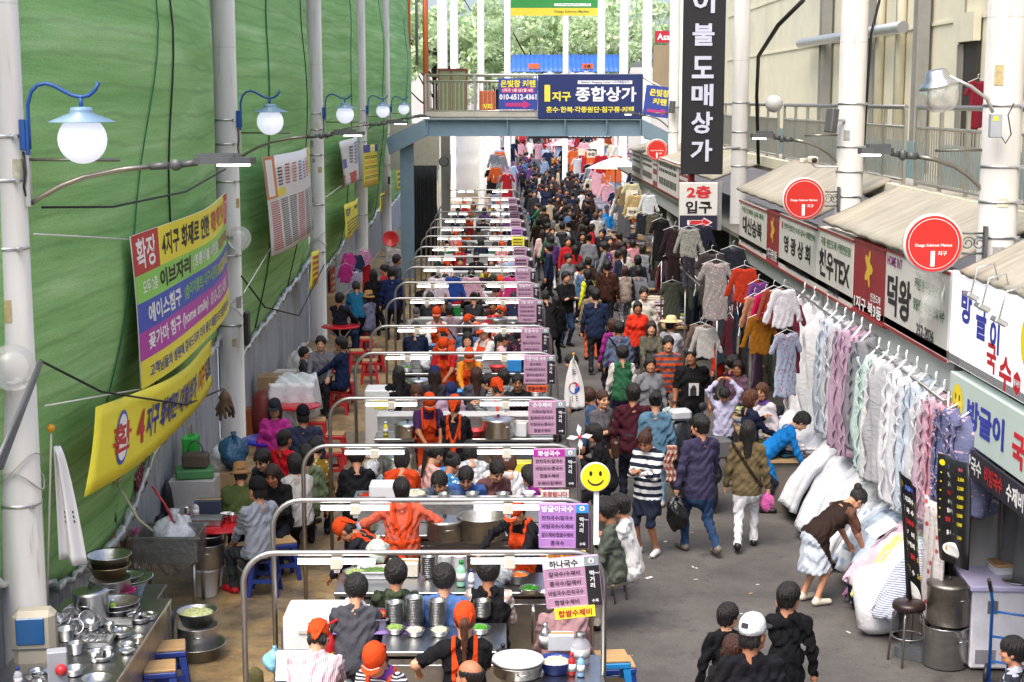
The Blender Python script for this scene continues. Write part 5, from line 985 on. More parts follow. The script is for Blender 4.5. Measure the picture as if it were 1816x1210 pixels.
counter(12.68,13.42,-1.02,.07,.945,'steel counter with bowl stacks in the nearest stall');counter(11.3,12.6,.12,.86,.945,'steel counter with the white lidded pot, nearest the camera');counter(11.6,12.6,-1.9,-1.25,.74,'steel sink unit in the nearest stall beside the stooping cook')
ISL=[(14.55,15.2,16.5,17.0),(18.95,19.4,21.4,21.9),(24.5,24.95,26.7,27.2),(29.3,29.75,31.4,31.9),(33.9,34.3,35.9,36.3),(38.4,38.8,40.4,40.8),(42.9,43.3,44.9,45.3),(47.4,47.8,49.4,49.8),(51.9,52.3,53.9,54.3),(56.4,56.8,58.4,58.8),(61,61.4,63,63.4)]
for i,(a,b_,c,d)in enumerate(ISL):
 x0=-1.6 if i==0 else-1.75
 counter(a,b_,x0,.78,.86,f'front steel counter of the {names[i+1]} food stall');counter(c,d,x0,.78,.88,f'rear steel counter with splash panel and ledge, {names[i+1]} food stall',0,True,((d-c)/2+.17,1.1,.32))
# ------ people
def pp(px,py,yaw,label,**k):return person(0,0,yaw,label,at=(px,py),**k)
W2=('work','work');SC=dict(hat='scarf',apron='d8481a',hair='bun')
pp(1398,1036,0,'tall boy in a black turtleneck seen from behind, hand at his chin',top='121214',bot='17171b',h=1.56,hair='kid',hyaw=-.8,arms=('chin','down'),coat=.07,fat=.84)
pp(1290,1072,.1,'shorter boy in a black turtleneck looking right beside the white cap',top='141416',bot='17171b',h=1.4,hair='kid',hyaw=-1.0,fat=.82)
pp(1334,1096,0,'man in a white snapback cap and black tee at the bottom edge',top='17171b',bot='1b1d25',h=1.74,hair='short',hat='snapback',hatc=('e4e4e4','3a3a3e'),hyaw=-.7,sleeve='s',coat=.03,fat=.95)
pp(1300,1128,0,'girl with long brown hair half hidden behind the white cap',top='1b1a1c',bot='222228',h=1.42,hair='long',hc='r',fem=True)
hb=pp(1243,737,.35,'man in a purple navy jacket and jeans carrying a black bag',top='3b3750',bot='263e5e',h=1.74,pose='walk',legs='mirror',arms=('bag','swing'),hair='short',coat=.09,hyaw=.5,shoe='6d6458')
ob=pp(1327,747,-.15,'woman in an olive jacket and white trousers walking away',top='6a5c40',bot='dcdcdc',h=1.63,pose='walk',hair='long',coat=.06,strap='2a2018',shoe='1c1a1c')
pp(1142,768,2.6,'woman in a navy and white striped top looking at her phone',top='e4e2e0',tp='stripe',back='1d2436',bot='1d2434',h=1.6,hair='bun',hc='r',arms=('phone','phone'),hpitch=-.5,legs='short',skirt=.16,shoe='dcdcdc')
pp(1163,697,-.1,'woman in a denim jacket and pale jeans walking away with a pink shawl',top='56788e',bot='8badc6',h=1.63,pose='walk',hair='bun',arms=('down','bag'),coat=.02,shoe='b9b39e')
pp(1123,682,.05,'man in a dark maroon sweater seen from behind',top='421722',bot='1d1f2b',h=1.73,hair='short',coat=.03)
pp(1068,693,PI+.5,'woman in a grey tee with folded arms beside the stalls',top='5d5b60',bot='2a3142',h=1.6,hair='crop',hc='r',arms=('cross','cross'),sleeve='s',fem=True,strap='33241a')
pp(1285,690,PI-.1,'boy with both arms on his head in a pale violet jacket',top='b9b6d2',bot='27304a',h=1.38,hair='kid',arms=('up','up'),hpitch=-.5)
pp(1331,692,-1.3,'woman with brown bobbed hair in a navy jacket holding a blue booklet',top='1e2238',bot='23253a',h=1.6,hair='bob',hc='n',arms=('eat','work'),coat=.05)
pp(1352,680,PI-.6,'woman in a pale top with a purple scarf behind the navy jacket',top='cfcbd2',bot='3a3a46',h=1.6,hair='bob',hc='n',scarf='6a4a9a')
pp(1192,700,PI+.1,'toddler in a cap and mint top holding the hand of the man in black',top='aebfbd',tp='floral',back='4a5660',bot='3a4450',h=.98,hair='kid',hat='cap',hatc=('5d5558','4a4448'),arms=('side','side'))
bt=pp(1228,617,PI+.1,'man in a black tee with a white photo print, walking towards the camera',top='141416',bot='24262b',h=1.76,pose='walk',hair='short',sleeve='s',hyaw=-.6,arms=('down','down'),fat=1.05)
pp(1185,597,PI,'man in a grey polo with an orange chest band',top='4d4a58',tp='stripe',back='b8481f',bot='1f2128',h=1.7,hair='short',sleeve='l')
pp(1153,633,PI+.1,'woman in a plain grey sweater walking towards the camera',top='77787c',bot='2f3644',h=1.6,pose='walk',hair='bob',coat=.03)
pp(1104,615,.1,'woman in a green vest with patterned sleeves seen from behind',top='d0c8c0',tp='floral',back='3a3030',vest='2f6344',bot='33304a',h=1.58,hair='perm',coat=.04)
pp(1098,572,.1,'woman in a slate blue jacket with a bag seen from behind',top='5d6a84',bot='2a2c38',h=1.58,hair='perm',coat=.05,strap='301a20')
pp(1086,566,.5,'woman in a magenta floral blouse beside the slate blue jacket',top='8a2a78',tp='floral',back='30243a',bot='222230',h=1.55,hair='bob',hc='r',coat=.05)
pp(1190,563,-.8,'person in a wide straw hat and pale grey shirt',top='b9bac4',bot='4a4c58',h=1.68,hair='short',hat='straw',hatc=('dcc79a','dcc79a'),arms=('down','work'))
pp(1155,570,PI,'long haired woman in an open olive coat facing the camera',top='5a564a',bot='2a2c35',h=1.62,hair='long',hc='b',arms=('low','low'),coat=.14)
pp(1131,535,PI,'woman in a bright red zipped jacket facing the camera',top='d8341e',bot='2a2a34',h=1.6,hair='bob',coat=.04)
pp(1275,573,1.3,'woman in a red jacket and beanie with her hand at her chin',top='c0301f',bot='3a2f30',bp='floral',h=1.6,hair='bob',hat='beanie',hatc=('5a4450','5a4450'),arms=('down','chin'),coat=.08)
pp(1300,632,-1.2,'woman in a plum vest reaching up to the clothes rack',top='6a4a58',vest='45182f',bot='2a222c',h=1.55,hair='perm',arms=('work','reachup'),fat=1.15)
pp(1057,513,0,'man in a navy jacket and dark trousers walking away',top='1f2b46',bot='1d1f26',h=1.74,pose='walk',hair='short',coat=.05)
pp(1077,463,-.2,'man in a brown sweater with a shoulder bag walking away',top='3e2319',bot='1c1c20',h=1.75,pose='walk',legs='mirror',hair='short',strap='17130f')
pp(1003,482,PI+.6,'man in a black jacket with folded arms and jeans',top='1a1a1d',bot='2f4560',h=1.72,hair='short',arms=('cross','cross'),fat=1.1)
pp(1042,478,.9,'woman in a bright yellow sweater with a navy bib dress',top='d8d838',vest='1b1f2c',bot='1b1f2c',h=1.6,hair='bob',skirt=.24,coat=0)
pp(1050,508,0,'person in a tan coat beside the navy jacket',top='8d7a62',bot='c05a30',h=1.6,hair='short',fem=True)
pp(986,525,.3,'person in a black hooded top beside the small red stool',top='141416',bot='17181c',h=1.45,hair='bob',coat=.05);pp(966,516,.3,'man in a black coat leaning over a stall end',top='17171a',bot='1a1a20',h=1.6,hair='short',lean=.3,coat=.12)
pp(1108,472,.2,'woman in a beige vest and patterned trousers seen from behind',top='2a2624',vest='a59689',bot='77767a',bp='floral',h=1.6,hair='bob',hc='r',pose='walk')
pp(1142,510,PI,'man in a cream jacket over a tan shirt facing the camera',top='cfc8ba',bot='2b2b30',h=1.7,hair='short',coat=.03)
pp(1230,503,-1.2,'youth in a brown hooded jacket browsing at the clothes racks',top='43352a',bot='1b1b1f',h=1.66,hair='short',arms=('work','work'),coat=.05)
pp(975,413,0,'long haired woman in a green sweater and jeans walking away',top='1f5a3c',bot='2c4460',h=1.62,pose='walk',hair='long',coat=.03)
pp(997,395,-.1,'man in a pale grey tee with a black backpack walking away',top='b4b6ba',bot='2c3a52',h=1.74,pose='walk',hair='short',sleeve='s')
pp(1010,420,0,'long haired woman in a long black dress beside the green sweater',top='151517',bot='151517',h=1.63,hair='long',skirt=.36)
pp(968,385,0,'long haired woman in a cream sweater beside the stall frames',top='d9d0c4',bot='3b4658',h=1.62,hair='long',hc='b',coat=.04);pp(962,408,.2,'woman in a pale pink top just left of the green sweater',top='d8b8b4',bot='3a3a48',h=1.58,hair='long',hc='b')
rd=pp(1033,412,PI,'rider in black on the red motor scooter',top='17171a',bot='1b1c22',h=1.68,pose='sit',seat=.75,hair='short',arms=('bars','bars'),floor=0)
pp(1057,378,.1,'woman in a white sweater and jeans walking away',top='dcdad8',bot='39516e',h=1.63,pose='walk',hair='bob',hc='n');pp(1036,385,0,'woman in a rust orange top seen from behind',top='b24f24',bot='2a2a32',h=1.6,hair='bob',hc='b',strap='1b1614')
pp(1076,365,PI,'man in a bright blue jacket and dark cap facing the camera',top='1d7fc6',bot='2c3444',h=1.72,hair='short',hat='cap',hatc=('3c4656','3c4656'),strap='15171c');pp(1017,378,.1,'woman in a black top between the orange and pink tops',top='17171a',bot='1b1b20',h=1.62,hair='bob')
pp(1002,355,0,'person in a salmon pink shirt seen from behind',top='d29a8c',bot='2b2b33',h=1.62,hair='short',hc='b',fem=True)
pp(1106,438,.3,'woman in a white tee with long hair and a black strap',top='dedcdc',bot='33405a',h=1.62,hair='long',hc='b',sleeve='s',strap='17171b');pp(1140,435,-.5,'woman in a grey jacket with a black backpack',top='7d838c',bot='2b2d36',h=1.62,hair='bob',strap='17171b');pp(1157,452,-.4,'woman in a slate grey coat beside the black backpack',top='646b74',bot='2b2d36',h=1.6,hair='bob',coat=.14)
pp(1076,432,-1.0,'woman in a purple patterned blouse passing the scooter',top='4a2c66',tp='floral',back='c8a8d0',bot='22222c',h=1.56,hair='bob');pp(1095,428,0,'woman in a dusty rose coat walking away',top='b48880',bot='2a2a32',h=1.6,hair='bob',hc='r',coat=.16);pp(1082,420,PI,'man in a charcoal jacket facing the camera by the scooter',top='2b2b30',bot='22222a',h=1.7,hair='short')
pp(1122,425,.2,'woman in a pink cardigan beside the hung shirts',top='c98c9a',bot='2b2b33',h=1.58,hair='bob');pp(1098,412,.4,'man in a dark jacket near the hung vests',top='1d1d22',bot='1d1d24',h=1.7,hair='short')
pp(1310,640,PI-.5,'woman in a mauve top behind the plum vest',top='6c5064',bot='2a2a30',h=1.55,hair='bob',hc='b')
pp(1532,872,-1.15,'woman in a brown vest and white smock stooping over the blankets',top='6b4a3c',vest='2f211c',bot='c3ccd6',h=1.58,hair='bun',lean=1.0,arms=('stoop','stoop'),skirt=.26,sleeve='s',shoe='cfc6b4')
pp(1800,1132,1.2,'boy in a grey and white hooded top at the bottom right corner',top='a9adb8',tp='stripe',back='2c2f3a',bot='2a2c36',h=1.42,hair='kid',coat=.05);pp(1432,735,-1.6,'person in a bright blue hooded jacket stooping among white quilts',top='1578c0',bot='2a2a33',h=1.6,hair='short',lean=.8,arms=('stoop','stoop'),coat=.06)
pp(1836,850,.9,'person in a pale shirt at the right edge under the green awning sign',top='d8dade',bot='3a3a42',h=1.66,hair='bob',arms=('work','work'))
st=dict(pose='sit',seat=.56)
pp(566,1106,-.05,'cook in a white pinstriped top bent over the sink, orange headscarf',top='dcd4d6',tp='vstripe',back='b98c98',bot='b23a30',h=1.6,lean=.75,arms=W2,sleeve='s',fat=1.15,hat='scarf',hair='bun')
pp(660,1152,2.75,'cook with an orange headscarf and violet neckerchief at the bottom edge',top='c9c8cc',tp='finestripe',back='2d2d38',bot='25252c',h=1.56,arms=W2,lean=.2,scarf='6a3a8a',hpitch=-.35,hat='scarf',hair='bun',apron='d8481a')
pp(824,1076,0,'cook with a long brown ponytail in a black tee',top='161618',bot='1c1c22',h=1.6,sleeve='s',arms=('side','work'),hair='tail',hc='n',hat='scarf',apron='d8481a')
pp(836,1172,1.0,'balding man seated at the bottom edge',top='4c4038',bot='24242a',h=1.66,hair='bald',**st)
for a in((632,1022,'diner in a grey quilted jacket leaning forward beside the handbag','4a4a50',None,'perm',.35),(702,997,'diner in a green camouflage hood with permed hair','46523a','camo','perm',.08),(787,1005,'diner in a blue jacket with beige shoulders','4f70a8',None,'perm',.1)):
 pp(a[0],a[1],0,a[2],top=a[3],tp=a[4],back='262c20',bot='24242c',h=1.58,hair=a[5],lean=a[6],arms=('eat','eat'),fat=1.15,**st)
pp(866,992,-.05,'diner in a black vest with checked sleeves',top='b59a88',tp='plaid',back='4a3630',vest='161618',bot='1f1f26',h=1.6,hair='perm',lean=.1,arms=('eat','eat'),fat=1.1,**st);pp(1000,1035,-.1,'diner in a dusty pink jacket behind the nearest menu sign',top='a37f80',bot='2d2a30',h=1.56,hair='bob',lean=.35,arms=('eat','eat'),fat=1.15,**st)
pp(908,893,2.5,'cook facing the camera in a black top and orange apron, leaning left',top='1a1a1e',bot='22222a',h=1.58,lean=.25,arms=('work','side'),hpitch=-.35,**SC);pp(712,850,.1,'cook from behind in a coral top with orange apron straps',top='d8644a',bot='2a2a32',h=1.58,arms=('side','side'),hair='short',fem=True,apron='d8481a',fat=1.1)
pp(598,928,1.25,'cook with an orange headband bent down low facing left',top='26262c',bot='22222a',h=1.56,lean=1.05,arms=('low','low'),**SC)
for a in((713,795,.0,'diner in an orange hooded jacket with a shoulder strap','d9481f',None,'bob',.15),(632,793,.1,'diner in a black knit top at the left end of the third stall','1a1a1d',None,'perm',.15),(774,788,-.9,'diner with a brown ponytail in a pale pink sweater','d8b0aa',None,'tail',.1),(806,806,-.5,'diner in a blue and white printed blouse','3a84b8','floral','bun',.35),(833,781,.2,'diner in a grey checked shirt','b4b8be','plaid','bob',.2),(880,795,.3,'diner with reddish hair in a white jacket','d4d2d4',None,'tail',.1),(900,800,.2,'diner in a white floral blouse beside the reddish hair','d4d2d4','floral','bob',.2),(935,826,.8,'diner in a purple and magenta jacket behind the magenta headed sign','7a1f78',None,'bob',.3),(826,832,PI,'man in a blue shirt bowed over his bowl, facing the camera','3c5c9c',None,'short',.5),(777,840,PI-.3,'grey haired diner bowed beside the man in blue','4a5872',None,'short',.5),(884,821,PI+.4,'woman in a maroon cardigan drinking through a straw','6c4a48',None,'bun',.35)):
 pp(a[0],a[1],a[2],a[3],top=a[4],tp=a[5],bot='26262e',h=1.6,hair=a[6],hc='n' if 'reddish' in a[3]else 'k',lean=a[7],arms=('eat','eat'),hpitch=-.2,**st)
pp(762,703,PI+.2,'cook in a purple top and orange visor facing the camera',top='452650',bot='24242c',h=1.6,lean=.2,arms=W2,hpitch=-.4,sleeve='s',**SC);pp(806,704,-.2,'cook in black from behind with an orange apron bow',top='1c1c22',bot='1c1c22',h=1.58,arms=W2,hair='bun',apron='d8481a',hat='scarf')
for a in((707,650,.1,'long haired diner in black with a hand by her face','17171a','long',.1,'k'),(771,652,.0,'long haired diner in dark grey beside the blue cap','35353c','long',.1,'b'),(845,652,.1,'long brown haired diner in a grey top','4d4d55','long',.1,'r'),(738,684,PI,'diner with brown bangs and a white mask facing the camera','9a8a86','bob',.3,'n'),(893,655,.2,'diner in pale grey beside the green basin','8d9696','bob',.1,'k'),(863,664,1.3,'man in a dark green striped polo facing left','22382e','short',.25,'k'),(918,664,PI,'woman with tied hair in a black top facing the camera','1b1b1f','bun',.1,'k'),(800,682,PI+.2,'diner in a navy cap and pale pink blouse','c9a9c0','bob',.3,'k')):
 pp(a[0],a[1],a[2],a[3],top=a[4],bot='26262e',h=1.6,hair=a[5],lean=a[6],hc=a[7],tp='finestripe' if 'polo' in a[3]else None,back='aab0a8',arms=('chin','eat')if 'hand on' in a[3]else('eat','eat'),hat='cap' if 'cap' in a[3]else None,hatc=('25305a','25305a'),**st)
pp(880,673,.5,'cook in a grey top with an orange visor seen from behind',top='8d939c',bot='24242c',h=1.56,arms=W2,lean=.2,**SC);pp(832,622,PI,'cook in an amber top and violet sleeves facing the camera',top='e0902a',bot='24242c',h=1.56,arms=W2,lean=.2,hpitch=-.4,**SC);pp(785,604,PI-.2,'cook in a red top and orange apron facing the camera',top='b01a24',bot='24242c',h=1.6,arms=W2,sleeve='s',lean=.15,hpitch=-.4,**SC)
pp(782,578,.9,'cook in an orange jacket working with her back turned',top='d84a1c',bot='24242c',h=1.6,arms=W2,lean=.3,hat='scarf',hair='short');pp(860,577,2.4,'cook in a white and orange cap and white top',top='dcdad8',bot='24242c',h=1.6,arms=W2,hat='cap',hatc=('e6e2de','d8481a'),hair='tail',apron='d8481a')
for a in((829,590,PI,'long haired woman in a white blouse facing the camera','d8d0cc','long',.1),(893,590,-1.3,'woman in a pale pink top turning right with tied hair','d8b0b4','tail',.15),(918,578,.3,'diner in a dark floral blouse beside the sixth menu sign','2a2230','bob',.2),(797,541,.1,'diner with short hair in a mauve top and dark strap','a08a94','crop',.1),(738,548,PI,'child with a grey cap facing the camera','b0b2b0','kid',.2),(925,552,1.0,'diner in a dark flowered shirt behind the seventh menu sign','22222a','short',.2),(790,487,PI-.3,'man in a dark jacket handing over food','1c1e24','short',.1),(754,497,PI,'diner with glasses in a black top at the eighth stall frame','18181c','short',.2),(836,498,PI,'man in a black jacket seated beside the pink cook','1c1c20','short',.1),(862,474,PI,'cook in a purple cardigan among the pink goods','3a2438','bun',.1)):
 pp(a[0],a[1],a[2],a[3],top=a[4],bot='26262e',h=1.6 if 'child' not in a[3]else 1.3,hair=a[5],lean=a[6],tp='floral' if 'flower' in a[3]or 'floral' in a[3]else None,back='b04050',arms=('eat','eat'),strap='1a1614' if 'strap' in a[3]else None,hat='cap' if 'cap' in a[3]else None,hatc=('5a5a5c','5a5a5c'),**st)
pp(878,508,1.2,'cook in a magenta top bending over an orange apron',top='c81a80',bot='d8481a',h=1.58,lean=.5,arms=W2,hair='bun',apron='d8481a');pp(893,545,-.9,'cook in a red tee bending to the right',top='c01a28',bot='24242c',h=1.58,lean=.8,arms=('reach','low'),sleeve='s',hair='bun',hat='scarf');pp(826,562,1.4,'cook with an orange headscarf stooping over a basin',top='7a6a74',tp='floral',bot='24242c',h=1.56,lean=.9,arms=W2,**SC)
pp(1074,886,1.45,'diner in an olive grey jacket on a stool at the stall end',top='545a50',bot='b9ac98',h=1.6,hair='perm',lean=.15,arms=('eat','eat'),fat=1.1,**st);pp(1096,878,1.3,'diner in a white jacket beside the olive grey jacket',top='d9d9d6',bot='c9c2b4',h=1.64,hair='short',lean=.2,arms=('eat','eat'),**st)
pp(1050,752,1.4,'diner in black behind the white pinwheel',top='18181b',bot='1c1c22',h=1.6,hair='bob',lean=.3,arms=('eat','eat'),**st);pp(1012,630,1.4,'diner with dark hair beside the flag pole',top='8a8078',bot='2a2a30',h=1.6,hair='short',lean=.2,**st);pp(1040,690,1.2,'diner in a blue top behind the flag',top='33507a',bot='2a2a30',h=1.56,hair='perm',hc='r',lean=.3,**st)
tb=dict(pose='sit',seat=.45)
pp(457,850,.75,'man in a grey shirt and red shoes seated on a blue stool',top='9aa0aa',bot='35373a',h=1.66,hair='crop',hat='cap',hatc=('17171a','17171a'),arms=('lap','lap'),shoe='c81a2a',**tb)
pp(426,822,.2,'diner in a brown sun hat and moss green jacket',top='4d5a30',bot='2a2a30',h=1.56,hair='short',fem=True,hat='bucket',hatc=('9a7448','9a7448'),lean=.25,fat=1.2,**tb);pp(462,800,PI-.5,'man in dark clothes bowed at the red table',top='2d2f3a',bot='22222a',h=1.66,hair='short',lean=.4,**tb);pp(482,826,PI-.2,'woman in black lace looking down at the red table',top='1a191b',bot='22222a',h=1.58,hair='bob',hc='b',lean=.3,arms=('phone','phone'),**tb)
pp(522,805,.5,'woman in a silvery white blouse taking a picture',top='c2beb6',bot='2a2a30',h=1.6,hair='bob',arms=('phone','phone'),lean=.1,fat=1.1,**tb);pp(542,790,.3,'woman in a sage green shirt behind the silvery blouse',top='6f7d5c',bot='2a2a30',h=1.62,hair='bob',**tb);pp(562,778,-.3,'woman in a mustard floral blouse',top='8a6a1c',tp='floral',back='d8cfb0',bot='2a2a30',h=1.6,hair='perm',lean=.5,fat=1.25,**tb);pp(503,763,-.6,'woman in a bright red jacket beside the mustard blouse',top='c81c2c',bot='26262e',h=1.58,hair='crop',fem=True,**tb)
pp(487,710,PI,'girl in a pink top and dark cap at the blue table',top='c83a96',bot='26262e',h=1.6,hair='long',hat='cap',hatc=('2d3138','2d3138'),**tb);pp(537,722,.1,'man in a navy striped shirt and black cap',top='262c40',tp='finestripe',back='3a425a',bot='22222a',h=1.68,hair='short',hat='cap',hatc=('15151a','15151a'),fat=1.1,**tb)
pp(569,597,PI,'man in a grey zipped jacket at the small red table',top='7a777e',bot='2a2a30',h=1.68,hair='short',arms=('table','table'),**tb);pp(606,598,1.3,'man in a navy jacket facing left at the small red table',top='1f2c4c',bot='1a1a20',h=1.7,hair='short',arms=('table','table'),**tb);pp(538,616,-1.3,'child in a dark hooded top at the small red table',top='3c4248',bot='a59a84',h=1.35,hair='kid',**tb)
pp(602,520,-.5,'man in a dark jacket seated with his back turned, by the red banner',top='232833',bot='33486a',h=1.7,hair='short',arms=('table','table'),**tb);pp(654,517,1.0,'woman in a tan sun hat and lavender sweater',top='7d7f9a',bot='44607c',h=1.6,hair='bob',hat='bucket',hatc=('b48a52','b48a52'),arms=('low','low'),**tb)
pp(631,500,.2,'person in a teal jacket bending by the fence',top='1c6484',bot='22222a',h=1.64,hair='short',lean=.5);pp(662,478,.3,'long haired woman in a black coat beside the teal jacket',top='161618',bot='161618',h=1.6,hair='long',coat=.15);pp(681,470,1.4,'woman in a red jacket by the far left tables',top='b01f30',bot='22222a',h=1.6,hair='bun',coat=.05);pp(695,474,.1,'man in a navy jacket standing by the left stall frames',top='1d2a52',bot='1d1d24',h=1.72,hair='short',coat=.05);pp(703,452,-1.2,'grey haired man looking right beside the bridge leg',top='4a4e58',bot='24242c',h=1.72,hair='short');pp(697,425,.5,'person in a pale grey top beyond the left tables',top='b9b7b4',bot='2b2b33',h=1.6,hair='short')
pp(741,349,-1.2,'balding man in a dark vest over a pale blue shirt, beyond the bridge leg',top='a9c0d8',vest='1f1f26',bot='22242c',h=1.72,hair='bald');pp(733,352,-1.0,'man in black beside the balding man',top='1d1d22',bot='22242c',h=1.66,hair='short');pp(765,351,.2,'person in a grey hooded jacket near the dark curtains',top='7d8088',bot='1c1c22',h=1.66,hair=None,hat='beanie',hatc=('8d9098','8d9098'),coat=.08)
o,(ox,oy),_=bt;MB().box((0,.143,1.13),(.16,.006,.2),0,0,.002).build('shirt_print',mat('print_white2','c9c5c2',.6),o);k=MB();k.box((0.01,.148,1.09),(.1,.004,.12));k.lathe([(1e-4,0),(.034,0),(.034,.004),(1e-4,.004)],(.005,.146,1.165),14,0,Matrix.Rotation(-PI/2,3,'X'));k.build('print_figure',mat('print_dark','2a2a2c',.6),o)
COLS=[('black','17171a'),('navy','1e2742'),('grey','77797f'),('white','d9d7d4'),('red','b0202a'),('pink','d29aa0'),('beige','b9a78c'),('dark brown','3b2a20'),('denim blue','4d6c94'),('charcoal','303136'),('purple','5a3a72'),('mustard','d09a2c'),('green','2f6a48'),('cream','dccfb4'),('orange','cc5a26'),('pale blue','9fb8d6'),('maroon','5a1d28')]
HRS=[('short hair','short'),('bobbed hair','bob'),('long hair','long'),('permed hair','perm'),('tied hair','bun')]
rs=random.Random(5);used=set();FAR=[]
for row in range(60):
 y=37.5+row*1.15+row*row*.012;n=2 if row<22 else 3 if row<46 else 4
 if row>40:n=6
 for k in range(n):FAR.append((1.25+(2.55 if y<62 else 3.4 if y<90 else 5.2)*(k+rs.uniform(.1,.9))/n,y+rs.uniform(-.5,.5)))
def combo(where):
 for q in range(400):
  c,h,b=rs.choice(COLS[:3]*5+COLS[9:10]*5+COLS[7:9]*2+COLS if q<60 else COLS),rs.choice(HRS),rs.choice(COLS[:4]+COLS[8:10]);d=rs.choice(('walking away','facing the camera','turned sideways'))
  l=f'{h[0]} person, {c[0]} top, {b[0]} trousers, {d}, {where}'
  if l not in used:used.add(l);return l,c[1],b[1],h[1],{'w':rs.uniform(-.5,.5),'f':PI+rs.uniform(-.5,.5),'t':rs.choice((-1,1))*1.4}[d[0]]
 return None
MASS=[]
for qi,(x,y)in enumerate(FAR):
 wh='before the bridge' if y<50 else 'beyond the bridge' if y<72 else 'far down the alley'
 l,c,b,h,yw=combo(wh);o_=person(x,y,yw,l,top=c,bot=b,h=rs.uniform(1.54,1.76),hair=h,pose=rs.choice(('walk','stand')),arms=rs.choice((('down','down'),('swing','back'),('work','down'))),coat=rs.choice((0,.05,.12)),group='people in the far crowd')[0];MASS+=[o_,*o_.children]if qi>98 else[]
bpy.context.view_layer.update();mw=[(q,q.matrix_world.copy())for q in MASS]
for q,m in mw:q.parent=None;q.matrix_world=m
with bpy.context.temp_override(active_object=MASS[0],object=MASS[0],selected_objects=MASS,selected_editable_objects=MASS):bpy.ops.object.join()
o=MASS[0];o.name='distant_crowd';[o.pop(k,None)for k in('group',)]if hasattr(o,'pop')else None;tag(o,'dense mass of far shoppers filling the end of the alley','crowd',None,'stuff')
if 'group' in o:del o['group']
for i,(a,b_,c,d)in enumerate(ISL[3:]):
 for k in range(2 if i%2 else 1):ck=rs.choice(('red','white','black','purple','pink'));person(-1.2+1.25*k+rs.uniform(-.2,.2),b_+.35+.6*k,rs.choice((PI,PI,.2)),f'cook in a {ck} top with an orange headscarf, {("left", "right")[k]} part of the {names[i+4]} stall',top=dict(COLS)[ck],bot='24242c',h=1.6,arms=W2,lean=.2,hat='scarf',hair='bun',apron='d8481a',group='cooks of the far stalls')
 for k in range(5):
  l,cc,b2,h,yw=combo(f'in the {names[i+4]} stall');l=l.replace(', walking away,',', seated back turned,').replace(', facing the camera,',', seated facing us,').replace(', turned sideways,',', seated sideways,')
  person(-1.55+.48*k+rs.uniform(-.08,.08),a-.42 if k%2==0 else d+.75,0 if k%2==0 else PI,l,top=cc,bot=b2,h=1.6,hair=h,lean=.2,arms=('eat','eat'),group='diners of the far stalls',**st)
# ------ goods in front of the right shops
rs=random.Random(21)
def quilt_me(L=1.5,W=.62,T=.13,ruffle=True,seed=0,fold=.5):
 """a folded quilt hung over a hanger: puffy slab with quilting dents, drooping folds and a ruffled edge; local x = width, z down from 0"""
 r=random.Random(seed);ph=[r.uniform(0,6)for _ in range(5)];mb=MB();nu,nv=44,34
 def fn(u,v):
  a=2*PI*u;z=-L*v;s=min(1,.3+v*4)*(1+.12*math.sin(PI*v));q=math.copysign(abs(math.cos(a))**.35,math.cos(a));k=math.copysign(abs(math.sin(a))**.7,math.sin(a))
  d=1+.16*math.sin(9*v*L+ph[0])*math.sin(6*q+ph[1])+.22*math.sin(11*q+ph[2]+1.2*math.sin(3*v+ph[3]))*min(1,v*2)
  return(W/2*q*(1+.05*math.sin(7*v+ph[4])),T/2*k*s*d,z+.03*math.sin(5*q+ph[1])*v-.05*abs(q)*(1-v))
 P=[[fn(u/nu,v/nv)for u in range(nu)]for v in range(nv+1)]
 mb.add([p for row in P for p in row],[(i*nu+j,i*nu+(j+1)%nu,(i+1)*nu+(j+1)%nu,(i+1)*nu+j)[::-1]for i in range(nv)for j in range(nu)]+[tuple(range(nu)),tuple(nv*nu+j for j in range(nu))[::-1]],0,True)
 me=mb.mesh('quilt');rf=None
 if ruffle:
  q=MB();r.random()<2 and q.sheet(lambda u,v:(-W/2*(1+.05*math.sin(7*u+ph[4]))-.012-.055*v,.0095*math.sin(u*L*30+v*1.2+2.2*math.sin(u*9+ph[3]))*(.3+v)*(1+.5*math.sin(u*17+ph[2]))+.02*math.sin(u*9+ph[0]),-.06-(L-.08)*u),130,3,.004);q.sheet(lambda u,v:(-W/2-.05*v,T*.3+.009*math.sin(u*L*27+2+v+2*math.sin(u*8+ph[1]))*(.3+v),-.06-(L-.08)*u),110,2,.004);rf=q.mesh('ruffle')
 return me,rf
def fabric(col,pat=None,col2='ffffff',sc=1.0):return cloth(col,pat,col2,sc)
QM=[quilt_me(1.55,.62,.15,True,k)for k in range(4)]+[quilt_me(1.5,.66,.2,False,9)]
WIREH=MB().tube([(-.27,0,-.04),(0,0,.06),(.27,0,-.04)],.006,6).tube([(0,0,.06),(0,0,.13),(.025,0,.16),(.05,0,.14)],.005,6).mesh('hanger')
def hang_quilt(x,y,z,mi,m,label,rz=0,sc=1.0,m2=None):
 me,rf=QM[mi];o=link('hanging_quilt',me,None,(x,y,z),rz);o.scale=(1,1,sc);tag(o,label,'quilt','quilts hung along the bedding stall')
 if not me.materials:me.materials.append(None)
 o.material_slots[0].link='OBJECT';o.material_slots[0].material=m
 if rf:
  if not rf.materials:rf.materials.append(None)
  q=link('ruffle',rf,o);q.material_slots[0].link='OBJECT';q.material_slots[0].material=m2 or m
 hg=link('hanger',WIREH,o)
 if not WIREH.materials:WIREH.materials.append(WHITE)
 return o
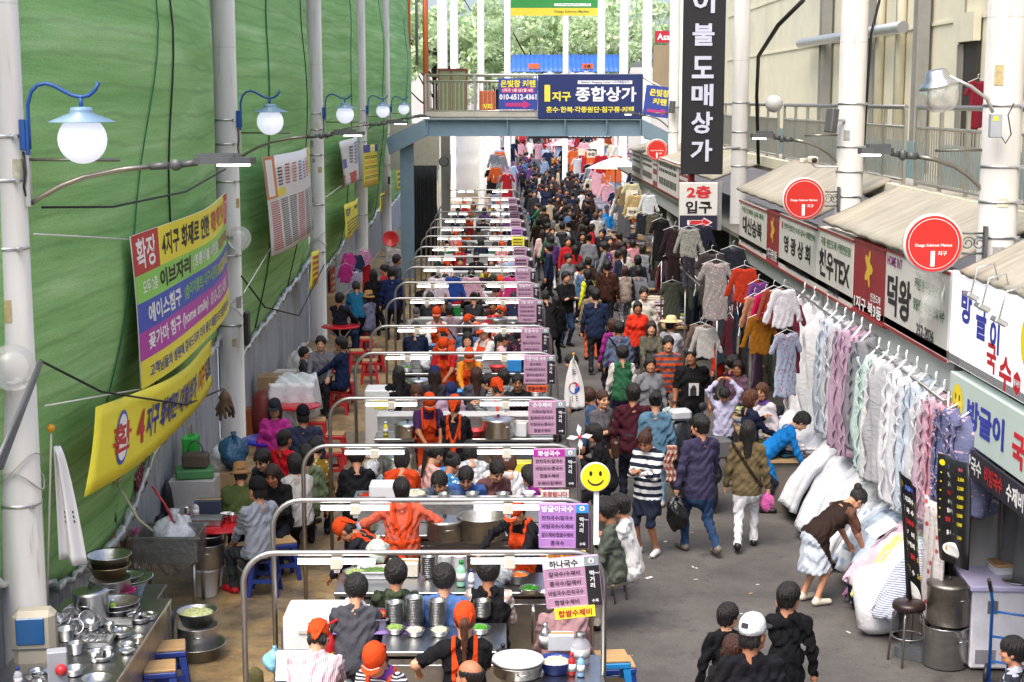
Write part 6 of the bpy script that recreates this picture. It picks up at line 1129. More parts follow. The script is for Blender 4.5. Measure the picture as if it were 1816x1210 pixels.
QL=[(1398,512,'d4cccc','floral','pale quilt with faint flowers at the far end of the rail'),(1412,520,'e2e2e4',None,'first broad white quilt on the far rail'),(1434,526,'dfe0e2',None,'second broad white quilt on the far rail'),(1452,536,'ccd5e0',None,'pale blue ruffled quilt right of the white quilts'),(1466,545,'c8c8cc',None,'grey ruffled quilt beside the pale blue one'),(1480,555,'b79aae',None,'mauve ruffled quilt, farther of two'),(1494,565,'bb9fb2',None,'mauve ruffled quilt, nearer of two'),(1508,580,'8c8c92',None,'dark grey ruffled quilt after the mauve ones'),(1522,625,'c4d8d2',None,'sea green ruffled quilt at the start of the near rail'),(1538,633,'e2e2e2',None,'white frilled quilt right of the sea green one'),(1554,640,'b4b4b8',None,'narrow grey quilt between white frilled quilts'),(1568,650,'e6e6e8',None,'wide white frilled quilt in the middle of the near rail'),(1586,662,'dedfe4',None,'white quilt with pale frills on the near rail'),(1602,675,'c8d2dc',None,'pale blue frilled quilt on the near rail'),(1618,688,'d8d8da',None,'silver grey frilled quilt on the near rail'),(1632,700,'caaebb',None,'dusky pink frilled quilt on the near rail'),(1650,712,'c996a4',None,'rose pink quilted blanket beside the flower print'),(1664,722,'6a6f90','floral','navy quilt printed with small pink flowers'),(1684,735,'747898','floral','second navy flower quilt nearest the menu boards')]
for k,(px,py,c,pt,lab)in enumerate(QL):
 broad=k in(1,2);wf=.8 if broad else .72;lf=(1.16,1.2,1.2,1.02,1.02,1.04,1.04,.9,.95,.98,.95,1.0,1.0,.95,.95,.86,.8,.7,.66)[k];xe=4.32 if k<8 else 4.3+.012*(k-8)
 p=gx(px,py,xe);o=hang_quilt(xe+.31*wf+.02,p[1],min(p[2],2.72)+.02,k%4 if k not in(1,2,10)else 4,fabric(c,pt,'d9b4c4' if k>16 else '8fa0c0'),lab,rs.uniform(-.1,.1)+(.95 if broad else .8 if k<16 else .5),lf);o.scale=(wf,2.5,lf)
t=tag(empty('clothes_rail',(4.5,0,0)),'long steel rail carrying the hanging quilts','rail')
MB().tube([(.0,15.3,2.6),(.0,23.9,2.78)],.018,8).build('rail_tube',TUBE,t);[MB().tube([(.05,q,2.7),(.05,q,0)],.02,8).build('upright',TUBE,t)for q in(19.3,15.35)]
def drape(x0,y0,x1,y1,z0,z1,m,label,th=.07,amp=.05,seed=0,name='quilt',cat='quilt',hang=.25):
 """a thick quilt thrown over the sloping pile: from (x0..x1) at the alley edge low to the shop side high"""
 r=random.Random(seed);ph=[r.uniform(0,6)for _ in range(6)]
 def fn(u,v):
  x=x0+(x1-x0)*v;y=y0+(y1-y0)*u;e=min(1,v/hang);z=z0+(z1-z0)*(v-.0)*.75+(z1-z0)*.25*e
  z=z0*.0+z1*(1-(1-v)**2.2)+(z0)*(1-v)**2.2
  return(x-.06*math.sin(u*9+ph[0])*(1-v)+.03*math.sin(u*23+ph[3]),y+.05*math.sin(v*6+ph[1]),z+amp*math.sin(u*7+ph[2])*math.sin(PI*min(1,v+.2))+.025*math.sin(u*19+v*9+ph[4])+.012*math.sin(u*41-v*30+ph[5]))
 o=MB().sheet(fn,40,34,th).build(name,m);tag(o,label,cat);return o
WQ=fabric('dcdcde');WQ2=fabric('cfd2d8','floral','dfe3ea',.5)
PILE=[(3.9,22.3,4.8,20.9,.45,1.25,WQ,'white quilt heaped beside the stooping blue jacket'),(3.85,21.1,4.8,19.9,.2,1.15,fabric('d4d6da'),'pale grey quilt spilling off the pile towards the white trousers'),(3.9,20.0,4.8,18.8,.1,1.15,WQ2,'white embossed quilt in the middle of the pile'),(3.9,18.95,4.8,17.9,.08,1.05,WQ,'white quilt draped to the ground in the pile'),(4.0,18.0,4.8,17.15,.2,1.05,fabric('d4d6da','floral','8fa8c8',.4),'white quilt with blue flower print in the pile'),(4.05,17.3,4.7,16.8,.45,1.0,fabric('bccad8'),'pale blue blanket in front of the stooping seller'),(3.95,17.0,4.7,16.5,.15,.85,fabric('9a6f88'),'mauve quilted blanket by the seller'),(3.88,16.7,4.7,16.2,.35,1.0,fabric('d4b4c4','finestripe','e4d0da'),'pink folded blanket with a paper price tag'),(3.9,16.42,4.7,16.02,.3,.97,fabric('d8d07a'),'yellow edged blanket on the sloping display'),(3.92,16.2,4.7,15.75,.34,.98,fabric('b4d0d4','finestripe','e4ecee'),'aqua striped blanket on the sloping display'),(3.95,15.95,4.7,15.4,.32,.98,fabric('dfe0e4','finestripe','7f8aa8'),'white blanket with navy pinstripes on the display')]
for k,(x0,y0,x1,y1,z0,z1,m,lab)in enumerate(PILE):drape(x0,y0,x1,y1,z0,z1,m,lab,.06 if k>4 else .09,.05 if k>4 else .08,k+3)
for k,(px,py,r,m,lab,sq)in enumerate(((1440,850,.3,fabric('d9d9dc'),'puffy white pillow at the alley edge of the pile',(.8,1.2,.7)),(1400,790,.3,fabric('c9d2dc','floral','e4e8ec',.5),'pale blue puffy quilt bundle beside the blue jacket',(.9,1.2,.8)),(1385,860,.28,fabric('b9bcc2','floral','8a90a0',.5),'grey patterned quilt bundle lowest in the pile',(.8,1.2,.5)),(1452,905,.28,fabric('d4d6d8'),'white quilt bundle touching the ground',(.9,1.1,.6)),(1510,800,.34,WQ,'large white quilt bundle under the hanging quilts',(.9,1.3,.8)),(1420,730,.3,fabric('dedcd8'),'white folded quilt at the far end of the pile',(.8,1.2,.6)))):
 p=gz(px,py,r*.7);mb=MB();blob(mb,(0,0,r*sq[2]*.95),r,26,k,0,.26,sq);tag(mb.build('quilt_bundle',m,None,(p[0]+.15,p[1]+.1,0)),lab,'quilt')
def roll(x,y,z,r,L,m,label,rx=0,rz=0,name='pillow'):
 mb=MB();mb.lathe([(1e-4,0),(r*.6,.02),(r,.1),(r*1.02,L*.5),(r,L-.1),(r*.6,L-.02),(1e-4,L)],(0,0,0),22);o=mb.build(name,m,None,(x,y,z));o.rotation_euler=(rx,0,rz);tag(o,label,'pillow');return o
p=gz(1570,1130,0);roll(p[0],p[1]+.08,.0,.25,.75,fabric('dcdcdc'),'large white rolled pillow standing by the round stool',-.28,.35).scale=(1.15,.7,1)
p=gz(1528,1090,0);roll(p[0]+.05,p[1]+.12,0,.15,.45,fabric('1d2438','floral','c8ccd4',.5),'navy pillow with white stars behind the white roll',-.3,.2);roll(p[0]+.32,p[1]+.35,0,.16,.5,fabric('b9b0a0','plaid','8a8070'),'beige checked cushion beside the navy pillow',-.2,.2)
tag(MB().box((0,0,.002),(.3,.2,.004)).build('price_card',WPR,None,(4.2,16.45,.97)),'paper price card lying on the pink blanket','card').rotation_euler=(.3,-.5,.2)
p=gx(1690,900,4.45);tag(MB().sheet(lambda u,v:(4.42+.03*math.sin(u*20),14.85+.62*u,.25+1.35*v),20,10,.03).build('flower_cloth',fabric('dcd3cf','floral','c0504a',.55)),'white cloth printed with red flowers hanging between the menu boards','cloth')
tag(MB().box((4.5,18.6,.3),(.55,6.2,.6),0,0,.01).build('display_bench',mat('bench_board','6a6259',.8)),'low display bench under the quilt pile','bench')
def garment_me(kind,seed):
 g=SDF((-.5,-.12,-1.3),(.5,.12,.08),.013 if kind!='trousers' else .013);E3=np.eye(3)
 if kind=='trousers':
  for s in(-1,1):g.cone((s*.07,0,-.06),(s*.1,0,-.95),.085,.075,0,.02,E3,.3)
 else:
  L={'shirt':.66,'dress':1.08,'vest':.58,'jacket':.7,'child':.48}[kind];w={'dress':.22,'shirt':.2,'jacket':.22,'vest':.18,'child':.15}[kind]
  g.cone((0,0,-.2),(0,0,-L),.12,.17 if kind=='dress' else .13,0,.05,E3,.3);g.cone((-w*.62,0,-.07),(w*.62,0,-.07),.05,.05,0,.05,E3,.55)
  for s in(-1,1):g.cone((s*w*.45,0,-.12),(s*w*(.62 if kind=='dress' else .5),0,-L),.1,.11,0,.06,E3,.3)
  if kind not in('vest',):
   for s in(-1,1):g.cone((s*w*.85,0,-.08),(s*(w*.95+(.1 if kind in('dress','child')else .14)),.01,-.32 if kind in('dress','child')else-.56),.065,.055,0,.03,E3,.5)
  g.ell((0,-.03,.0),(.075,.06,.075),0,.02,True)
  X,Y,Z=np.meshgrid(*g.ax,indexing='ij');g.V=np.maximum(g.V,-L-.03-Z-.02*np.sin(X*20+seed));g.V+=.011*np.sin(X*55+3*np.sin(Z*9+seed)+seed)*np.clip(-Z*2,0,1)+.004*np.sin(Z*30+X*20)
 P,Q,T=g.mesh();return np_mesh('garment',P,Q)
GM={}
def garment(x,y,z,kind,m,label,rz=0,name=None,sc=1.0):
 k=(kind,len(label)%2)
 if k not in GM:GM[k]=garment_me(kind,k[1]*2.3);GM[k].materials.append(None)
 o=link(name or{'child':'child_dress','vest':'waistcoat'}.get(kind,kind),GM[k],None,(x,y,z),rz);o.scale=(sc,)*3;o.material_slots[0].link='OBJECT';o.material_slots[0].material=m;tag(o,label,{'child':'dress','vest':'waistcoat'}.get(kind,kind),'clothes hung at the right stalls');link('hanger',WIREH,o)
 return o
GA=[(1270,465,3.3,'dress','8c8684','floral','c9a498','long grey dress with pale flower panels on a hanger',0,1.15),(1262,448,3.5,'dress','3c3634',None,'','dark brown dress behind the flower panel dress',0,1.1),(1320,475,3.6,'jacket','a83018',None,'','bright red tied blouse hanging by the long flower dress',0,1.0),(1197,405,3.3,'shirt','2c1c20',None,'','dark plum blouse with a pendant on a pink hanger',0,1.15),(1195,452,3.35,'trousers','2e211e',None,'','dark brown wide trousers under the plum blouse',0,1.1),(1192,500,3.3,'dress','3f4438',None,'','dark olive two piece dress in the clothes racks',0,1.0),(1222,405,3.5,'shirt','8f8f84','floral','4a4a5a','pale patterned blouse with a white hem',0,1.1),(1222,445,3.55,'trousers','45404a','floral','77707a','patterned purple trousers under the pale blouse',0,1.0),(1172,390,3.4,'dress','1b1a1c',None,'','long black dress beside the plum blouse',.4,1.1),(1245,400,3.8,'jacket','1e2230',None,'','navy jacket hanging deep in the racks',0,1.0),(1140,378,3.2,'vest','24272e',None,'','black waistcoat over a white shirt',0,1.1),(1158,380,3.35,'vest','565040',None,'','olive brown waistcoat right of the black one',0,1.1),(1120,325,3.35,'dress','c4bf9a',None,'','pale lime robe hanging near the placards',.2,1.1),(1108,330,3.3,'shirt','8a7450',None,'','tan jacket left of the lime robe',.3,1.1),(1128,345,3.4,'jacket','b39a6c',None,'','hemp coloured jacket behind the placards',0,1.2),(1150,345,3.6,'shirt','c9cfd0',None,'','pale shirt above the small placard',0,1.0),(1358,520,3.55,'shirt','b4144a',None,'','crimson blouse on a pink hanger',.5,1.05),(1338,525,3.5,'shirt','b0785a',None,'','salmon brown knit top hung under the blouse',.6,1.0),(1350,560,3.45,'jacket','84530c',None,'','mustard yellow cardigan hanging below the crimson blouse',.2,1.0),(1372,512,3.6,'shirt','8e3c2a','floral','5a6a3a','orange flower print blouse beside the crimson blouse',.4,1.0),(1390,512,3.65,'shirt','cac8cc',None,'','white embroidered blouse at the end of the clothes rail',.3,1.05),(1382,560,3.7,'shirt','1c1b1e',None,'','black top beneath the white embroidered blouse',.3,1.0),(1400,540,3.85,'dress','7a3040',None,'','wine red robe beside the quilts',.5,1.2),(1395,590,3.8,'dress','a8b4c8','floral','b8504a','pale blue flower robe beside the quilts',.5,1.1),(1252,580,3.2,'jacket','aeaaa6',None,'','white buttoned jacket on a stand by the red beanie',-.3,.95),(1242,575,3.25,'jacket','6e5a50',None,'','taupe jacket behind the white buttoned one',-.3,.95),(1345,500,3.75,'shirt','6a3a78',None,'','purple top at the head of the clothes rail',.5,1.0),(1300,440,3.9,'jacket','23242e',None,'','dark navy jacket under the far shop sign',0,1.1)]
for px,py,x,k,c,pt,c2,lab,rz,sc in GA:p=gx(px,py,x);garment(p[0],p[1],p[2],k,cloth(c,pt,c2 or 'ffffff'),lab,rz,None,sc*.7)
rk=random.Random(4)
RKC=['17171a','23252e','3a2c28','4a3a4a','2c3a44','5a2430','6a6258','1c2a3a','77706a','3c4438']
RKN=['black','ink blue','dark brown','dusty purple','dark teal','dark wine','khaki grey','midnight blue','warm grey','moss grey'];nn=0
for yy in np.arange(22.8,39,.62):
 for xx in(3.95,4.35):
  q=rk.randrange(10);nn+=1;o=garment(xx+rk.uniform(-.15,.15),yy+rk.uniform(-.2,.2),rk.uniform(1.75,2.3),rk.choice(('jacket','dress','shirt')),cloth(RKC[q]),f'{RKN[q]} garment hanging in the dark ranks of the {"front" if xx < 4 else "back"} rail',PI/2+rk.uniform(-.4,.4),'garment');o['category']='garment';o['group']=f'{RKN[q]} garments of the {"front" if xx < 4 else "back"} rail'
for x,y0,y1,z,lab in((3.5,24.5,33,2.42,'front clothes rail of the garment stalls'),(4.35,22.8,39,2.38,'back clothes rail of the garment stalls')):
 t=tag(empty('clothes_rail',(x,y0,0)),lab,'rail');MB().tube([(0,0,z),(0,y1-y0,z)],.016,8).build('rail_tube',TUBE,t);[MB().tube([(0,q,0),(0,q,z)],.016,8).build('upright',TUBE,t)for q in(0,(y1-y0)/2,y1-y0)]
FC=['b8a8b0','5a3a60','c8c4c0','8a9a3a','30303a','9a3a4a','d0c0a8','4a5a7a','b06a80','6a6a72','d8d8da','2a4a5a']
FCN=['mauve','deep purple','pale grey','lime green','near black','dark rose','sand','steel blue','pink','mid grey','white','petrol blue']
for ti,(x0,y0,x1,y1,h,lab)in enumerate(((3.55,20.6,4.5,24.2,.75,'low display table heaped with folded clothes near the clothes rails'),(3.6,33.5,4.5,37.5,.7,'far display table heaped with folded clothes'),(3.3,40,4.6,47,.75,'farther display table heaped with folded clothes'),(3.6,50,5.2,60,.8,'display table of clothes beyond the bridge'))):
 tb_=tag(empty('display_table',((x0+x1)/2,(y0+y1)/2,0)),lab,'table');MB().box((0,0,h-.02),(x1-x0,y1-y0,.04)).build('tabletop',CARD,tb_);MB().box((0,0,h/2-.03),(x1-x0-.1,y1-y0-.1,h-.06)).build('skirt_panel',mat('bench_board','6a6259',.8),tb_)
 for k in range(46 if ti<1 else 30):
  q=rk.randrange(12);x,y=rk.uniform(x0+.12,x1-.12),rk.uniform(y0+.15,y1-.15);mb=MB();lv=rk.choice((0,0,.05,.1));mb.box((0,0,.03),(.28,.34,.05),0,0,.02);mb.box((.02,.03,.075),(.25,.3,.04),.2,0,.015)
  o=mb.build('folded_garment',cloth(FC[q],rk.choice((None,None,'floral','finestripe')),'d8d0d0'),None,(x,y,h+.002+lv),rk.uniform(0,3));tag(o,f'{FCN[q]} folded garment in the heap on the {["near", "far", "farther", "farthest"][ti]} display table','garment',f'{FCN[q]} garments on the {["near", "far", "farther", "farthest"][ti]} table')
def menu_board(px4,x,label,lean=0):
 a,b,c,d=[gx(q[0],q[1],x[i])for i,q in enumerate(px4)];fn,W,H=quad_fn(a,b,c,d);o=MB().sheet(lambda u,v:fn(u*W,v*H)[0],6,6,.02).build('menu_board',mat('menu_black','141416',.4),None);tag(o,label,'menu board');mb=MB()
 disc(mb,fn,.12*W,.925*H,.075*W,1,.004,20,.028*H);put_text(mb,'방글이',fn,.42*W,.92*H,.038*H,2,.34*W,.03,'c',.005);put_text(mb,'국수',fn,.78*W,.92*H,.038*H,3,.26*W,.03,'c',.005)
 for k,(s,pr)in enumerate((('잔치국수','3,500'),('칼 국 수','3,500'),('비빔국수','4,500'),('수 제 비','3,500'),('칼수제비','3,500'),('찹쌀수제비','5,000'),('콩 국 수','5,000'))):
  v=(.83-.085*k-(.04 if k==6 else 0))*H;disc(mb,fn,.1*W,v,.02*W,1,.004,8,.008*H);put_text(mb,s,fn,.38*W,v,.045*H,4 if k in(2,5)else 0,.42*W,.03,'c',.005);put_text(mb,pr,fn,.8*W,v,.04*H,1,.24*W,.02,'c',.005)
 disc(mb,fn,.5*W,.13*H,.3*W,0,.004,30,.07*H);disc(mb,fn,.5*W,.13*H,.24*W,5,.006,30,.054*H);disc(mb,fn,.5*W,.12*H,.17*W,6,.007,12,.03*H);disc(mb,fn,.42*W,.13*H,.06*W,7,.008,9,.014*H)
 mb.build('lettering',[ink(c)for c in('f0eee8','e8d41c','5a78d8','d8507a','c8282a','b99a4a','3a4a26','241c14')],o);return o
menu_board(((1664,804),(1714,824),(1716,1012),(1666,990)),(4.22,4.27,4.27,4.22),'upright black menu board with yellow prices and a bowl picture');o=menu_board(((1597,836),(1626,866),(1637,1098),(1608,1060)),(4.02,4.22,4.3,4.1),'tilted black menu board left of the upright one')
p=gz(1640,1170,0);t=tag(empty('sign_stand',(p[0]+.05,p[1]+.12,0)),'grey sign stand with a weighted water base behind the round stool','stand');MB().tube([(0,0,.1),(.02,0,.9),(.12,.02,1.7)],.016,8).build('pole',CLAMP,t)
m_=MB();m_.prism([(.3*math.cos(a)*(1+.12*math.cos(4*a)),.22*math.sin(a)*(1+.12*math.cos(4*a)))for a in np.linspace(0,2*PI,24,False)],0,.1);m_.prism([(.26*math.cos(a),.18*math.sin(a))for a in np.linspace(0,2*PI,24,False)],.1,.14);m_.build('water_base',mat('base_grey','5a5d60',.6),t)
p=gz(1610,1178,0);t=tag(empty('round_stool',(p[0],p[1]+.05,0),.3),'round stool with a dark brown padded seat and chrome legs','stool');MB().lathe([(1e-4,.56),(.15,.56),(.165,.575),(.165,.61),(.15,.635),(1e-4,.64)],(0,0,0),28).build('seat',mat('brown_vinyl','2c1c1a',.35),t)
for k in range(4):a=PI/4+k*PI/2;MB().tube([(.11*math.cos(a),.11*math.sin(a),.56),(.15*math.cos(a),.15*math.sin(a),.5),(.19*math.cos(a),.19*math.sin(a),0)],.012,8).build('leg',TUBE,t)
MB().tube([(.155*math.cos(a),.155*math.sin(a),.28)for a in np.linspace(0,2*PI,25)],.008,6).build('foot_ring',TUBE,t)
p=gz(1686,1192,0);pot(p[0],p[1]+.22,0,.225,.42,'large steel stock pot on the ground, lower of two',False,STEEL);pot(p[0]+.02,p[1]+.22,.435,.215,.4,'tall stained stock pot with a lid, stacked on another pot',True,mat('stained_steel',(.36,.33,.28),.45,1.0,.4,4,.2,20,dirt=.6))
p=gz(1725,1205,0);t=tag(empty('chest_freezer',(p[0]+.55,p[1]+.55,0),-.05),'white and lilac chest freezer with steel dishes on top','freezer');MB().box((0,0,.42),(1.0,.7,.8),0,0,.02).build('cabinet',mat('freezer_white','e0dee2',.4,dirt=.2),t);MB().box((0,0,.85),(1.05,.75,.06),0,0,.012).build('lid',mat('freezer_lid','c4bede',.4),t);MB().box((-.35,-.352,.15),(.2,.01,.14)).build('vent_grille',mat('vent_grey','8a888c',.5),t);MB().box((-.3,-.353,.66),(.1,.012,.13)).build('control_panel',mat('panel_grey','6a686c',.5),t)
FZ=(p[0]+.55,p[1]+.55);tray(FZ[0]-.02,FZ[1]+.12,.885,.34,.24,.07,'pale dish with a wooden board on the freezer lid',WHITE);tag(MB().lathe([(1e-4,0),(.16,0),(.17,.012),(.165,.016),(1e-4,.01)],(0,0,0),30).build('steel_cover',STEEL,None,(FZ[0]-.02,FZ[1]-.19,.885)),'round steel lid lying on the freezer','lid');tag(MB().box((0,0,.013),(.36,.26,.026),0,0,.005).build('cutting_board',WOODTOP,None,(FZ[0]-.02,FZ[1]+.12,.962)),'wooden board on the pale dish on the freezer','board')
p=gz(1790,1215,0);t=tag(empty('hand_trolley',(p[0]-.05,p[1]-.1,0),-.5),'blue hand trolley with black grips at the bottom right corner','trolley');BLP=mat('trolley_blue','1d62b0',.35)
for s in(-1,1):MB().tube([(s*.18,0,.05),(s*.18,0,.85),(s*.18,-.12,1.0)],.016,8).build('side_tube',BLP,t);MB().tube([(s*.18,-.1,.98),(s*.18,-.24,1.13)],.02,8).build('grip',BLACK,t);MB().lathe([(1e-4,-.02),(.1,-.02),(.1,.02),(1e-4,.02)],(s*.21,.06,.1),18,0,Matrix.Rotation(PI/2,3,'Y')).build('wheel',BLACK,t)
k=MB();[k.tube([(-.18,0,z),(.18,0,z)],.012,8)for z in(.25,.5,.75)];k.build('cross_bars',BLP,t);MB().box((0,-.14,.03),(.4,.3,.02)).build('toe_plate',BLP,t)
tag(MB().sheet(lambda u,v:(5.15+.05*math.sin(u*30+v*3),13.2+2.0*u,.85+1.5*v),60,8,.01).build('shop_curtain',mat('dark_curtain','6a6a6a',.7,0,.2,5)),'grey pleated curtain behind the chest freezer','curtain')
ht=MB();fn_=plane_fn((4.56,15.45,2.24),(0,-1,0),(0,0,-1));o=tag(MB().box((4.585,13.9,2.13),(.03,3.1,.26)).build('lettered_valance',mat('valance_dark','2a2830',.6)),'dark valance with white lettering under the green awning sign','sign');fv=plane_fn((4.569,15.4,2.03),(0,-1,0),(0,0,1));mb=MB()
for k,s in enumerate(('잔치국수','칼국수','비빔국수','수제비','칼제비')):put_text(mb,s,fv,.3+.6*k,.1,.17,1 if k==2 else 0,.52,.03,'c',.004)
mb.build('lettering',[ink('f0eee8'),ink('c8282a')],o)
for k,px in enumerate((1722,1742,1772)):
 p=gx(px,(525,545,570)[k],4.35);t=tag(empty('clip_lamp',tuple(p)),['farthest','middle','nearest'][k]+' of three small floodlights over the lit smiley sign','lamp','floodlights over the lit sign');MB().tube([(.25,0,.12),(.2,0,.3),(.05,0,.26),(0,0,.03)],.008,6).build('arm',CLAMP,t);MB().box((0,0,0),(.12,.16,.05),0,0,.01,0,.5).build('lamp_head',CLAMP,t);MB().box((.018,0,-.03),(.1,.14,.006),0,0,0,0,.5).build('lens',LAMPW,t)
tag(MB().sheet(lambda u,v:(4.5-.05*math.sin(u*8)-.03*math.sin(v*9),16.35-1.0*u+.1*math.sin(v*5),3.95-.75*v*(1-.55*u)+.02*math.sin(u*15)),16,14,.004).build('torn_plastic_sheet',mat('torn_film',(.75,.74,.7),.25,0,.2,10,.9,18,alpha=.3)),'torn clear plastic sheet hanging over the long white sign','plastic sheet')
t=tag(empty('floodlight',(4.85,15.3,5.1)),'clear domed floodlight on a bent arm over the gallery','lamp');t.scale=(.85,)*3;MB().tube([(-.02,-.05,.45),(-.1,-.08,.6),(-.3,-.1,.74),(-.56,-.1,.86)],.022,8).build('arm',CLAMP,t);M_=Matrix.Rotation(-.22,3,'Y')
MB().lathe([(.07,.14),(.12,.12),(.14,.03),(.2,-.02),(.225,-.05),(.225,-.065)],(-.68,-.1,.8),24,0,M_).build('reflector',STEEL,t);MB().lathe([(.215,-.065),(.195,-.22),(.14,-.33),(.07,-.35),(1e-4,-.35)],(-.68,-.1,.8),24,0,M_).build('glass_dome',CLEAR,t);MB().box((-.02,-.16,.3),(.13,.1,.27),0,0,.008).build('ballast_box',mat('box_grey','a2a6aa',.5),t)
MB().box((-.03,-.212,.38),(.05,.004,.05)).build('warning_sticker',YEL,t);MB().tube([(.05,-.16,.18),(.1,-.18,.1),(.17,-.15,.2),(.12,-.16,.42),(.2,-.1,.55)],.008,6).build('cable',BLACK,t)
p=gy(1440,290,22.0);t=tag(empty('security_camera',tuple(p)),'cream bullet security camera on a pole arm by the round sign','camera');MB().box((0,-.05,.05),(.1,.22,.1),.15,0,.02).build('housing',CREAMP,t);MB().lathe([(1e-4,-.172),(.035,-.17),(.04,-.16)],(0,0,.05),14,0,Matrix.Rotation(-PI/2,3,'X')).build('lens',BLACK,t);MB().tube([(.4,.05,-.05),(.05,.03,-.05),(0,0,0)],.015,8).build('arm',WHITE,t);MB().box((-.13,-.03,.04),(.07,.16,.07),-.5,0,.015).build('side_lamp',CREAMP,t)
for px,py,y,lab in((1475,214,21.9,'dark loudspeaker box on the column left of the long gallery railing'),(1192,190,44.2,'small dark speaker box near the bridge end')):
 p=gy(px,py,y);t=tag(empty('loudspeaker',tuple(p)),lab,'speaker');b=MB().box((0,0,0),(.12,.16,.34),.5,0,.015,0,.12);b.build('cabinet',DKGREY,t);MB().box((.1,.06,0),(.2,.03,.03)).build('bracket',CLAMP,t)
p=gy(1373,184,22);tag(MB().sphere((0,0,0),.125,22).build('globe_lamp_unlit',mat('frosted_globe','b4b3ae',.3,0,.05),None,tuple(p)),'unlit frosted globe in front of the gallery railing','lamp')
p=gy(1730,190,19.6);garment(p[0]+.2,20.2,5.85,'dress',cloth('7a1c2c'),'dark red and navy school dress hanging on the gallery railing',.3,None,.55)
for pts,r,lab in(([gy(1425,0,24),gy(1380,45,24.6),gy(1345,100,28),gy(1342,170,31),gy(1345,290,31.6)],.035,'thick black cable dropping from the building to the far column'),([gy(1560,0,22.5),gy(1545,60,22.4),gy(1540,130,22.3),gy(1530,290,22.2)],.02,'black cable running down beside the second column'),([gy(1816,150,15.6),gy(1800,260,15.5),gy(1795,380,15.4)],.018,'black cable along the right edge column')):tag(MB().tube([tuple(q)for q in pts],r,8).build('cable',WIRE),lab,'cable')
# ------ cookware and furniture along the left fence
rs=random.Random(33)
counter(11.2,14.65,-4.25,-3.2,.78,'long steel work table piled with cookware along the left fence')
def on(px,py,z):q=gz(px,py,z);return float(q[0]),float(q[1])
Z8=.785
x,y=on(158,1112,Z8);pot(x,y+.1,Z8,.16,.3,'aluminium lidded pot on the long steel table',True,STEEL)
x,y=on(205,1060,Z8);pot(x-.05,y,Z8,.2,.2,'big steel pot under the basins at the far end of the table',False,STEEL_OLD);basin(x-.05,y,Z8+.215,.2,.12,'tarnished brass basin in the stack at the table end',mat('brass_tone',(.45,.36,.2),.4,1,.3,6));basin(x-.05,y,Z8+.29,.21,.15,'wide steel basin topping the stack at the table end')
x,y=on(288,1040,.7);t_=counter(14.85,15.6,-4.2,-3.45,.62,'low steel stand holding wide lids beside the sink')
basin(-3.8,15.2,.63,.24,.16,'wide steel basin on the low stand');basin(-3.78,15.22,.73,.26,.09,'wide shallow lid lying in the basin on the low stand');basin(-3.76,15.2,.79,.15,.06,'steel dish on top of the wide lids')
basin(-3.62,14.2,Z8,.2,.07,'flat steel pan beside the table end');basin(-3.62,14.2,Z8+.05,.2,.07,'flat steel pan stacked on another flat pan');basin(-3.66,14.62,Z8,.11,.09,'bright pink plastic bowl on the table end',mat('pink_plastic','c82a7a',.4))
t=tag(empty('wash_sink',(-3.65,16.75,0)),'deep steel wash sink on legs with a hose','sink');k=MB();[k.box((sx*.34,0,.72),(.02,.56,.28))for sx in(-1,1)];[k.box((0,sy*.28,.72),(.66,.02,.28))for sy in(-1,1)];k.box((0,0,.585),(.66,.54,.02));k.box((0,-.3,.865),(.78,.06,.02));k.box((0,.3,.865),(.78,.06,.02));k.build('basin',STEEL_OLD,t);[MB().tube([(sx*.3,sy*.24,0),(sx*.3,sy*.24,.6)],.02,8).build('leg',TUBE,t)for sx in(-1,1)for sy in(-1,1)]
MB().tube([(-.2,.02,.86),(-.35,.0,1.0),(-.52,.1,1.25),(-.62,.2,1.35)],.016,8).build('hose',mat('cream_hose','c9bf9c',.5),t);MB().tube([(.0,.2,.9),(-.1,.25,1.1),(-.25,.3,1.3)],.012,8).build('red_hose',RED,t)
t=tag(empty('water_tap',(-4.36,17.0,1.38)),'brass water tap with hoses on the corrugated fence','tap');k=MB();k.tube([(0,0,0),(.1,0,0)],.025,8);k.tube([(.1,-.09,0),(.1,.09,0)],.022,8);k.tube([(.1,0,0),(.1,0,.1)],.015,8);k.box((.1,0,.11),(.02,.09,.015));k.build('tap_body',mat('brass',(.6,.5,.3),.3,1),t)
x,y=on(362,1062,0);b=bottle(x,y+.14,0,.001,.001,WHITE,WHITE,'x')if False else None
tag(MB().lathe([(.12,0),(.125,.01),(.145,.3),(.155,.3),(.155,.33),(.14,.33),(1e-4,.32)],(0,0,0),24).build('bucket',WHITE,None,(x,y+.14,0)),'white plastic bucket on the floor under the dark pot','bucket');pot(x+.02,y+.16,.335,.19,.27,'dark steel pot standing on the white bucket',False,STEEL_OLD);basin(x+.03,y+.16,.615,.19,.1,'steel colander resting on the dark pot')
x,y=on(345,1178,0);basin(x,y+.2,0,.27,.15,'widest steel basin, bottom of the floor stack');pot(x,y+.2,.09,.2,.25,'steel pot in the middle of the floor stack',False);basin(x,y+.2,.345,.2,.15,'steel basin of cabbage leaves topping the floor stack',None,'basin','c4cc8e');tag(MB().lathe([(.13,0),(.16,.36),(.17,.36),(.17,.38),(.15,.38),(1e-4,.36)],(0,0,0),24).build('bucket',LBLUE,None,(x-.42,y+.35,0)),'blue plastic bucket under the table end','bucket');tag(MB().lathe([(.17,0),(.18,.02),(.1,.07),(.02,.08)],(0,0,.38),20).build('dark_cover',DKGREY,None,(x-.42,y+.35,0)),'dark lid on the blue bucket','lid')
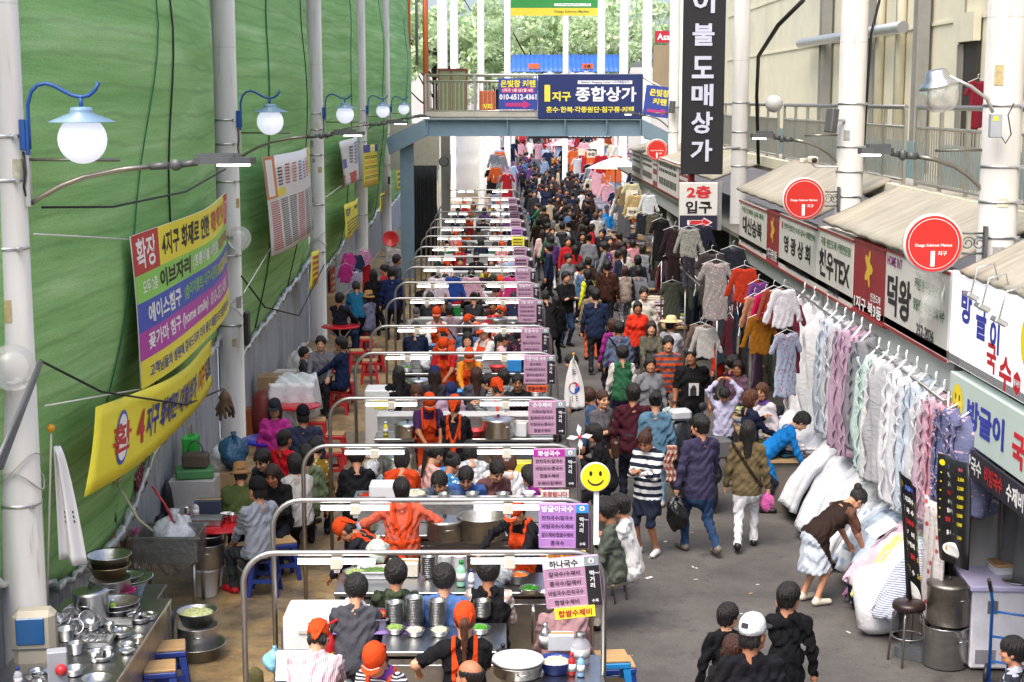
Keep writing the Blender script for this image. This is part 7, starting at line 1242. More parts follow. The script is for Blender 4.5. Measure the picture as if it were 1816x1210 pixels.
polybag(*on(312,1000,.4),.35,.3,'c4c6c8','big clear white plastic bag hung beside the red table',(.9,.9,1.0));tag(MB().box((0,0,.2),(.3,.26,.4),0,0,.02).build('foam_box',mat('foam','d8dad6',.7),None,(-3.32,14.25,0)),'white foam box of scallions beside the table','box')
for c,px,py,lab in(('blue',303,1192,'blue stool with a wooden seat, farther of two at the bottom left'),('blue',285,1230,'blue stool with a wooden seat at the bottom edge')):x,y=on(px,py,.2);stool(c,x,y,lab,.2)
for k,(px,py,r,h,lab)in enumerate(((225,1158,.07,.03,'shallow steel dish alone on the table'),(265,1098,.075,.05,'steel bowl with wooden chopsticks'),(238,1098,.07,.05,'steel bowl beside the chopsticks bowl'),(190,1165,.05,.08,'small straight steel pan on the table'),(170,1172,.065,.09,'medium straight steel pan on the table'),(245,1140,.05,.06,'small steel cup on the table'),(215,1128,.1,.05,'shallow pan with a ladle on the table'))):x,y=on(px,py,Z8);basin(x,y,Z8,r,h,lab)
x,y=on(200,1110,Z8);tray(x,y+.15,Z8,.34,.24,.07,'steel tray of utensils behind the bowls');stack(CUP,*on(195,1130,Z8),Z8,3,.02,'small steel cup nested near the table tray','cup','cups on the steel table');bottle(*on(200,1092,Z8),Z8,.035,.16,mat('lime_plastic','9ac83a',.4),WHITE,'small lime bottle on the steel table')
x,y=on(128,1120,Z8);t=tag(empty('dish_rack',(x,y,Z8)),'wire rack heaped with small steel bowls','rack');k=MB();[k.tube([(-.2,q,.02),(.2,q,.02)],.004,5)for q in np.linspace(-.15,.15,7)];[k.tube([(q,-.15,.02),(q,.15,.02),(q,.17,.12)],.004,5)for q in np.linspace(-.2,.2,7)];k.build('wire_rack',TUBE,t)
for k in range(15):o=link('bowl',BOWL,None,(x+rs.uniform(-.14,.14),y+rs.uniform(-.1,.1),Z8+.04+.028*(k//4)),0);o.rotation_euler=(rs.uniform(.4,1.8),rs.uniform(-.6,.6),rs.uniform(0,6));tag(o,'small steel bowl tumbled in the wire rack','bowl','bowls in the wire rack')
for k in range(7):o=link('bowl',BOWL,None,(-3.85+rs.uniform(-.1,.1),12.45+rs.uniform(-.1,.1),Z8+.03*(k//3)),k);o.scale=(.8,)*3;tag(o,'small steel bowl in the cutlery heap at the table front','bowl','bowls at the table front')
t=tag(empty('soap_dispenser',(-4.03,12.98,.47)),'cream wall dispenser cabinet with a blue window on the near column','dispenser');MB().box((0,0,.4),(.36,.22,.74),.12,0,.05).build('cabinet',mat('dispenser_beige','b9b09a',.5,0,.06,4,dirt=.25),t);MB().box((-.01,-.117,.6),(.24,.02,.24),.12,0,.01).build('window',mat('blue_window','1b5c92',.2),t);MB().box((0,-.113,.44),(.34,.012,.012),.12).build('seam',DKGREY,t);k=MB();[k.box((-.05+.12*q,-.116,.24),(.035,.006,.04),.12)for q in(0,1)];k.build('red_label',ink('b04a3a'),t)
t=tag(empty('alarm_box',(-3.62,12.2,.8)),'grey box with a red push button at the table corner','box');MB().box((0,0,.18),(.16,.12,.34),.3,0,.01).build('box_body',mat('box_grey','a2a6aa',.5),t);MB().sphere((.05,-.07,.2),.05,14).build('button',RED,t)
for k,(xx,yy,r,h,nm)in enumerate(((-3.35,13.95,.11,.05,'shallow pan with a rolled rim'),(-3.95,14.0,.1,.13,'straight sided steel pan'),(-3.5,13.6,.07,.05,'steel bowl with a spoon'),(-3.75,13.75,.09,.08,'deep steel bowl'),(-3.3,13.25,.06,.04,'tiny steel saucer'),(-3.9,13.45,.085,.11,'small steel stock pan'),(-3.45,12.95,.1,.045,'wide steel plate'),(-3.72,13.1,.065,.1,'steel measuring cup'),(-3.6,12.6,.09,.06,'steel mixing bowl'),(-3.35,12.35,.12,.07,'large mixing bowl'),(-3.95,14.35,.13,.1,'dented steel basin'))):basin(xx,yy,Z8,r,h,nm+(' by the fence side' if xx<-3.65 else ' by the aisle side')+' of the work table')
tray(-3.62,13.35,Z8,.3,.2,.05,'oblong steel tray of spoons amid the pans');bottle(-4.05,13.2,Z8,.04,.2,WHITE,BLUE,'white detergent bottle with a blue cap on the work table');bottle(-3.98,12.3,Z8,.035,.18,mat('bottle_clear',(.6,.6,.62),.2),BLUE,'clear bottle with a blue cap by the red button')
for k in range(9):tag(MB().tube([(0,0,0),(.1,.02,.01),(.2,0,.0)],.006,5).lathe([(1e-4,-.004),(.02,0),(1e-4,.006)],(.22,0,0),8).build('spoon',STEEL,None,(-3.72+.02*k,13.3+.012*(k%4),Z8+.03+.006*(k%3)),1.2+.2*math.sin(k*4)),'steel spoon lying in the oblong tray','spoon','spoons in the oblong tray')
tag(MB().sheet(lambda u,v:(-4.36+.03*math.sin(v*7),18.2+.5*u,1.9-1.0*v+.03*math.sin(u*9)),8,10,.015).build('hung_apron',cloth('7a3a4a','floral','c8b0a0'),None),'faded floral apron hung on the fence above the sink','apron');polybag(-4.2,19.1,.0,.2,'22242a','black plastic sack on the floor against the fence');polybag(-4.15,22.9,.0,.22,'c8ccc8','clear plastic sack by the second column foot');polybag(-3.95,31.0,.0,.3,'d4d4ce','white plastic sack beside the third column')
carton(-4.1,27.6,0,(.45,.5,.7),.05,CARD,'tall brown carton against the fence behind the draped cart');carton(-4.1,29.4,0,(.4,.5,.45),-.1,mat('carton_white','cfccc4',.7),'white carton against the fence beyond the draped cart');carton(-4.05,38.5,0,(.5,.6,.8),0,CARD,'brown carton below the hung child clothes')
t=tag(empty('national_flag',(-4.0,13.62,1.5)),'furled white flag with black bars and an orange ball on the near column','flag');MB().tube([(-.12,0,-.6),(0,0,1.15)],.01,6).build('flag_pole',CREAMP,t);MB().sphere((0,0,1.2),.04,12).build('finial',mat('flag_gold','d89a20',.3),t)
ff=lambda u,v:Vector((.02+(.04+.2*(1-v)**.7)*u,.06*math.sin(u*8),-.02+1.05*v-.06*u*(1-v)));MB().sheet(ff,14,14,.004).build('cloth',WPR,t);mb=MB();[rect(mb,lambda u,v:(ff(u,v),Vector((0,-1,0))),.45,q,.85,q+.022,0,.02)for q in(.36,.4,.44)];mb.build('lettering',[ink('17171a')],t)
for px,py,y,r,lab in((22,652,12.9,.2,'clear unlit globe on the near column'),(424,423,24.0,.19,'clear unlit globe on the second column')):p=gy(px,py,y);o=MB().sphere((0,0,0),r,22).build('glass_globe',CLEAR,None,tuple(p));tag(o,lab,'lamp');MB().box((-.19 if px<100 else-.16,.1,0),(.1,.06,.06)).build('holder',BLACK,o)
for px,py,y,lab in((438,582,24.1,'flat black loudspeaker on the second column'),(598,460,36,'small grey box on the third column'),(690,320,58.4,'small black lantern on the farthest left column')):p=gy(px,py,y);tag(MB().box((0,0,0),(.07,.28,.55 if px<500 else .3),0,0,.03).build('column_speaker',BLACK if px!=598 else GREYST,None,tuple(p)),lab,'speaker')
for pts,m,r,lab in(([gx(72,640,-4.0),gx(180,695,-3.7),gx(330,718,-3.65),gx(395,690,-3.95)],WIRE,.012,'black cable sagging across the yellow banner'),([gx(75,368,-4.0),gx(200,367,-3.7),gx(330,340,-3.65),gx(400,300,-3.95)],WIRE,.012,'black cable below the nearest street light arm'),([gx(60,415,-4.0),gx(150,420,-3.8),gx(232,425,-3.8)],CORD,.008,'white cord tied to the top of the striped banner'),([gx(80,720,-4.0),gx(165,705,-3.75),gx(252,690,-3.8)],CORD,.008,'white cord tied to the foot of the striped banner'),([gx(428,490,-4.0),gx(470,545,-3.8),gx(530,560,-3.8),gx(575,470,-4.05)],WIRE,.014,'dark cable looping between the second and third columns'),([gx(432,520,-3.9),gx(480,440,-3.8)],CORD,.01,'white cord from the second column to the notice sheet'),([gx(578,350,-4.0),gx(605,330,-3.8)],CORD,.012,'white cord from the third column to the blue banner')):tag(MB().tube([tuple(q)for q in pts],r,6).build('cable',m),lab,'cable')
t=tag(empty('scaffold_tubes',(0,0,0)),'bundle of dark tubes leaning at the near column','tubes');k=MB();[k.tube([tuple(gx(72,640+3*q,-3.9)),tuple(gx(-10+6*q,830,-3.7))],.02,8)for q in range(3)];k.build('tube_bundle',DKGREY,t)
p=gx(204,945,-4.38);tag(MB().box((0,0,0),(.012,.38,1.1)).build('poster',mat('poster_amber','d89a1c',.6),None,tuple(p)),'tall amber poster on the corrugated fence','poster');mb=MB();fn=plane_fn((p[0]+.008,p[1],p[2]),(0,1,0),(0,0,1));[put_text(mb,s,fn,0,.38-.22*q,.16,0,.3,.03)for q,s in enumerate('ᄂ4지점')];o=mb.build('lettering',ink('1a1a1a'));o.parent=[q for q in C.objects if q.name.startswith('poster')][0];o.matrix_parent_inverse=Matrix.Translation(-Vector(p))
for px,py,lab in((242,960,'pair of pink rubber gloves hung on the fence'),):p=gx(px,py,-4.36);k=MB();[(k.tube([(0,q*.09,.14),(.01,q*.09+.01,0),(.01,q*.09+.015,-.06)],[.04,.045,.04],10),[k.tube([(.01,q*.09-.025+.02*f,-.06),(.015,q*.09-.03+.024*f,-.16+.01*abs(f-1.5))],.011,6)for f in range(4)])for q in(0,1)];tag(k.build('rubber_gloves',mat('pink_rubber','d0588a',.4),None,tuple(p)),lab,'gloves')
p=gx(228,965,-4.36);tag(MB().box((0,0,0),(.05,.3,.5),0,0,.04).build('cutting_board',mat('old_board','6a5848',.7,0,.3),None,(p[0],p[1],p[2]-.1)),'old rounded board hung on the fence','board');p=gx(296,880,-4.36);tag(MB().lathe([(.02,-.28),(.1,-.2),(.06,.1),(.015,.22)],(0,0,0),10).build('folded_umbrella',BLACK,None,tuple(p)),'folded black umbrella hung on the fence','umbrella')
def shopping(x,y,z,w,d,h,m,label,hm,rz=0):o=tag(MB().box((0,0,h/2),(w,d,h),0,0,.03).build('handbag',m,None,(x,y,z),rz),label,'bag');MB().tube([(w*.25*math.cos(a)*1.2,0,h+.16*math.sin(a))for a in np.linspace(0,PI,9)],.01,6).build('handle',hm,o);return o
p=gx(339,800,-4.2);shopping(p[0],p[1],p[2]-.2,.3,.2,.42,mat('green_bag','2fae3a',.6,0,.15,5,.6,12),'bright green cloth bag hanging on the fence',CARD,PI/2);x,y=on(365,880,.5);bx=(x-.25,y+.55)
carton(bx[0],bx[1],0,(.6,.5,.62),0,mat('carton_white','cfccc4',.7),'white fruit carton with printed lettering behind the red table');tag(MB().box((0,0,.06),(.5,.4,.12),.2,0,.02).build('green_parcel',mat('green_parcel','5a9a5a',.5),None,(bx[0],bx[1]+.02,.628)),'green wrapped parcel on the white carton','parcel');shopping(bx[0]+.02,bx[1]+.02,.75,.34,.24,.2,mat('brown_check','6a5a4a',.7),'brown checked handbag on the green parcel',DKGREY);polybag(bx[0]+.45,bx[1]+.5,.62,.2,'2a5a78','blue plastic bag beside the second column foot');carton(bx[0]+.5,bx[1]+.5,0,(.5,.5,.6),0,CARD,'brown carton under the blue plastic bag')
def vege(px,py,z,r,col,label):x,y=on(px,py,z);mb=MB();[mb.tube([(0,0,0),(r*.4*math.cos(a),r*.4*math.sin(a),-.15),(r*math.cos(a*1.7),r*math.sin(a*1.7),-.45-.1*math.sin(a*3))],[.015,.03,.02],6)for a in np.linspace(0,6.2,18)];tag(mb.build('dried_greens',mat('dry_'+col,col,.8,0,.3),None,(x,y,z)),label,'bundle')
p=gx(398,690,-3.9);mb=MB();[mb.tube([(0,0,0),(.06*math.cos(a),.06*math.sin(a),-.12),(.13*math.cos(a*1.7),.13*math.sin(a*1.7),-.36-.08*math.sin(a*3))],[.012,.035,.02],6)for a in np.linspace(0,6.2,18)];tag(mb.build('dried_bundle',mat('dry_brown','7a6248',.8,0,.3),None,tuple(p)),'bundle of dried brown leaves hung on the second column','bundle')
RTB=mat('red_table','c01420',.3,0,.05);x,y=on(395,925,.72);round_table(x,y,.48,RTB,'largest red round table with dishes, by the man in grey');T1=(x,y)
for dx,dy,f in((-.16,-.1,lambda a,b:tray(a,b,.725,.34,.24,.07,'steel tray on the largest red table')),(.12,-.02,lambda a,b:basin(a,b,.725,.06,.09,'steel cup on the largest red table')),(.26,.1,lambda a,b:basin(a,b,.725,.1,.03,'wooden toned dish on the largest red table',CARD)),(.02,.14,lambda a,b:tag(link('white_bowl',BOWLW,None,(a,b,.725)),'white bowl of greens on the largest red table','bowl')),(-.2,.24,lambda a,b:carton(a,b,.725,(.3,.16,.2),.1,mat('slate_box','2b3648',.5),'dark blue box on the largest red table')),(-.34,.16,lambda a,b:bottle(a,b,.725,.04,.2,mat('bottle_clear',(.6,.6,.62),.2),BLUE,'blue capped bottle on the largest red table')),(-.42,.06,lambda a,b:stack(CUP,a,b,.725,3,.03,'steel cup nested at the edge of the largest red table','cup','cups on the largest red table'))):f(T1[0]+dx,T1[1]+dy)
def items(x,y,z,lab,n=3):[tag(link('white_bowl' if k%2 else 'bowl',BOWLW if k%2 else BOWL,None,(x+.2*math.cos(k*2.1),y+.2*math.sin(k*2.1),z)),('white' if k%2 else 'steel')+' bowl on '+lab,'bowl','bowls on '+lab)for k in range(n)]
for px,py,r,m,lab in((480,778,.42,mat('blue_table','142bb0',.25,0,.05),'glossy blue round table by the girl in pink'),(527,718,.38,RTB,'bare red round table beside the white draped cart'),(576,655,.34,RTB,'small red round table between the man in grey and the man in navy'),(604,578,.42,RTB,'red round table beside the third column'),(622,543,.34,RTB,'far red round table with a tray, by the lavender sweater')):x,y=on(px,py,.72);round_table(x,y,r,m,lab);(items(x,y,.725,'the table of the '+('man in navy' if px==576 else 'lavender sweater'))if px in(576,622)else None)
STL=[('blue',468,985,'blue stool under the man in the grey shirt',0),('blue',500,960,'blue stool half hidden behind the man in grey',.4),('red',527,860,'red stool under the silvery white blouse',0),('red',600,690,'red stool with a wooden seat beside the navy jacket',0),('red',612,676,'red stool under the navy jacket man',.3),('red',562,745,'red stool beside the bare red table',.1),('red',595,770,'red stool at the left end of the third stall',0),('red',588,800,'red stool nearest the orange diner',.2),('red',650,600,'red stool in the row by the far red table',.1),('red',632,622,'red stool in front of the row by the left frames',.2),('red',655,640,'red stool at the front of the left row',.1),('red',640,580,'red stool behind the row near the lavender sweater',0),('red',665,622,'red stool at the right of the left row',.3),('red',985,555,'tall red stool on the alley side near the black hooded top',0)]
for c,px,py,lab,rz in STL:x,y=on(px,py,.45);stool(c,x,y,lab,rz)
x,y=on(1085,1130,.9)
for k,(c,dx,dy,z,lab)in enumerate((('red',0,0,0,'red stool at the bottom of the stack by the front stall corner'),('sky',0,0,.26,'light blue stool in the stack by the front stall corner'),('blue',.1,.55,0,'dark blue stool with a worn seat behind the light blue one'),('sky',-.02,-.38,0,'light blue stool nearest the camera at the stall corner'))):stool(c,x+dx,y+dy,lab,.1,z)
for px,py,lab in((1075,985,'high stool under the olive grey jacket'),(1096,978,'high stool under the white jacket diner')):x,y=on(px,py,.55);t=tag(empty('steel_stool',(x-.05,y+.1,0)),lab,'stool');MB().box((0,0,.54),(.3,.3,.04),0,0,.01).build('seat',WOODTOP,t);[MB().tube([(sx*.12,sy*.12,.52),(sx*.15,sy*.15,0)],.012,8).build('leg',TUBE,t)for sx in(-1,1)for sy in(-1,1)]
x,y=on(530,790,0);t=tag(empty('draped_cart',(x-.1,y+.5,0)),'cart wrapped in a white plastic sheet beside the red round tables','cart');MB().box((0,0,.5),(.62,.9,1.0),0,0,.04).build('cart_body',CREAMP,t);MB().sheet(lambda u,v:((u-.5)*.78+.02*math.sin(v*16),-.5+v*1.0,1.03-.75*max(0,abs(u-.5)*2-.75)*3.2+.02*math.sin(u*20+v*9)),30,16,.01).build('plastic_sheet',mat('white_sheet','dcdedd',.35,0,.08,9,.7,15),t)
k=MB();k.sheet(lambda u,v:((u-.5)*.74+.015*math.sin(v*22),-.52-.03*math.sin(v*3)-.02*math.sin(u*17),.2+.84*v),20,12,.01);k.build('sheet_front',mat('white_sheet','dcdedd',.35,0,.08,9,.7,15),t)
tag(MB().lathe([(1e-4,0),(.26,.02),(.28,.3),(.26,.62),(.18,.7),(1e-4,.72)],(0,0,0),20,0,Matrix.Diagonal(Vector((.8,1.1,1)))).build('covered_drum',mat('maroon_vinyl','7a2f28',.5),None,(x-.62,y+.5,.1)),'rounded brownish red drum behind the white draped cart','drum');x,y=on(480,735,.4);carton(x,y+.4,0,(.4,.4,.65),.1,mat('carton_white','cfccc4',.7),'white and yellow carton behind the girl in pink');carton(x-.3,y,0,(.4,.4,.5),.1,mat('orange_box','a85a24',.6),'orange brown box left of the girl in pink');tag(MB().box((0,0,0),(.3,.22,.01)).build('pamphlet',mat('leaf_green','5a9a4a',.6),None,(x,y+.4,.66)),'green printed leaflet lying on the white and yellow carton','leaflet')
for px,py,k,c,lab in((618,448,'child','d8489a','pink child top with a yellow letter, hung by the fence'),(634,452,'child','303a5a','navy and white child top hung by the fence'),(646,442,'child','d88ab4','pale pink child dress hung by the fence'),(650,470,'trousers','b8202c','red patterned child trousers hung by the fence'),(628,480,'child','b8a8c8','pale lilac child top hung by the fence'),(612,470,'child','c83a8a','magenta child dress hung lowest by the fence')):p=gx(px,py,-3.9+.01*(px-618));garment(p[0],p[1],p[2],k,cloth(c,'floral' if 'pale' in lab else None),lab,PI/2-.8,None,.9)
p=gx(590,505,-4.38);tag(MB().box((0,0,0),(.012,1.3,.9)).build('red_banner',mat('chilli_red','b01420',.5),None,tuple(p)),'red banner with yellow and white marks on the fence','banner');mb=MB();fn=plane_fn((p[0]+.008,p[1],p[2]),(0,1,0),(0,0,1));dashes(mb,fn,-.5,-.35,-.1,.35,4,0,3);dashes(mb,fn,0,-.35,.5,.3,4,1,6);o=mb.build('lettering',[ink('e6c83a'),ink('f0eee8')]);o.parent=[q for q in C.objects if q.name=='red_banner'][0];o.matrix_parent_inverse=Matrix.Translation(-Vector(p))
for px,py,z,d,m,lab in((675,440,.5,(.5,.4,.35),CARD,'brown carton stack by the bridge leg'),(675,420,.86,(.45,.4,.25),mat('orange_box','a85a24',.6),'orange crate on the brown carton by the bridge leg')):x,y=on(px,py,z);carton(-3.35,43,z-.5 if z<.6 else .36,d,.1,m,lab)
tag(MB().lathe([(1e-4,0),(.13,.0),(.22,.1),(.23,.12),(.21,.11),(1e-4,.03)],(0,0,0),24,0,Matrix.Rotation(1.3,3,'X')).build('red_basin',RED,None,tuple(gy(693,425,44))),'big red basin hanging near the bridge leg','basin')
# ------ clutter on the stall counters
for px,n,lab in((700,14,'left'),(735,17,'middle'),(776,15,'right')):x,y=on(px,1112,.955);stack(BOWL,x,y,.95,n,.0145,f'steel bowl nested in the {lab} stack on the nearest counter','bowl',f'{lab} bowl stack on the nearest counter')
stack(BOWL,*on(855,1098,.955),.95,10,.0145,'steel bowl nested in the right end stack of the nearest counter','bowl','end bowl stack on the nearest counter')
for px,py,f,lab in((701,1122,'8fae5a','steel bowl of chopped scallions on the nearest counter'),(736,1126,'cfcabc','steel bowl of white garnish on the nearest counter'),(780,1126,'d8d8b0','steel bowl of pale sprouts on the nearest counter'),(852,1122,'4f9a2a','steel bowl of bright green scallions on the nearest counter')):x,y=on(px,py,.955);basin(x,y,.95,.085,.055,lab,None,'bowl',f)
x,y=on(648,1112,.955);tray(x,y+.05,.955,.38,.3,.1,'lilac tinted tray of vegetables and kimchi',mat('tray_lilac','8d8a9c',.35,.5),'a8a05a');basin(x+.08,y+.04,1.0,.12,.06,'red plastic basket of kimchi in the lilac tray',RED,'basket','c87a4a');polybag(x-.1,y+.02,1.0,.11,'d8dad8','clear bag of greens leaning in the lilac tray',(1,.8,1.0));tag(MB().box((0,0,.004),(.75,.3,.006)).build('lilac_cloth',cloth('9a80c0'),None,(x+.1,y-.03,.9475)),'lilac cloth under the vegetable tray','cloth')
x,y=on(918,1195,.955);pot(x,y,.95,.2,.1,'wide pan covered with a white lid on the front right counter',False,STEEL_OLD);tag(MB().lathe([(1e-4,0),(.2,0),(.215,.02),(.21,.03),(.19,.022),(1e-4,.02)],(0,0,0),32).build('round_cover',WHITE,None,(x,y,1.06)),'big round white lid on the front right counter','lid');x,y=on(985,1190,.955);basin(x,y,.95,.14,.1,'blue bowl heaped with wrapped noodles',BLUE,'bowl','dcd2b8');x,y=on(1030,1180,.955);bottle(x,y+.08,.95,.08,.26,mat('jar_clear',(.75,.77,.78),.1,alpha=.5),STEEL,'big clear jug beside the blue bowl','jug')
for px,py,c,lab in((1014,1196,'b02a24','red capped sauce bottle on the front right counter'),(1030,1198,'8ab4d8','pale blue squeeze bottle on the front right counter')):x,y=on(px,py,.955);bottle(x,y,.95,.032,.19,mat('sauce_'+c,c,.35),RED if c[0]=='b' else WHITE,lab)
x,y=on(995,1150,.955);carton(x,y,.95,(.22,.12,.14),0,mat('tissue_white','d8dade',.6),'packet of white paper tissues on the front counter','tissues');x,y=on(967,1148,.955);bottle(x,y,.95,.05,.22,STEEL,STEEL,'steel spice shaker beside the tissues','shaker');x,y=on(892,1168,.955);pot(x,y,.95,.055,.06,'small black earthen pot with a lid',True,BLACK)
x,y=on(945,1140,.955);tag(MB().tube([(0,0,0),(0,0,.3),(0,-.06,.36),(0,-.13,.34)],.014,8).build('steel_tap',STEEL,None,(-.0+x,y,.95)),'upright steel tap at the counter corner','tap')
t=tag(empty('ice_box',(-1.66,13.72,0)),'tall white freezer box at the left end of the nearest stall','freezer');MB().box((0,0,.5),(.58,.5,.98),0,0,.02).build('cabinet',WHITE,t);MB().box((-.3,0,.45),(.02,.46,.8)).build('side_vent',DKGREY,t);MB().box((0,-.255,.85),(.3,.02,.03)).build('handle',CREAMP,t)
x,y=-1.62,13.15;t=tag(empty('fire_extinguisher',(x+.1,y,.55)),'red fire extinguisher beside the brown handbag','extinguisher');MB().lathe([(1e-4,0),(.08,.0),(.085,.02),(.085,.3),(.06,.38),(.025,.41),(.025,.44),(1e-4,.44)],(0,0,0),22).build('cylinder',RED,t);MB().box((.01,0,.47),(.05,.035,.06),0,0,.01).build('valve',mat('brass',(.6,.5,.3),.3,1),t);MB().box((.05,-.01,.5),(.12,.025,.015),.3,0,0,0,-.4).build('lever',RED,t);MB().lathe([(.0855,.1),(.086,.1),(.086,.24),(.0855,.24)],(0,0,0),22).build('paper_label',YEL,t);MB().tube([(.0,0,.46),(-.09,0,.46),(-.13,0,.3),(-.11,0,.1)],.01,6).build('hose',BLACK,t);tag(MB().box((x+.1,y,.27),(.4,.4,.55),0,0,.01).build('plinth_cabinet',STEEL_OLD),'low steel cabinet under the fire extinguisher','cabinet')
shopping(-1.25,13.2,.55,.4,.18,.28,mat('brown_monogram','5a4634',.6,0,.35,22),'brown patterned handbag with dark handles beside the extinguisher',BLACK);tag(MB().box((-1.25,13.2,.275),(.36,.36,.545),0,0,.01).build('plinth_cabinet',STEEL_OLD),'low steel cabinet under the brown handbag','cabinet')
x,y=on(525,1110,.8);tag(MB().box((0,0,0),(.32,.02,.26),0,0,.01,-.5).build('steel_tray_lid',STEEL,None,(-1.72,12.5,.9)),'steel tray propped upright beside the stooping cook','tray');polybag(-1.92,12.75,.75,.09,'8ac4dc','small pale blue plastic bag by the sink unit');bottle(-1.42,12.45,.75,.06,.18,mat('green_plastic','1f8a3a',.4),mat('green_plastic','1f8a3a',.4),'green plastic bottle beside the steel tray');tag(MB().lathe([(.05,0),(.075,.05),(.07,.16),(.03,.2),(1e-4,.2)],(0,0,0),14).build('pineapple_jar',mat('olive_husk','5a5428',.7,0,.4,30,.6),None,(-2.02,12.3,.75)),'olive coloured husk jar at the frame post','jar');basin(-1.35,12.15,.745,.16,.1,'steel basin in the sink unit of the nearest stall')
for px,py,z,f in((920,1035,.86,lambda x,y:basin(x,y,.865,.1,.09,'dark bowl heaped with orange kimchi on the second stall',DKGREY,'bowl','d8701c')),(940,1052,.86,lambda x,y:basin(x,y,.865,.1,.05,'steel dish of green chillies on the second stall',None,'dish','2f7a1c')),(955,1060,.86,lambda x,y:tag(link('white_dish',BOWLW,None,(x+.1,y,.865)),'small white dish beside the green chillies','dish')),(895,1035,.86,lambda x,y:polybag(x,y,.865,.09,'a4a8ac','clear bag of broth on the second stall counter')),(818,1040,.86,lambda x,y:bottle(x,y,.865,.045,.26,mat('mint_bottle','9ad8b4',.3),mat('green_plastic','1f8a3a',.4),'tall bottle with a green lid on the second stall')),(836,1042,.86,lambda x,y:bottle(x,y,.865,.03,.18,WHITE,BLUE,'small bottle with a dark blue cap on the second stall')),(715,1025,.86,lambda x,y:carton(x,y+.1,.865,(.3,.2,.14),0,mat('tofu_white','dcd6c4',.6),'white tub of dough on the second stall','tub')),(665,1030,.86,lambda x,y:tray(x,y+.15,.865,.34,.24,.07,'tray of leafy greens on the second stall',WHITE,'6a8a4a')),(670,1010,.9,lambda x,y:polybag(x,y+.1,.95,.11,'c8d0c4','clear bag of lettuce on the greens tray')),(628,1030,.86,lambda x,y:basin(x,y+.1,.865,.12,.06,'steel dish of chopped vegetables on the second stall',None,'dish','a8b878'))):f(*on(px,py,z))
for px,me,lab in((760,BOWL,'steel bowl nested on the second stall counter'),(790,BOWLW,'white bowl in the left white stack of the second stall'),(815,BOWLW,'white bowl in the right white stack of the second stall')):x,y=on(px,1026,.86);stack(me,x,y,.865,10,.02,lab,'bowl',lab.replace('bowl','bowls'))
pot(-.58,16.35,.885,.2,.2,'dark lidded pot on the second stall range',True,STEEL_OLD);pot(-.18,16.4,.885,.26,.24,'big open pot behind the orange cook of the second stall',False,STEEL_OLD);tag(MB().box((0,0,.09),(.36,.3,.18),0,0,.015).build('card_reader',WHITE,None,(-1.28,17.2,1.12)),'white card printer on the ledge of the second stall','printer');basin(-.95,17.15,1.118,.16,.08,'basin of white batter on the ledge of the second stall',None,'basin','d8d0b8');basin(-1.5,16.5,.9,.2,.08,'round wire tray on the rear counter of the second stall');tray(-1.45,17.15,1.118,.3,.24,.06,'tray of red peppers on the ledge of the second stall',None,'b83a1c')
for k,(xx,yy,m)in enumerate(((-.62,17.22,BOWL),(-.3,17.25,BOWL),(.05,17.22,BOWL),(.35,17.25,BOWLW))):tag(link('noodle_bowl',m,None,(xx,yy,1.118)),f'noodle bowl on the second stall ledge, {["far left", "centre left", "centre right", "far right"][k]} of four','bowl','bowls on the second stall ledge')
x,y=on(867,800,.88);pot(.0,21.55,.885,.24,.24,'large shiny pot with a domed lid on the third stall range',True,STEEL);tag(MB().lathe([(.16,0),(.19,.42),(.2,.42),(.2,.45),(1e-4,.44)],(0,0,0),24).build('blue_drum',BLUE,None,(.42,20.6,0)),'blue plastic drum beside the shiny pot','drum');basin(-1.25,21.6,.885,.2,.12,'oval blue tub of vegetables on the third stall',LBLUE,'tub','6a8a3a')
BC=[('red',RED),('yellow',YEL),('white',WHITE),('blue',LBLUE),('green',mat('green_plastic','1f8a3a',.4))]
for i,(a,b_,c,d)in enumerate(ISL):
 nm=names[i+1];far=i>5
 for row,(yc,z)in enumerate((((a+b_)/2,.865),((c+d)/2-.05,.885))):
  if i==0:continue
  wh=f'{("front", "rear")[row]} {nm} stall counter';slots=list(np.linspace(-1.6,.62,8));rs.shuffle(slots)
  for s,xx in enumerate(slots[:(5 if far else 8)]):
   yy=yc+rs.uniform(-.08,.08);ab=f'{"left" if xx < -.9 else "middle" if xx < 0 else "right"} part of the {wh}'
   if s==0:pot(xx,yy,z,.19,rs.uniform(.16,.26),f'lidded steel pot on the {ab}',True,STEEL)
   elif s==1:stack(BOWL if i%2 else BOWLW,xx,yy,z,5 if far else 10,.016,f'{"steel" if i % 2 else "white"} bowl nested in a stack on the {ab}','bowl',f'bowl stack on the {wh}')
   elif s==2:basin(xx,yy,z,.13,.08,f'{"green" if row else "red"} filled steel basin on the {ab}',None,'basin',('b8401c','5a8a2c')[row])
   elif s==3:q=rs.choice(BC);bottle(xx,yy,z,.035,.2,q[1],RED if q[0]=='white' else WHITE,f'{q[0]} sauce bottle on the {ab}')
   elif s==4:tray(xx,yy,z,.3,.24,.06,f'shallow tray of {"dumplings" if row else "noodles"} on the {ab}',None,'d8ceb0')
   elif s==5:basin(xx,yy,z,.14,.09,f'{("blue", "red")[row]} plastic bowl on the {ab}',(LBLUE,RED)[row])
   elif s==6:q=BC[(i+row)%5];carton(xx,yy,z,(.24,.2,.2),rs.uniform(-.3,.3),q[1],f'{q[0]} box on the {ab}')
   else:polybag(xx,yy,z,.1,'c4c8ca',f'clear plastic bag on the {ab}')
 if i and not far:stack(CUP,.66,d+.12,1.118,4,.03,f'steel cup nested on the ledge of the {nm} stall','cup',f'cups on the ledge of the {nm} stall')
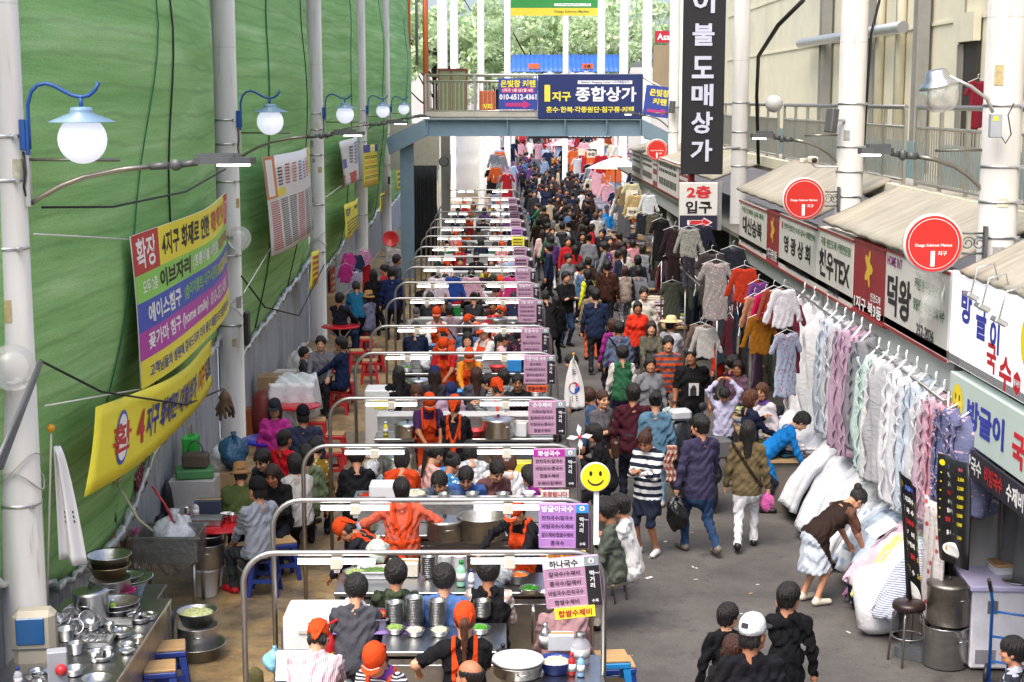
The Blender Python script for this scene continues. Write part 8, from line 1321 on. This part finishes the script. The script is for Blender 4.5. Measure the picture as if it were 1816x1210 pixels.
p=on(735,640,.9);t=tag(empty('ice_box',(-1.85,24.2,0)),'white cold box at the left end of the fourth stall','freezer');MB().box((0,0,.55),(.5,.5,1.1),0,0,.02).build('cabinet',WHITE,t);MB().box((0,-.252,.9),(.2,.01,.2)).build('notice',YEL,t)
for q,(x,y,lab)in enumerate(((-1.0,33.2,'blue tee bundle'),(-.6,33.25,'pale pink tee bundle'),(-1.35,33.1,'white and pink tee bundle'),(.3,33.2,'magenta and white bundle'))):garment(x,y+.8,1.75,'shirt',cloth(('2a4a9a','d8a8b8','d8c8d0','c83a7a')[q]),lab+' hung inside the sixth stall',0,None,.8)
# ------ scooters, carried bags, litter
def scooter(x,y,rz,col,label,cover):
 t=tag(empty('motor_scooter',(x,y,0),rz),label,'scooter');M=Matrix.Rotation(PI/2,3,'Y');m=mat('scooter_'+col,col,.25,0,.05)
 for yy in(.62,-.6):w_=MB().lathe([(.16,-.05),(.25,-.05),(.27,0),(.25,.05),(.16,.05)],(0,yy,.27),26,0,M).build('wheel',BLACK,t);MB().lathe([(1e-4,-.04),(.15,-.04),(.15,.04),(1e-4,.04)],(0,yy,.27),20,0,M).build('rim',CLAMP,w_)
 b=MB();blob(b,(0,.5,.72),.3,14,1,0,.03,(.62,.38,1.15));b.box((0,.05,.32),(.34,.7,.08),0,0,.03);blob(b,(0,-.5,.55),.34,14,2,0,.03,(.55,1.15,.62));b.prism([(-.09,.3),(.09,.3),(.1,.9),(-.1,.9)],.5,.56);b.build('bodywork',m,t)
 MB().box((0,-.42,.8),(.3,.72,.1),0,0,.04).build('saddle',BLACK,t);h=MB().tube([(-.36,.42,1.04),(-.2,.5,1.08),(0,.52,1.06),(.2,.5,1.08),(.36,.42,1.04)],.018,8).build('handlebar',DKGREY,t)
 for s in(-1,1):MB().lathe([(1e-4,-.01),(.06,-.01),(.065,0),(.06,.01),(1e-4,.01)],(s*.34,.48,1.24),16,0,Matrix.Rotation(PI/2,3,'X')).build('mirror',BLACK,h);MB().tube([(s*.28,.47,1.06),(s*.33,.48,1.2)],.007,6).build('mirror_stem',BLACK,h)
 MB().sphere((0,.63,.9),.085,16,0,(1.2,.5,.8)).build('headlight',mat('headlight',(.8,.82,.85),.1),t)
 for s in(-1,1):MB().sphere((s*.13,.6,.76),.04,10,0,(1,.5,1)).build('indicator',mat('amber','d87a1c',.3),t)
 if cover:MB().box((0,.5,1.14),(.3,.22,.16),0,0,.04).build('handlebar_cover',cover,t);MB().box((0,-.85,.95),(.36,.32,.26),0,0,.03).build('cargo_box',DKGREY,t)
scooter(rd[1][0],rd[1][1]-.25,PI,'9a1020','red motor scooter ridden towards the camera',None);x,y=on(1236,912,0);scooter(x+.02,y+.75,.25,'2a2c30','dark motor scooter with pale handlebar covers, behind the purple navy jacket',mat('towel_grey','b4b6ba',.8))
def held(o3,side,name,label,cat,make):h=o3[2][side];ob=make(h);tag(ob,label,cat)
h=hb[2]['L'];o=polybag(h.x,h.y,h.z-.5,.17,'141416','black plastic bag held by the man in purple navy',(.8,.6,1.15));h=ob[2]['R'];polybag(h.x,h.y,h.z-.3,.1,'c85a9a','small pink plastic bag held by the woman in white trousers',(.8,.5,1.2))
for px,py,z,c,lab in((1190,830,.75,'a86a60','rose coloured shawl carried by the woman in denim'),):x,y=on(px,py,z);tag(MB().sheet(lambda u,v:(x+.12*(u-.5)+.03*math.sin(v*9),y+.04*math.sin(u*14),.55+.5*v),10,12,.02).build('shawl',cloth(c,'stripe','d8b8a8')),lab,'shawl')
x,y=on(1115,800,.9);tag(MB().box((x,y-.02,1.12),(.08,.15,.012),.4,0,.004).build('mobile_phone',BLACK),'dark phone held by the woman in the striped top','phone');x,y=on(1352,752,1.0);tag(MB().box((x-.1,y,1.1),(.16,.03,.2),.5,0,.003,.4).build('booklet',mat('booklet_blue','4a8aa8',.5)),'blue booklet held by the woman in the navy jacket','booklet');x,y=on(1248,700,.9);tag(MB().box((0,0,.13),(.1,.26,.24),0,0,.03).build('handbag',mat('brown_leather','3a2416',.45),None,tuple(gz(1091,812,.8))),'brown leather bag hanging at the hip of the grey tee woman','bag');tag(MB().box((0,0,0),(.36,.2,.5),0,0,.07).build('backpack',mat('black_nylon','141416',.6),None,(float(gz(999,410,1.6)[0]),float(gz(997,395,1.74)[1])-.24,1.22)),'black backpack on the man in pale grey','backpack')
for px,py,w_,lab in((1151,1025,.1,'small white paper scrap on the asphalt near the stall'),(1331,1053,.06,'round brown cap lying on the asphalt'),(1180,961,.05,'tiny pale litter near the white trainers')):x,y=on(px,py,0);tag(MB().box((x,y,.003),(w_,w_*.4,.004),.7).build('litter',WPR if 'white' in lab or 'pale' in lab else CARD),lab,'litter')
# ------ on the bridge and beyond
p=gy(803,145,50.6);t=tag(empty('cupboard',(p[0],50.6,5.1)),'olive green cupboard with red edges standing on the footbridge','cupboard');MB().box((0,0,.75),(.95,.4,1.5)).build('cabinet',mat('olive_green','6c7350',.6,dirt=.2),t);k=MB();[k.box((q,-.205,.75),(.05,.02,1.5))for q in(-.45,-.05,.45)];k.box((0,-.207,1.47),(.95,.02,.06));k.build('red_edging',mat('edge_red','6a2a22',.6),t)
p=gy(864,158,51);t=tag(MB().box((0,0,0),(.5,.3,.7),0,0,.02).build('orange_kiosk',mat('kiosk_orange','b0562c',.6),None,(p[0],51,5.55)),'orange box behind the bridge railing','box');mb=MB();put_text(mb,'커피',plane_fn((0,-.151,-.15),(1,0,0),(0,0,1)),0,0,.18,0,.4,.03);mb.build('lettering',YEL,t)
for k,(px,c,lab)in enumerate(((975,'c8ccd0','pale wrapped bundle on the footbridge deck'),(1010,'b8bac0','grey wrapped bundle behind the navy bridge sign'),(1040,'d8d8d8','white wrapped bundle behind the navy bridge sign'))):p=gy(px,132,51);polybag(p[0],51,6.05,.35,c,lab,(1.5,.6,.6),'bundle',.5)
p=gy(787,287,52.5);t=tag(empty('wall_clock',tuple(p)),'round wall clock on the grey pillar beyond the bridge','clock');MB().lathe([(1e-4,-.03),(.16,-.03),(.17,0),(.15,.02),(1e-4,.02)],(0,0,0),26,0,Matrix.Rotation(PI/2,3,'X')).build('case',BLACK,t);k=MB();fn=plane_fn((0,-.022,0),(1,0,0),(0,0,1));disc(k,fn,0,0,.14,0,.0);k.build('dial',mat('dial_grey','8a8e90',.5),t);k=MB();rect(k,fn,-.005,0,.005,.11,0,.004);rect(k,fn,-.005,-.005,.08,.005,0,.004);k.build('hands',BLACK,t)
p=gy(790,300,52.8);tag(MB().box((p[0],53,3.2),(.3,.3,6.4)).build('grey_pillar',GREYST),'grey pillar carrying the wall clock','pillar');tag(MB().sheet(lambda u,v:(-3.05+.95*u,53.2+.06*math.sin(u*40),.3+3.1*v),60,6,.02).build('dark_curtain',mat('black_curtain','26282c',.8,0,.2,4)),'black pleated curtain beyond the bridge leg','curtain');tag(MB().box((-2.9,54.5,4.0),(1.7,.2,1.6)).build('stall_shutter',mat('shutter_cream','b9b4a4',.7)),'cream shutter panel over the black curtain','shutter')
tag(MB().sheet(lambda u,v:(-2.2+2.3*u,82+1.5*math.sin(u*3)+.1*math.sin(v*30),.5+4.6*v),20,12,.05).build('white_tarpaulin',mat('bright_tarp','e6e5e0',.7,0,.05)),'big white tarpaulin hung at the far end, left of the crowd','tarpaulin')
def parasol(px,py,y,r,cols,label):
 p=gy(px,py,y);t=tag(empty('market_parasol',(p[0],y,0)),label,'parasol','parasols at the far end');MB().tube([(0,0,0),(0,0,p[2])],.03,8).build('pole',WHITE,t);mb=MB();n=16
 for k in range(n):a0,a1=2*PI*k/n,2*PI*(k+1)/n;ps=[(q*math.cos(a),q*math.sin(a),p[2]-.45*(q/r)**1.3)for q in(.02,r*.5,r)for a in(a0,a1)];mb.add(ps,[(0,2,3,1),(2,4,5,3)],(k//2)%len(cols))
 mb.build('canopy',[mat('parasol_'+c,c,.7,0,.05)for c in cols],t)
for a in((1092,278,62,1.15,('e8e6e0','b9c8e6','e6dca8'),'white, blue and yellow parasol left of the far shop signs'),(1058,250,95,1.3,('9ab46a','e09a4a','e8e6e0'),'green and orange parasol in the far distance'),(1085,246,105,1.2,('c84a4a','e0a0a0'),'red parasol in the far distance'),(1000,246,110,1.4,('d87a8a','e8c8cc'),'pink parasol at the far end of the crowd')):parasol(*a)
FG=[('white','dcdad6'),('black','1c1c20'),('navy','26304e'),('orange','d0602c'),('pink','d8a4b0'),('grey','8a8c92'),('pale blue','a8bcd8'),('red','b4262e'),('cream','d8cfb8')]
for side,xs,y0,y1,n in(('left',(-.35,.75),74,120,80),('right',(4.3,6.4),51,130,110),('end',(-1,9),100,158,120)):
 for k in range(n):c=rs.choice(FG);o=garment(rs.uniform(*xs),y0+(y1-y0)*(k+rs.random())/n,rs.uniform(1.5,3.4),rs.choice(('shirt','dress','jacket')),cloth(c[1]),f'{c[0]} garment hung on the far {side} racks beyond the bridge',rs.uniform(-.6,.6),'garment',1.1);o['category']='garment';o['group']=f'{c[0]} garments on the far {side} racks'
for side,x,y0,y1,lab in(('left',.2,72,112,'long far rack of dark clothes left of the crowd'),('right',5.2,62,118,'long far rack of clothes right of the crowd')):
 t=tag(empty('clothes_rack',(x,y0,0)),lab,'rack');[MB().tube([(dx,0,2.0),(dx,y1-y0,2.0)],.02,6).build('rail_tube',TUBE,t)for dx in(-.4,.4)];MB().box((0,(y1-y0)/2,.45),(1.3,y1-y0,.7)).build('stall_table',cloth('8a8690','floral','3a3a4a',.3),t)
CR=[cloth(c)for c in('e0d8d4','c88a94','d8b4b8','6a7a9a','e6e2da','b0404a','4a4a54','e0c8a0','9ab0c8','d8d8dc')]
def far_rack(n):
 mb=MB();q=random.Random(n)
 for k in range(15):mb.box((-1.4+.2*k,q.uniform(-.05,.05),1.45+q.uniform(-.2,.1)),(.19,.4,q.uniform(.8,1.25)),q.uniform(-.3,.3),q.randrange(10),.05)
 mb.tube([(-1.5,0,2.1),(1.5,0,2.1)],.03,6,6);[mb.tube([(sx*1.5,0,0),(sx*1.5,0,2.1)],.03,6,6)for sx in(-1,1)];return mb.mesh('far_rack')
FRK=[far_rack(k)for k in range(4)];[m.materials.append(c)for m in FRK for c in CR];N40=['first','second','third','fourth','fifth','sixth','seventh','eighth','ninth','tenth','eleventh','twelfth','thirteenth','fourteenth','fifteenth','sixteenth','seventeenth','eighteenth']
for k in range(18):
 sd=k%3;y=84+4.1*k;o=link('clothes_rack',FRK[k%4],None,((-.6,6.6,3.6)[sd]+rs.uniform(-.4,.4),y if sd<2 else 150+k*.4,0),rs.uniform(-.2,.2));o.scale=(1,1,1.25);tag(o,f'crowded far rack of clothes, {N40[k]} of the racks from the bridge','rack','crowded far racks')
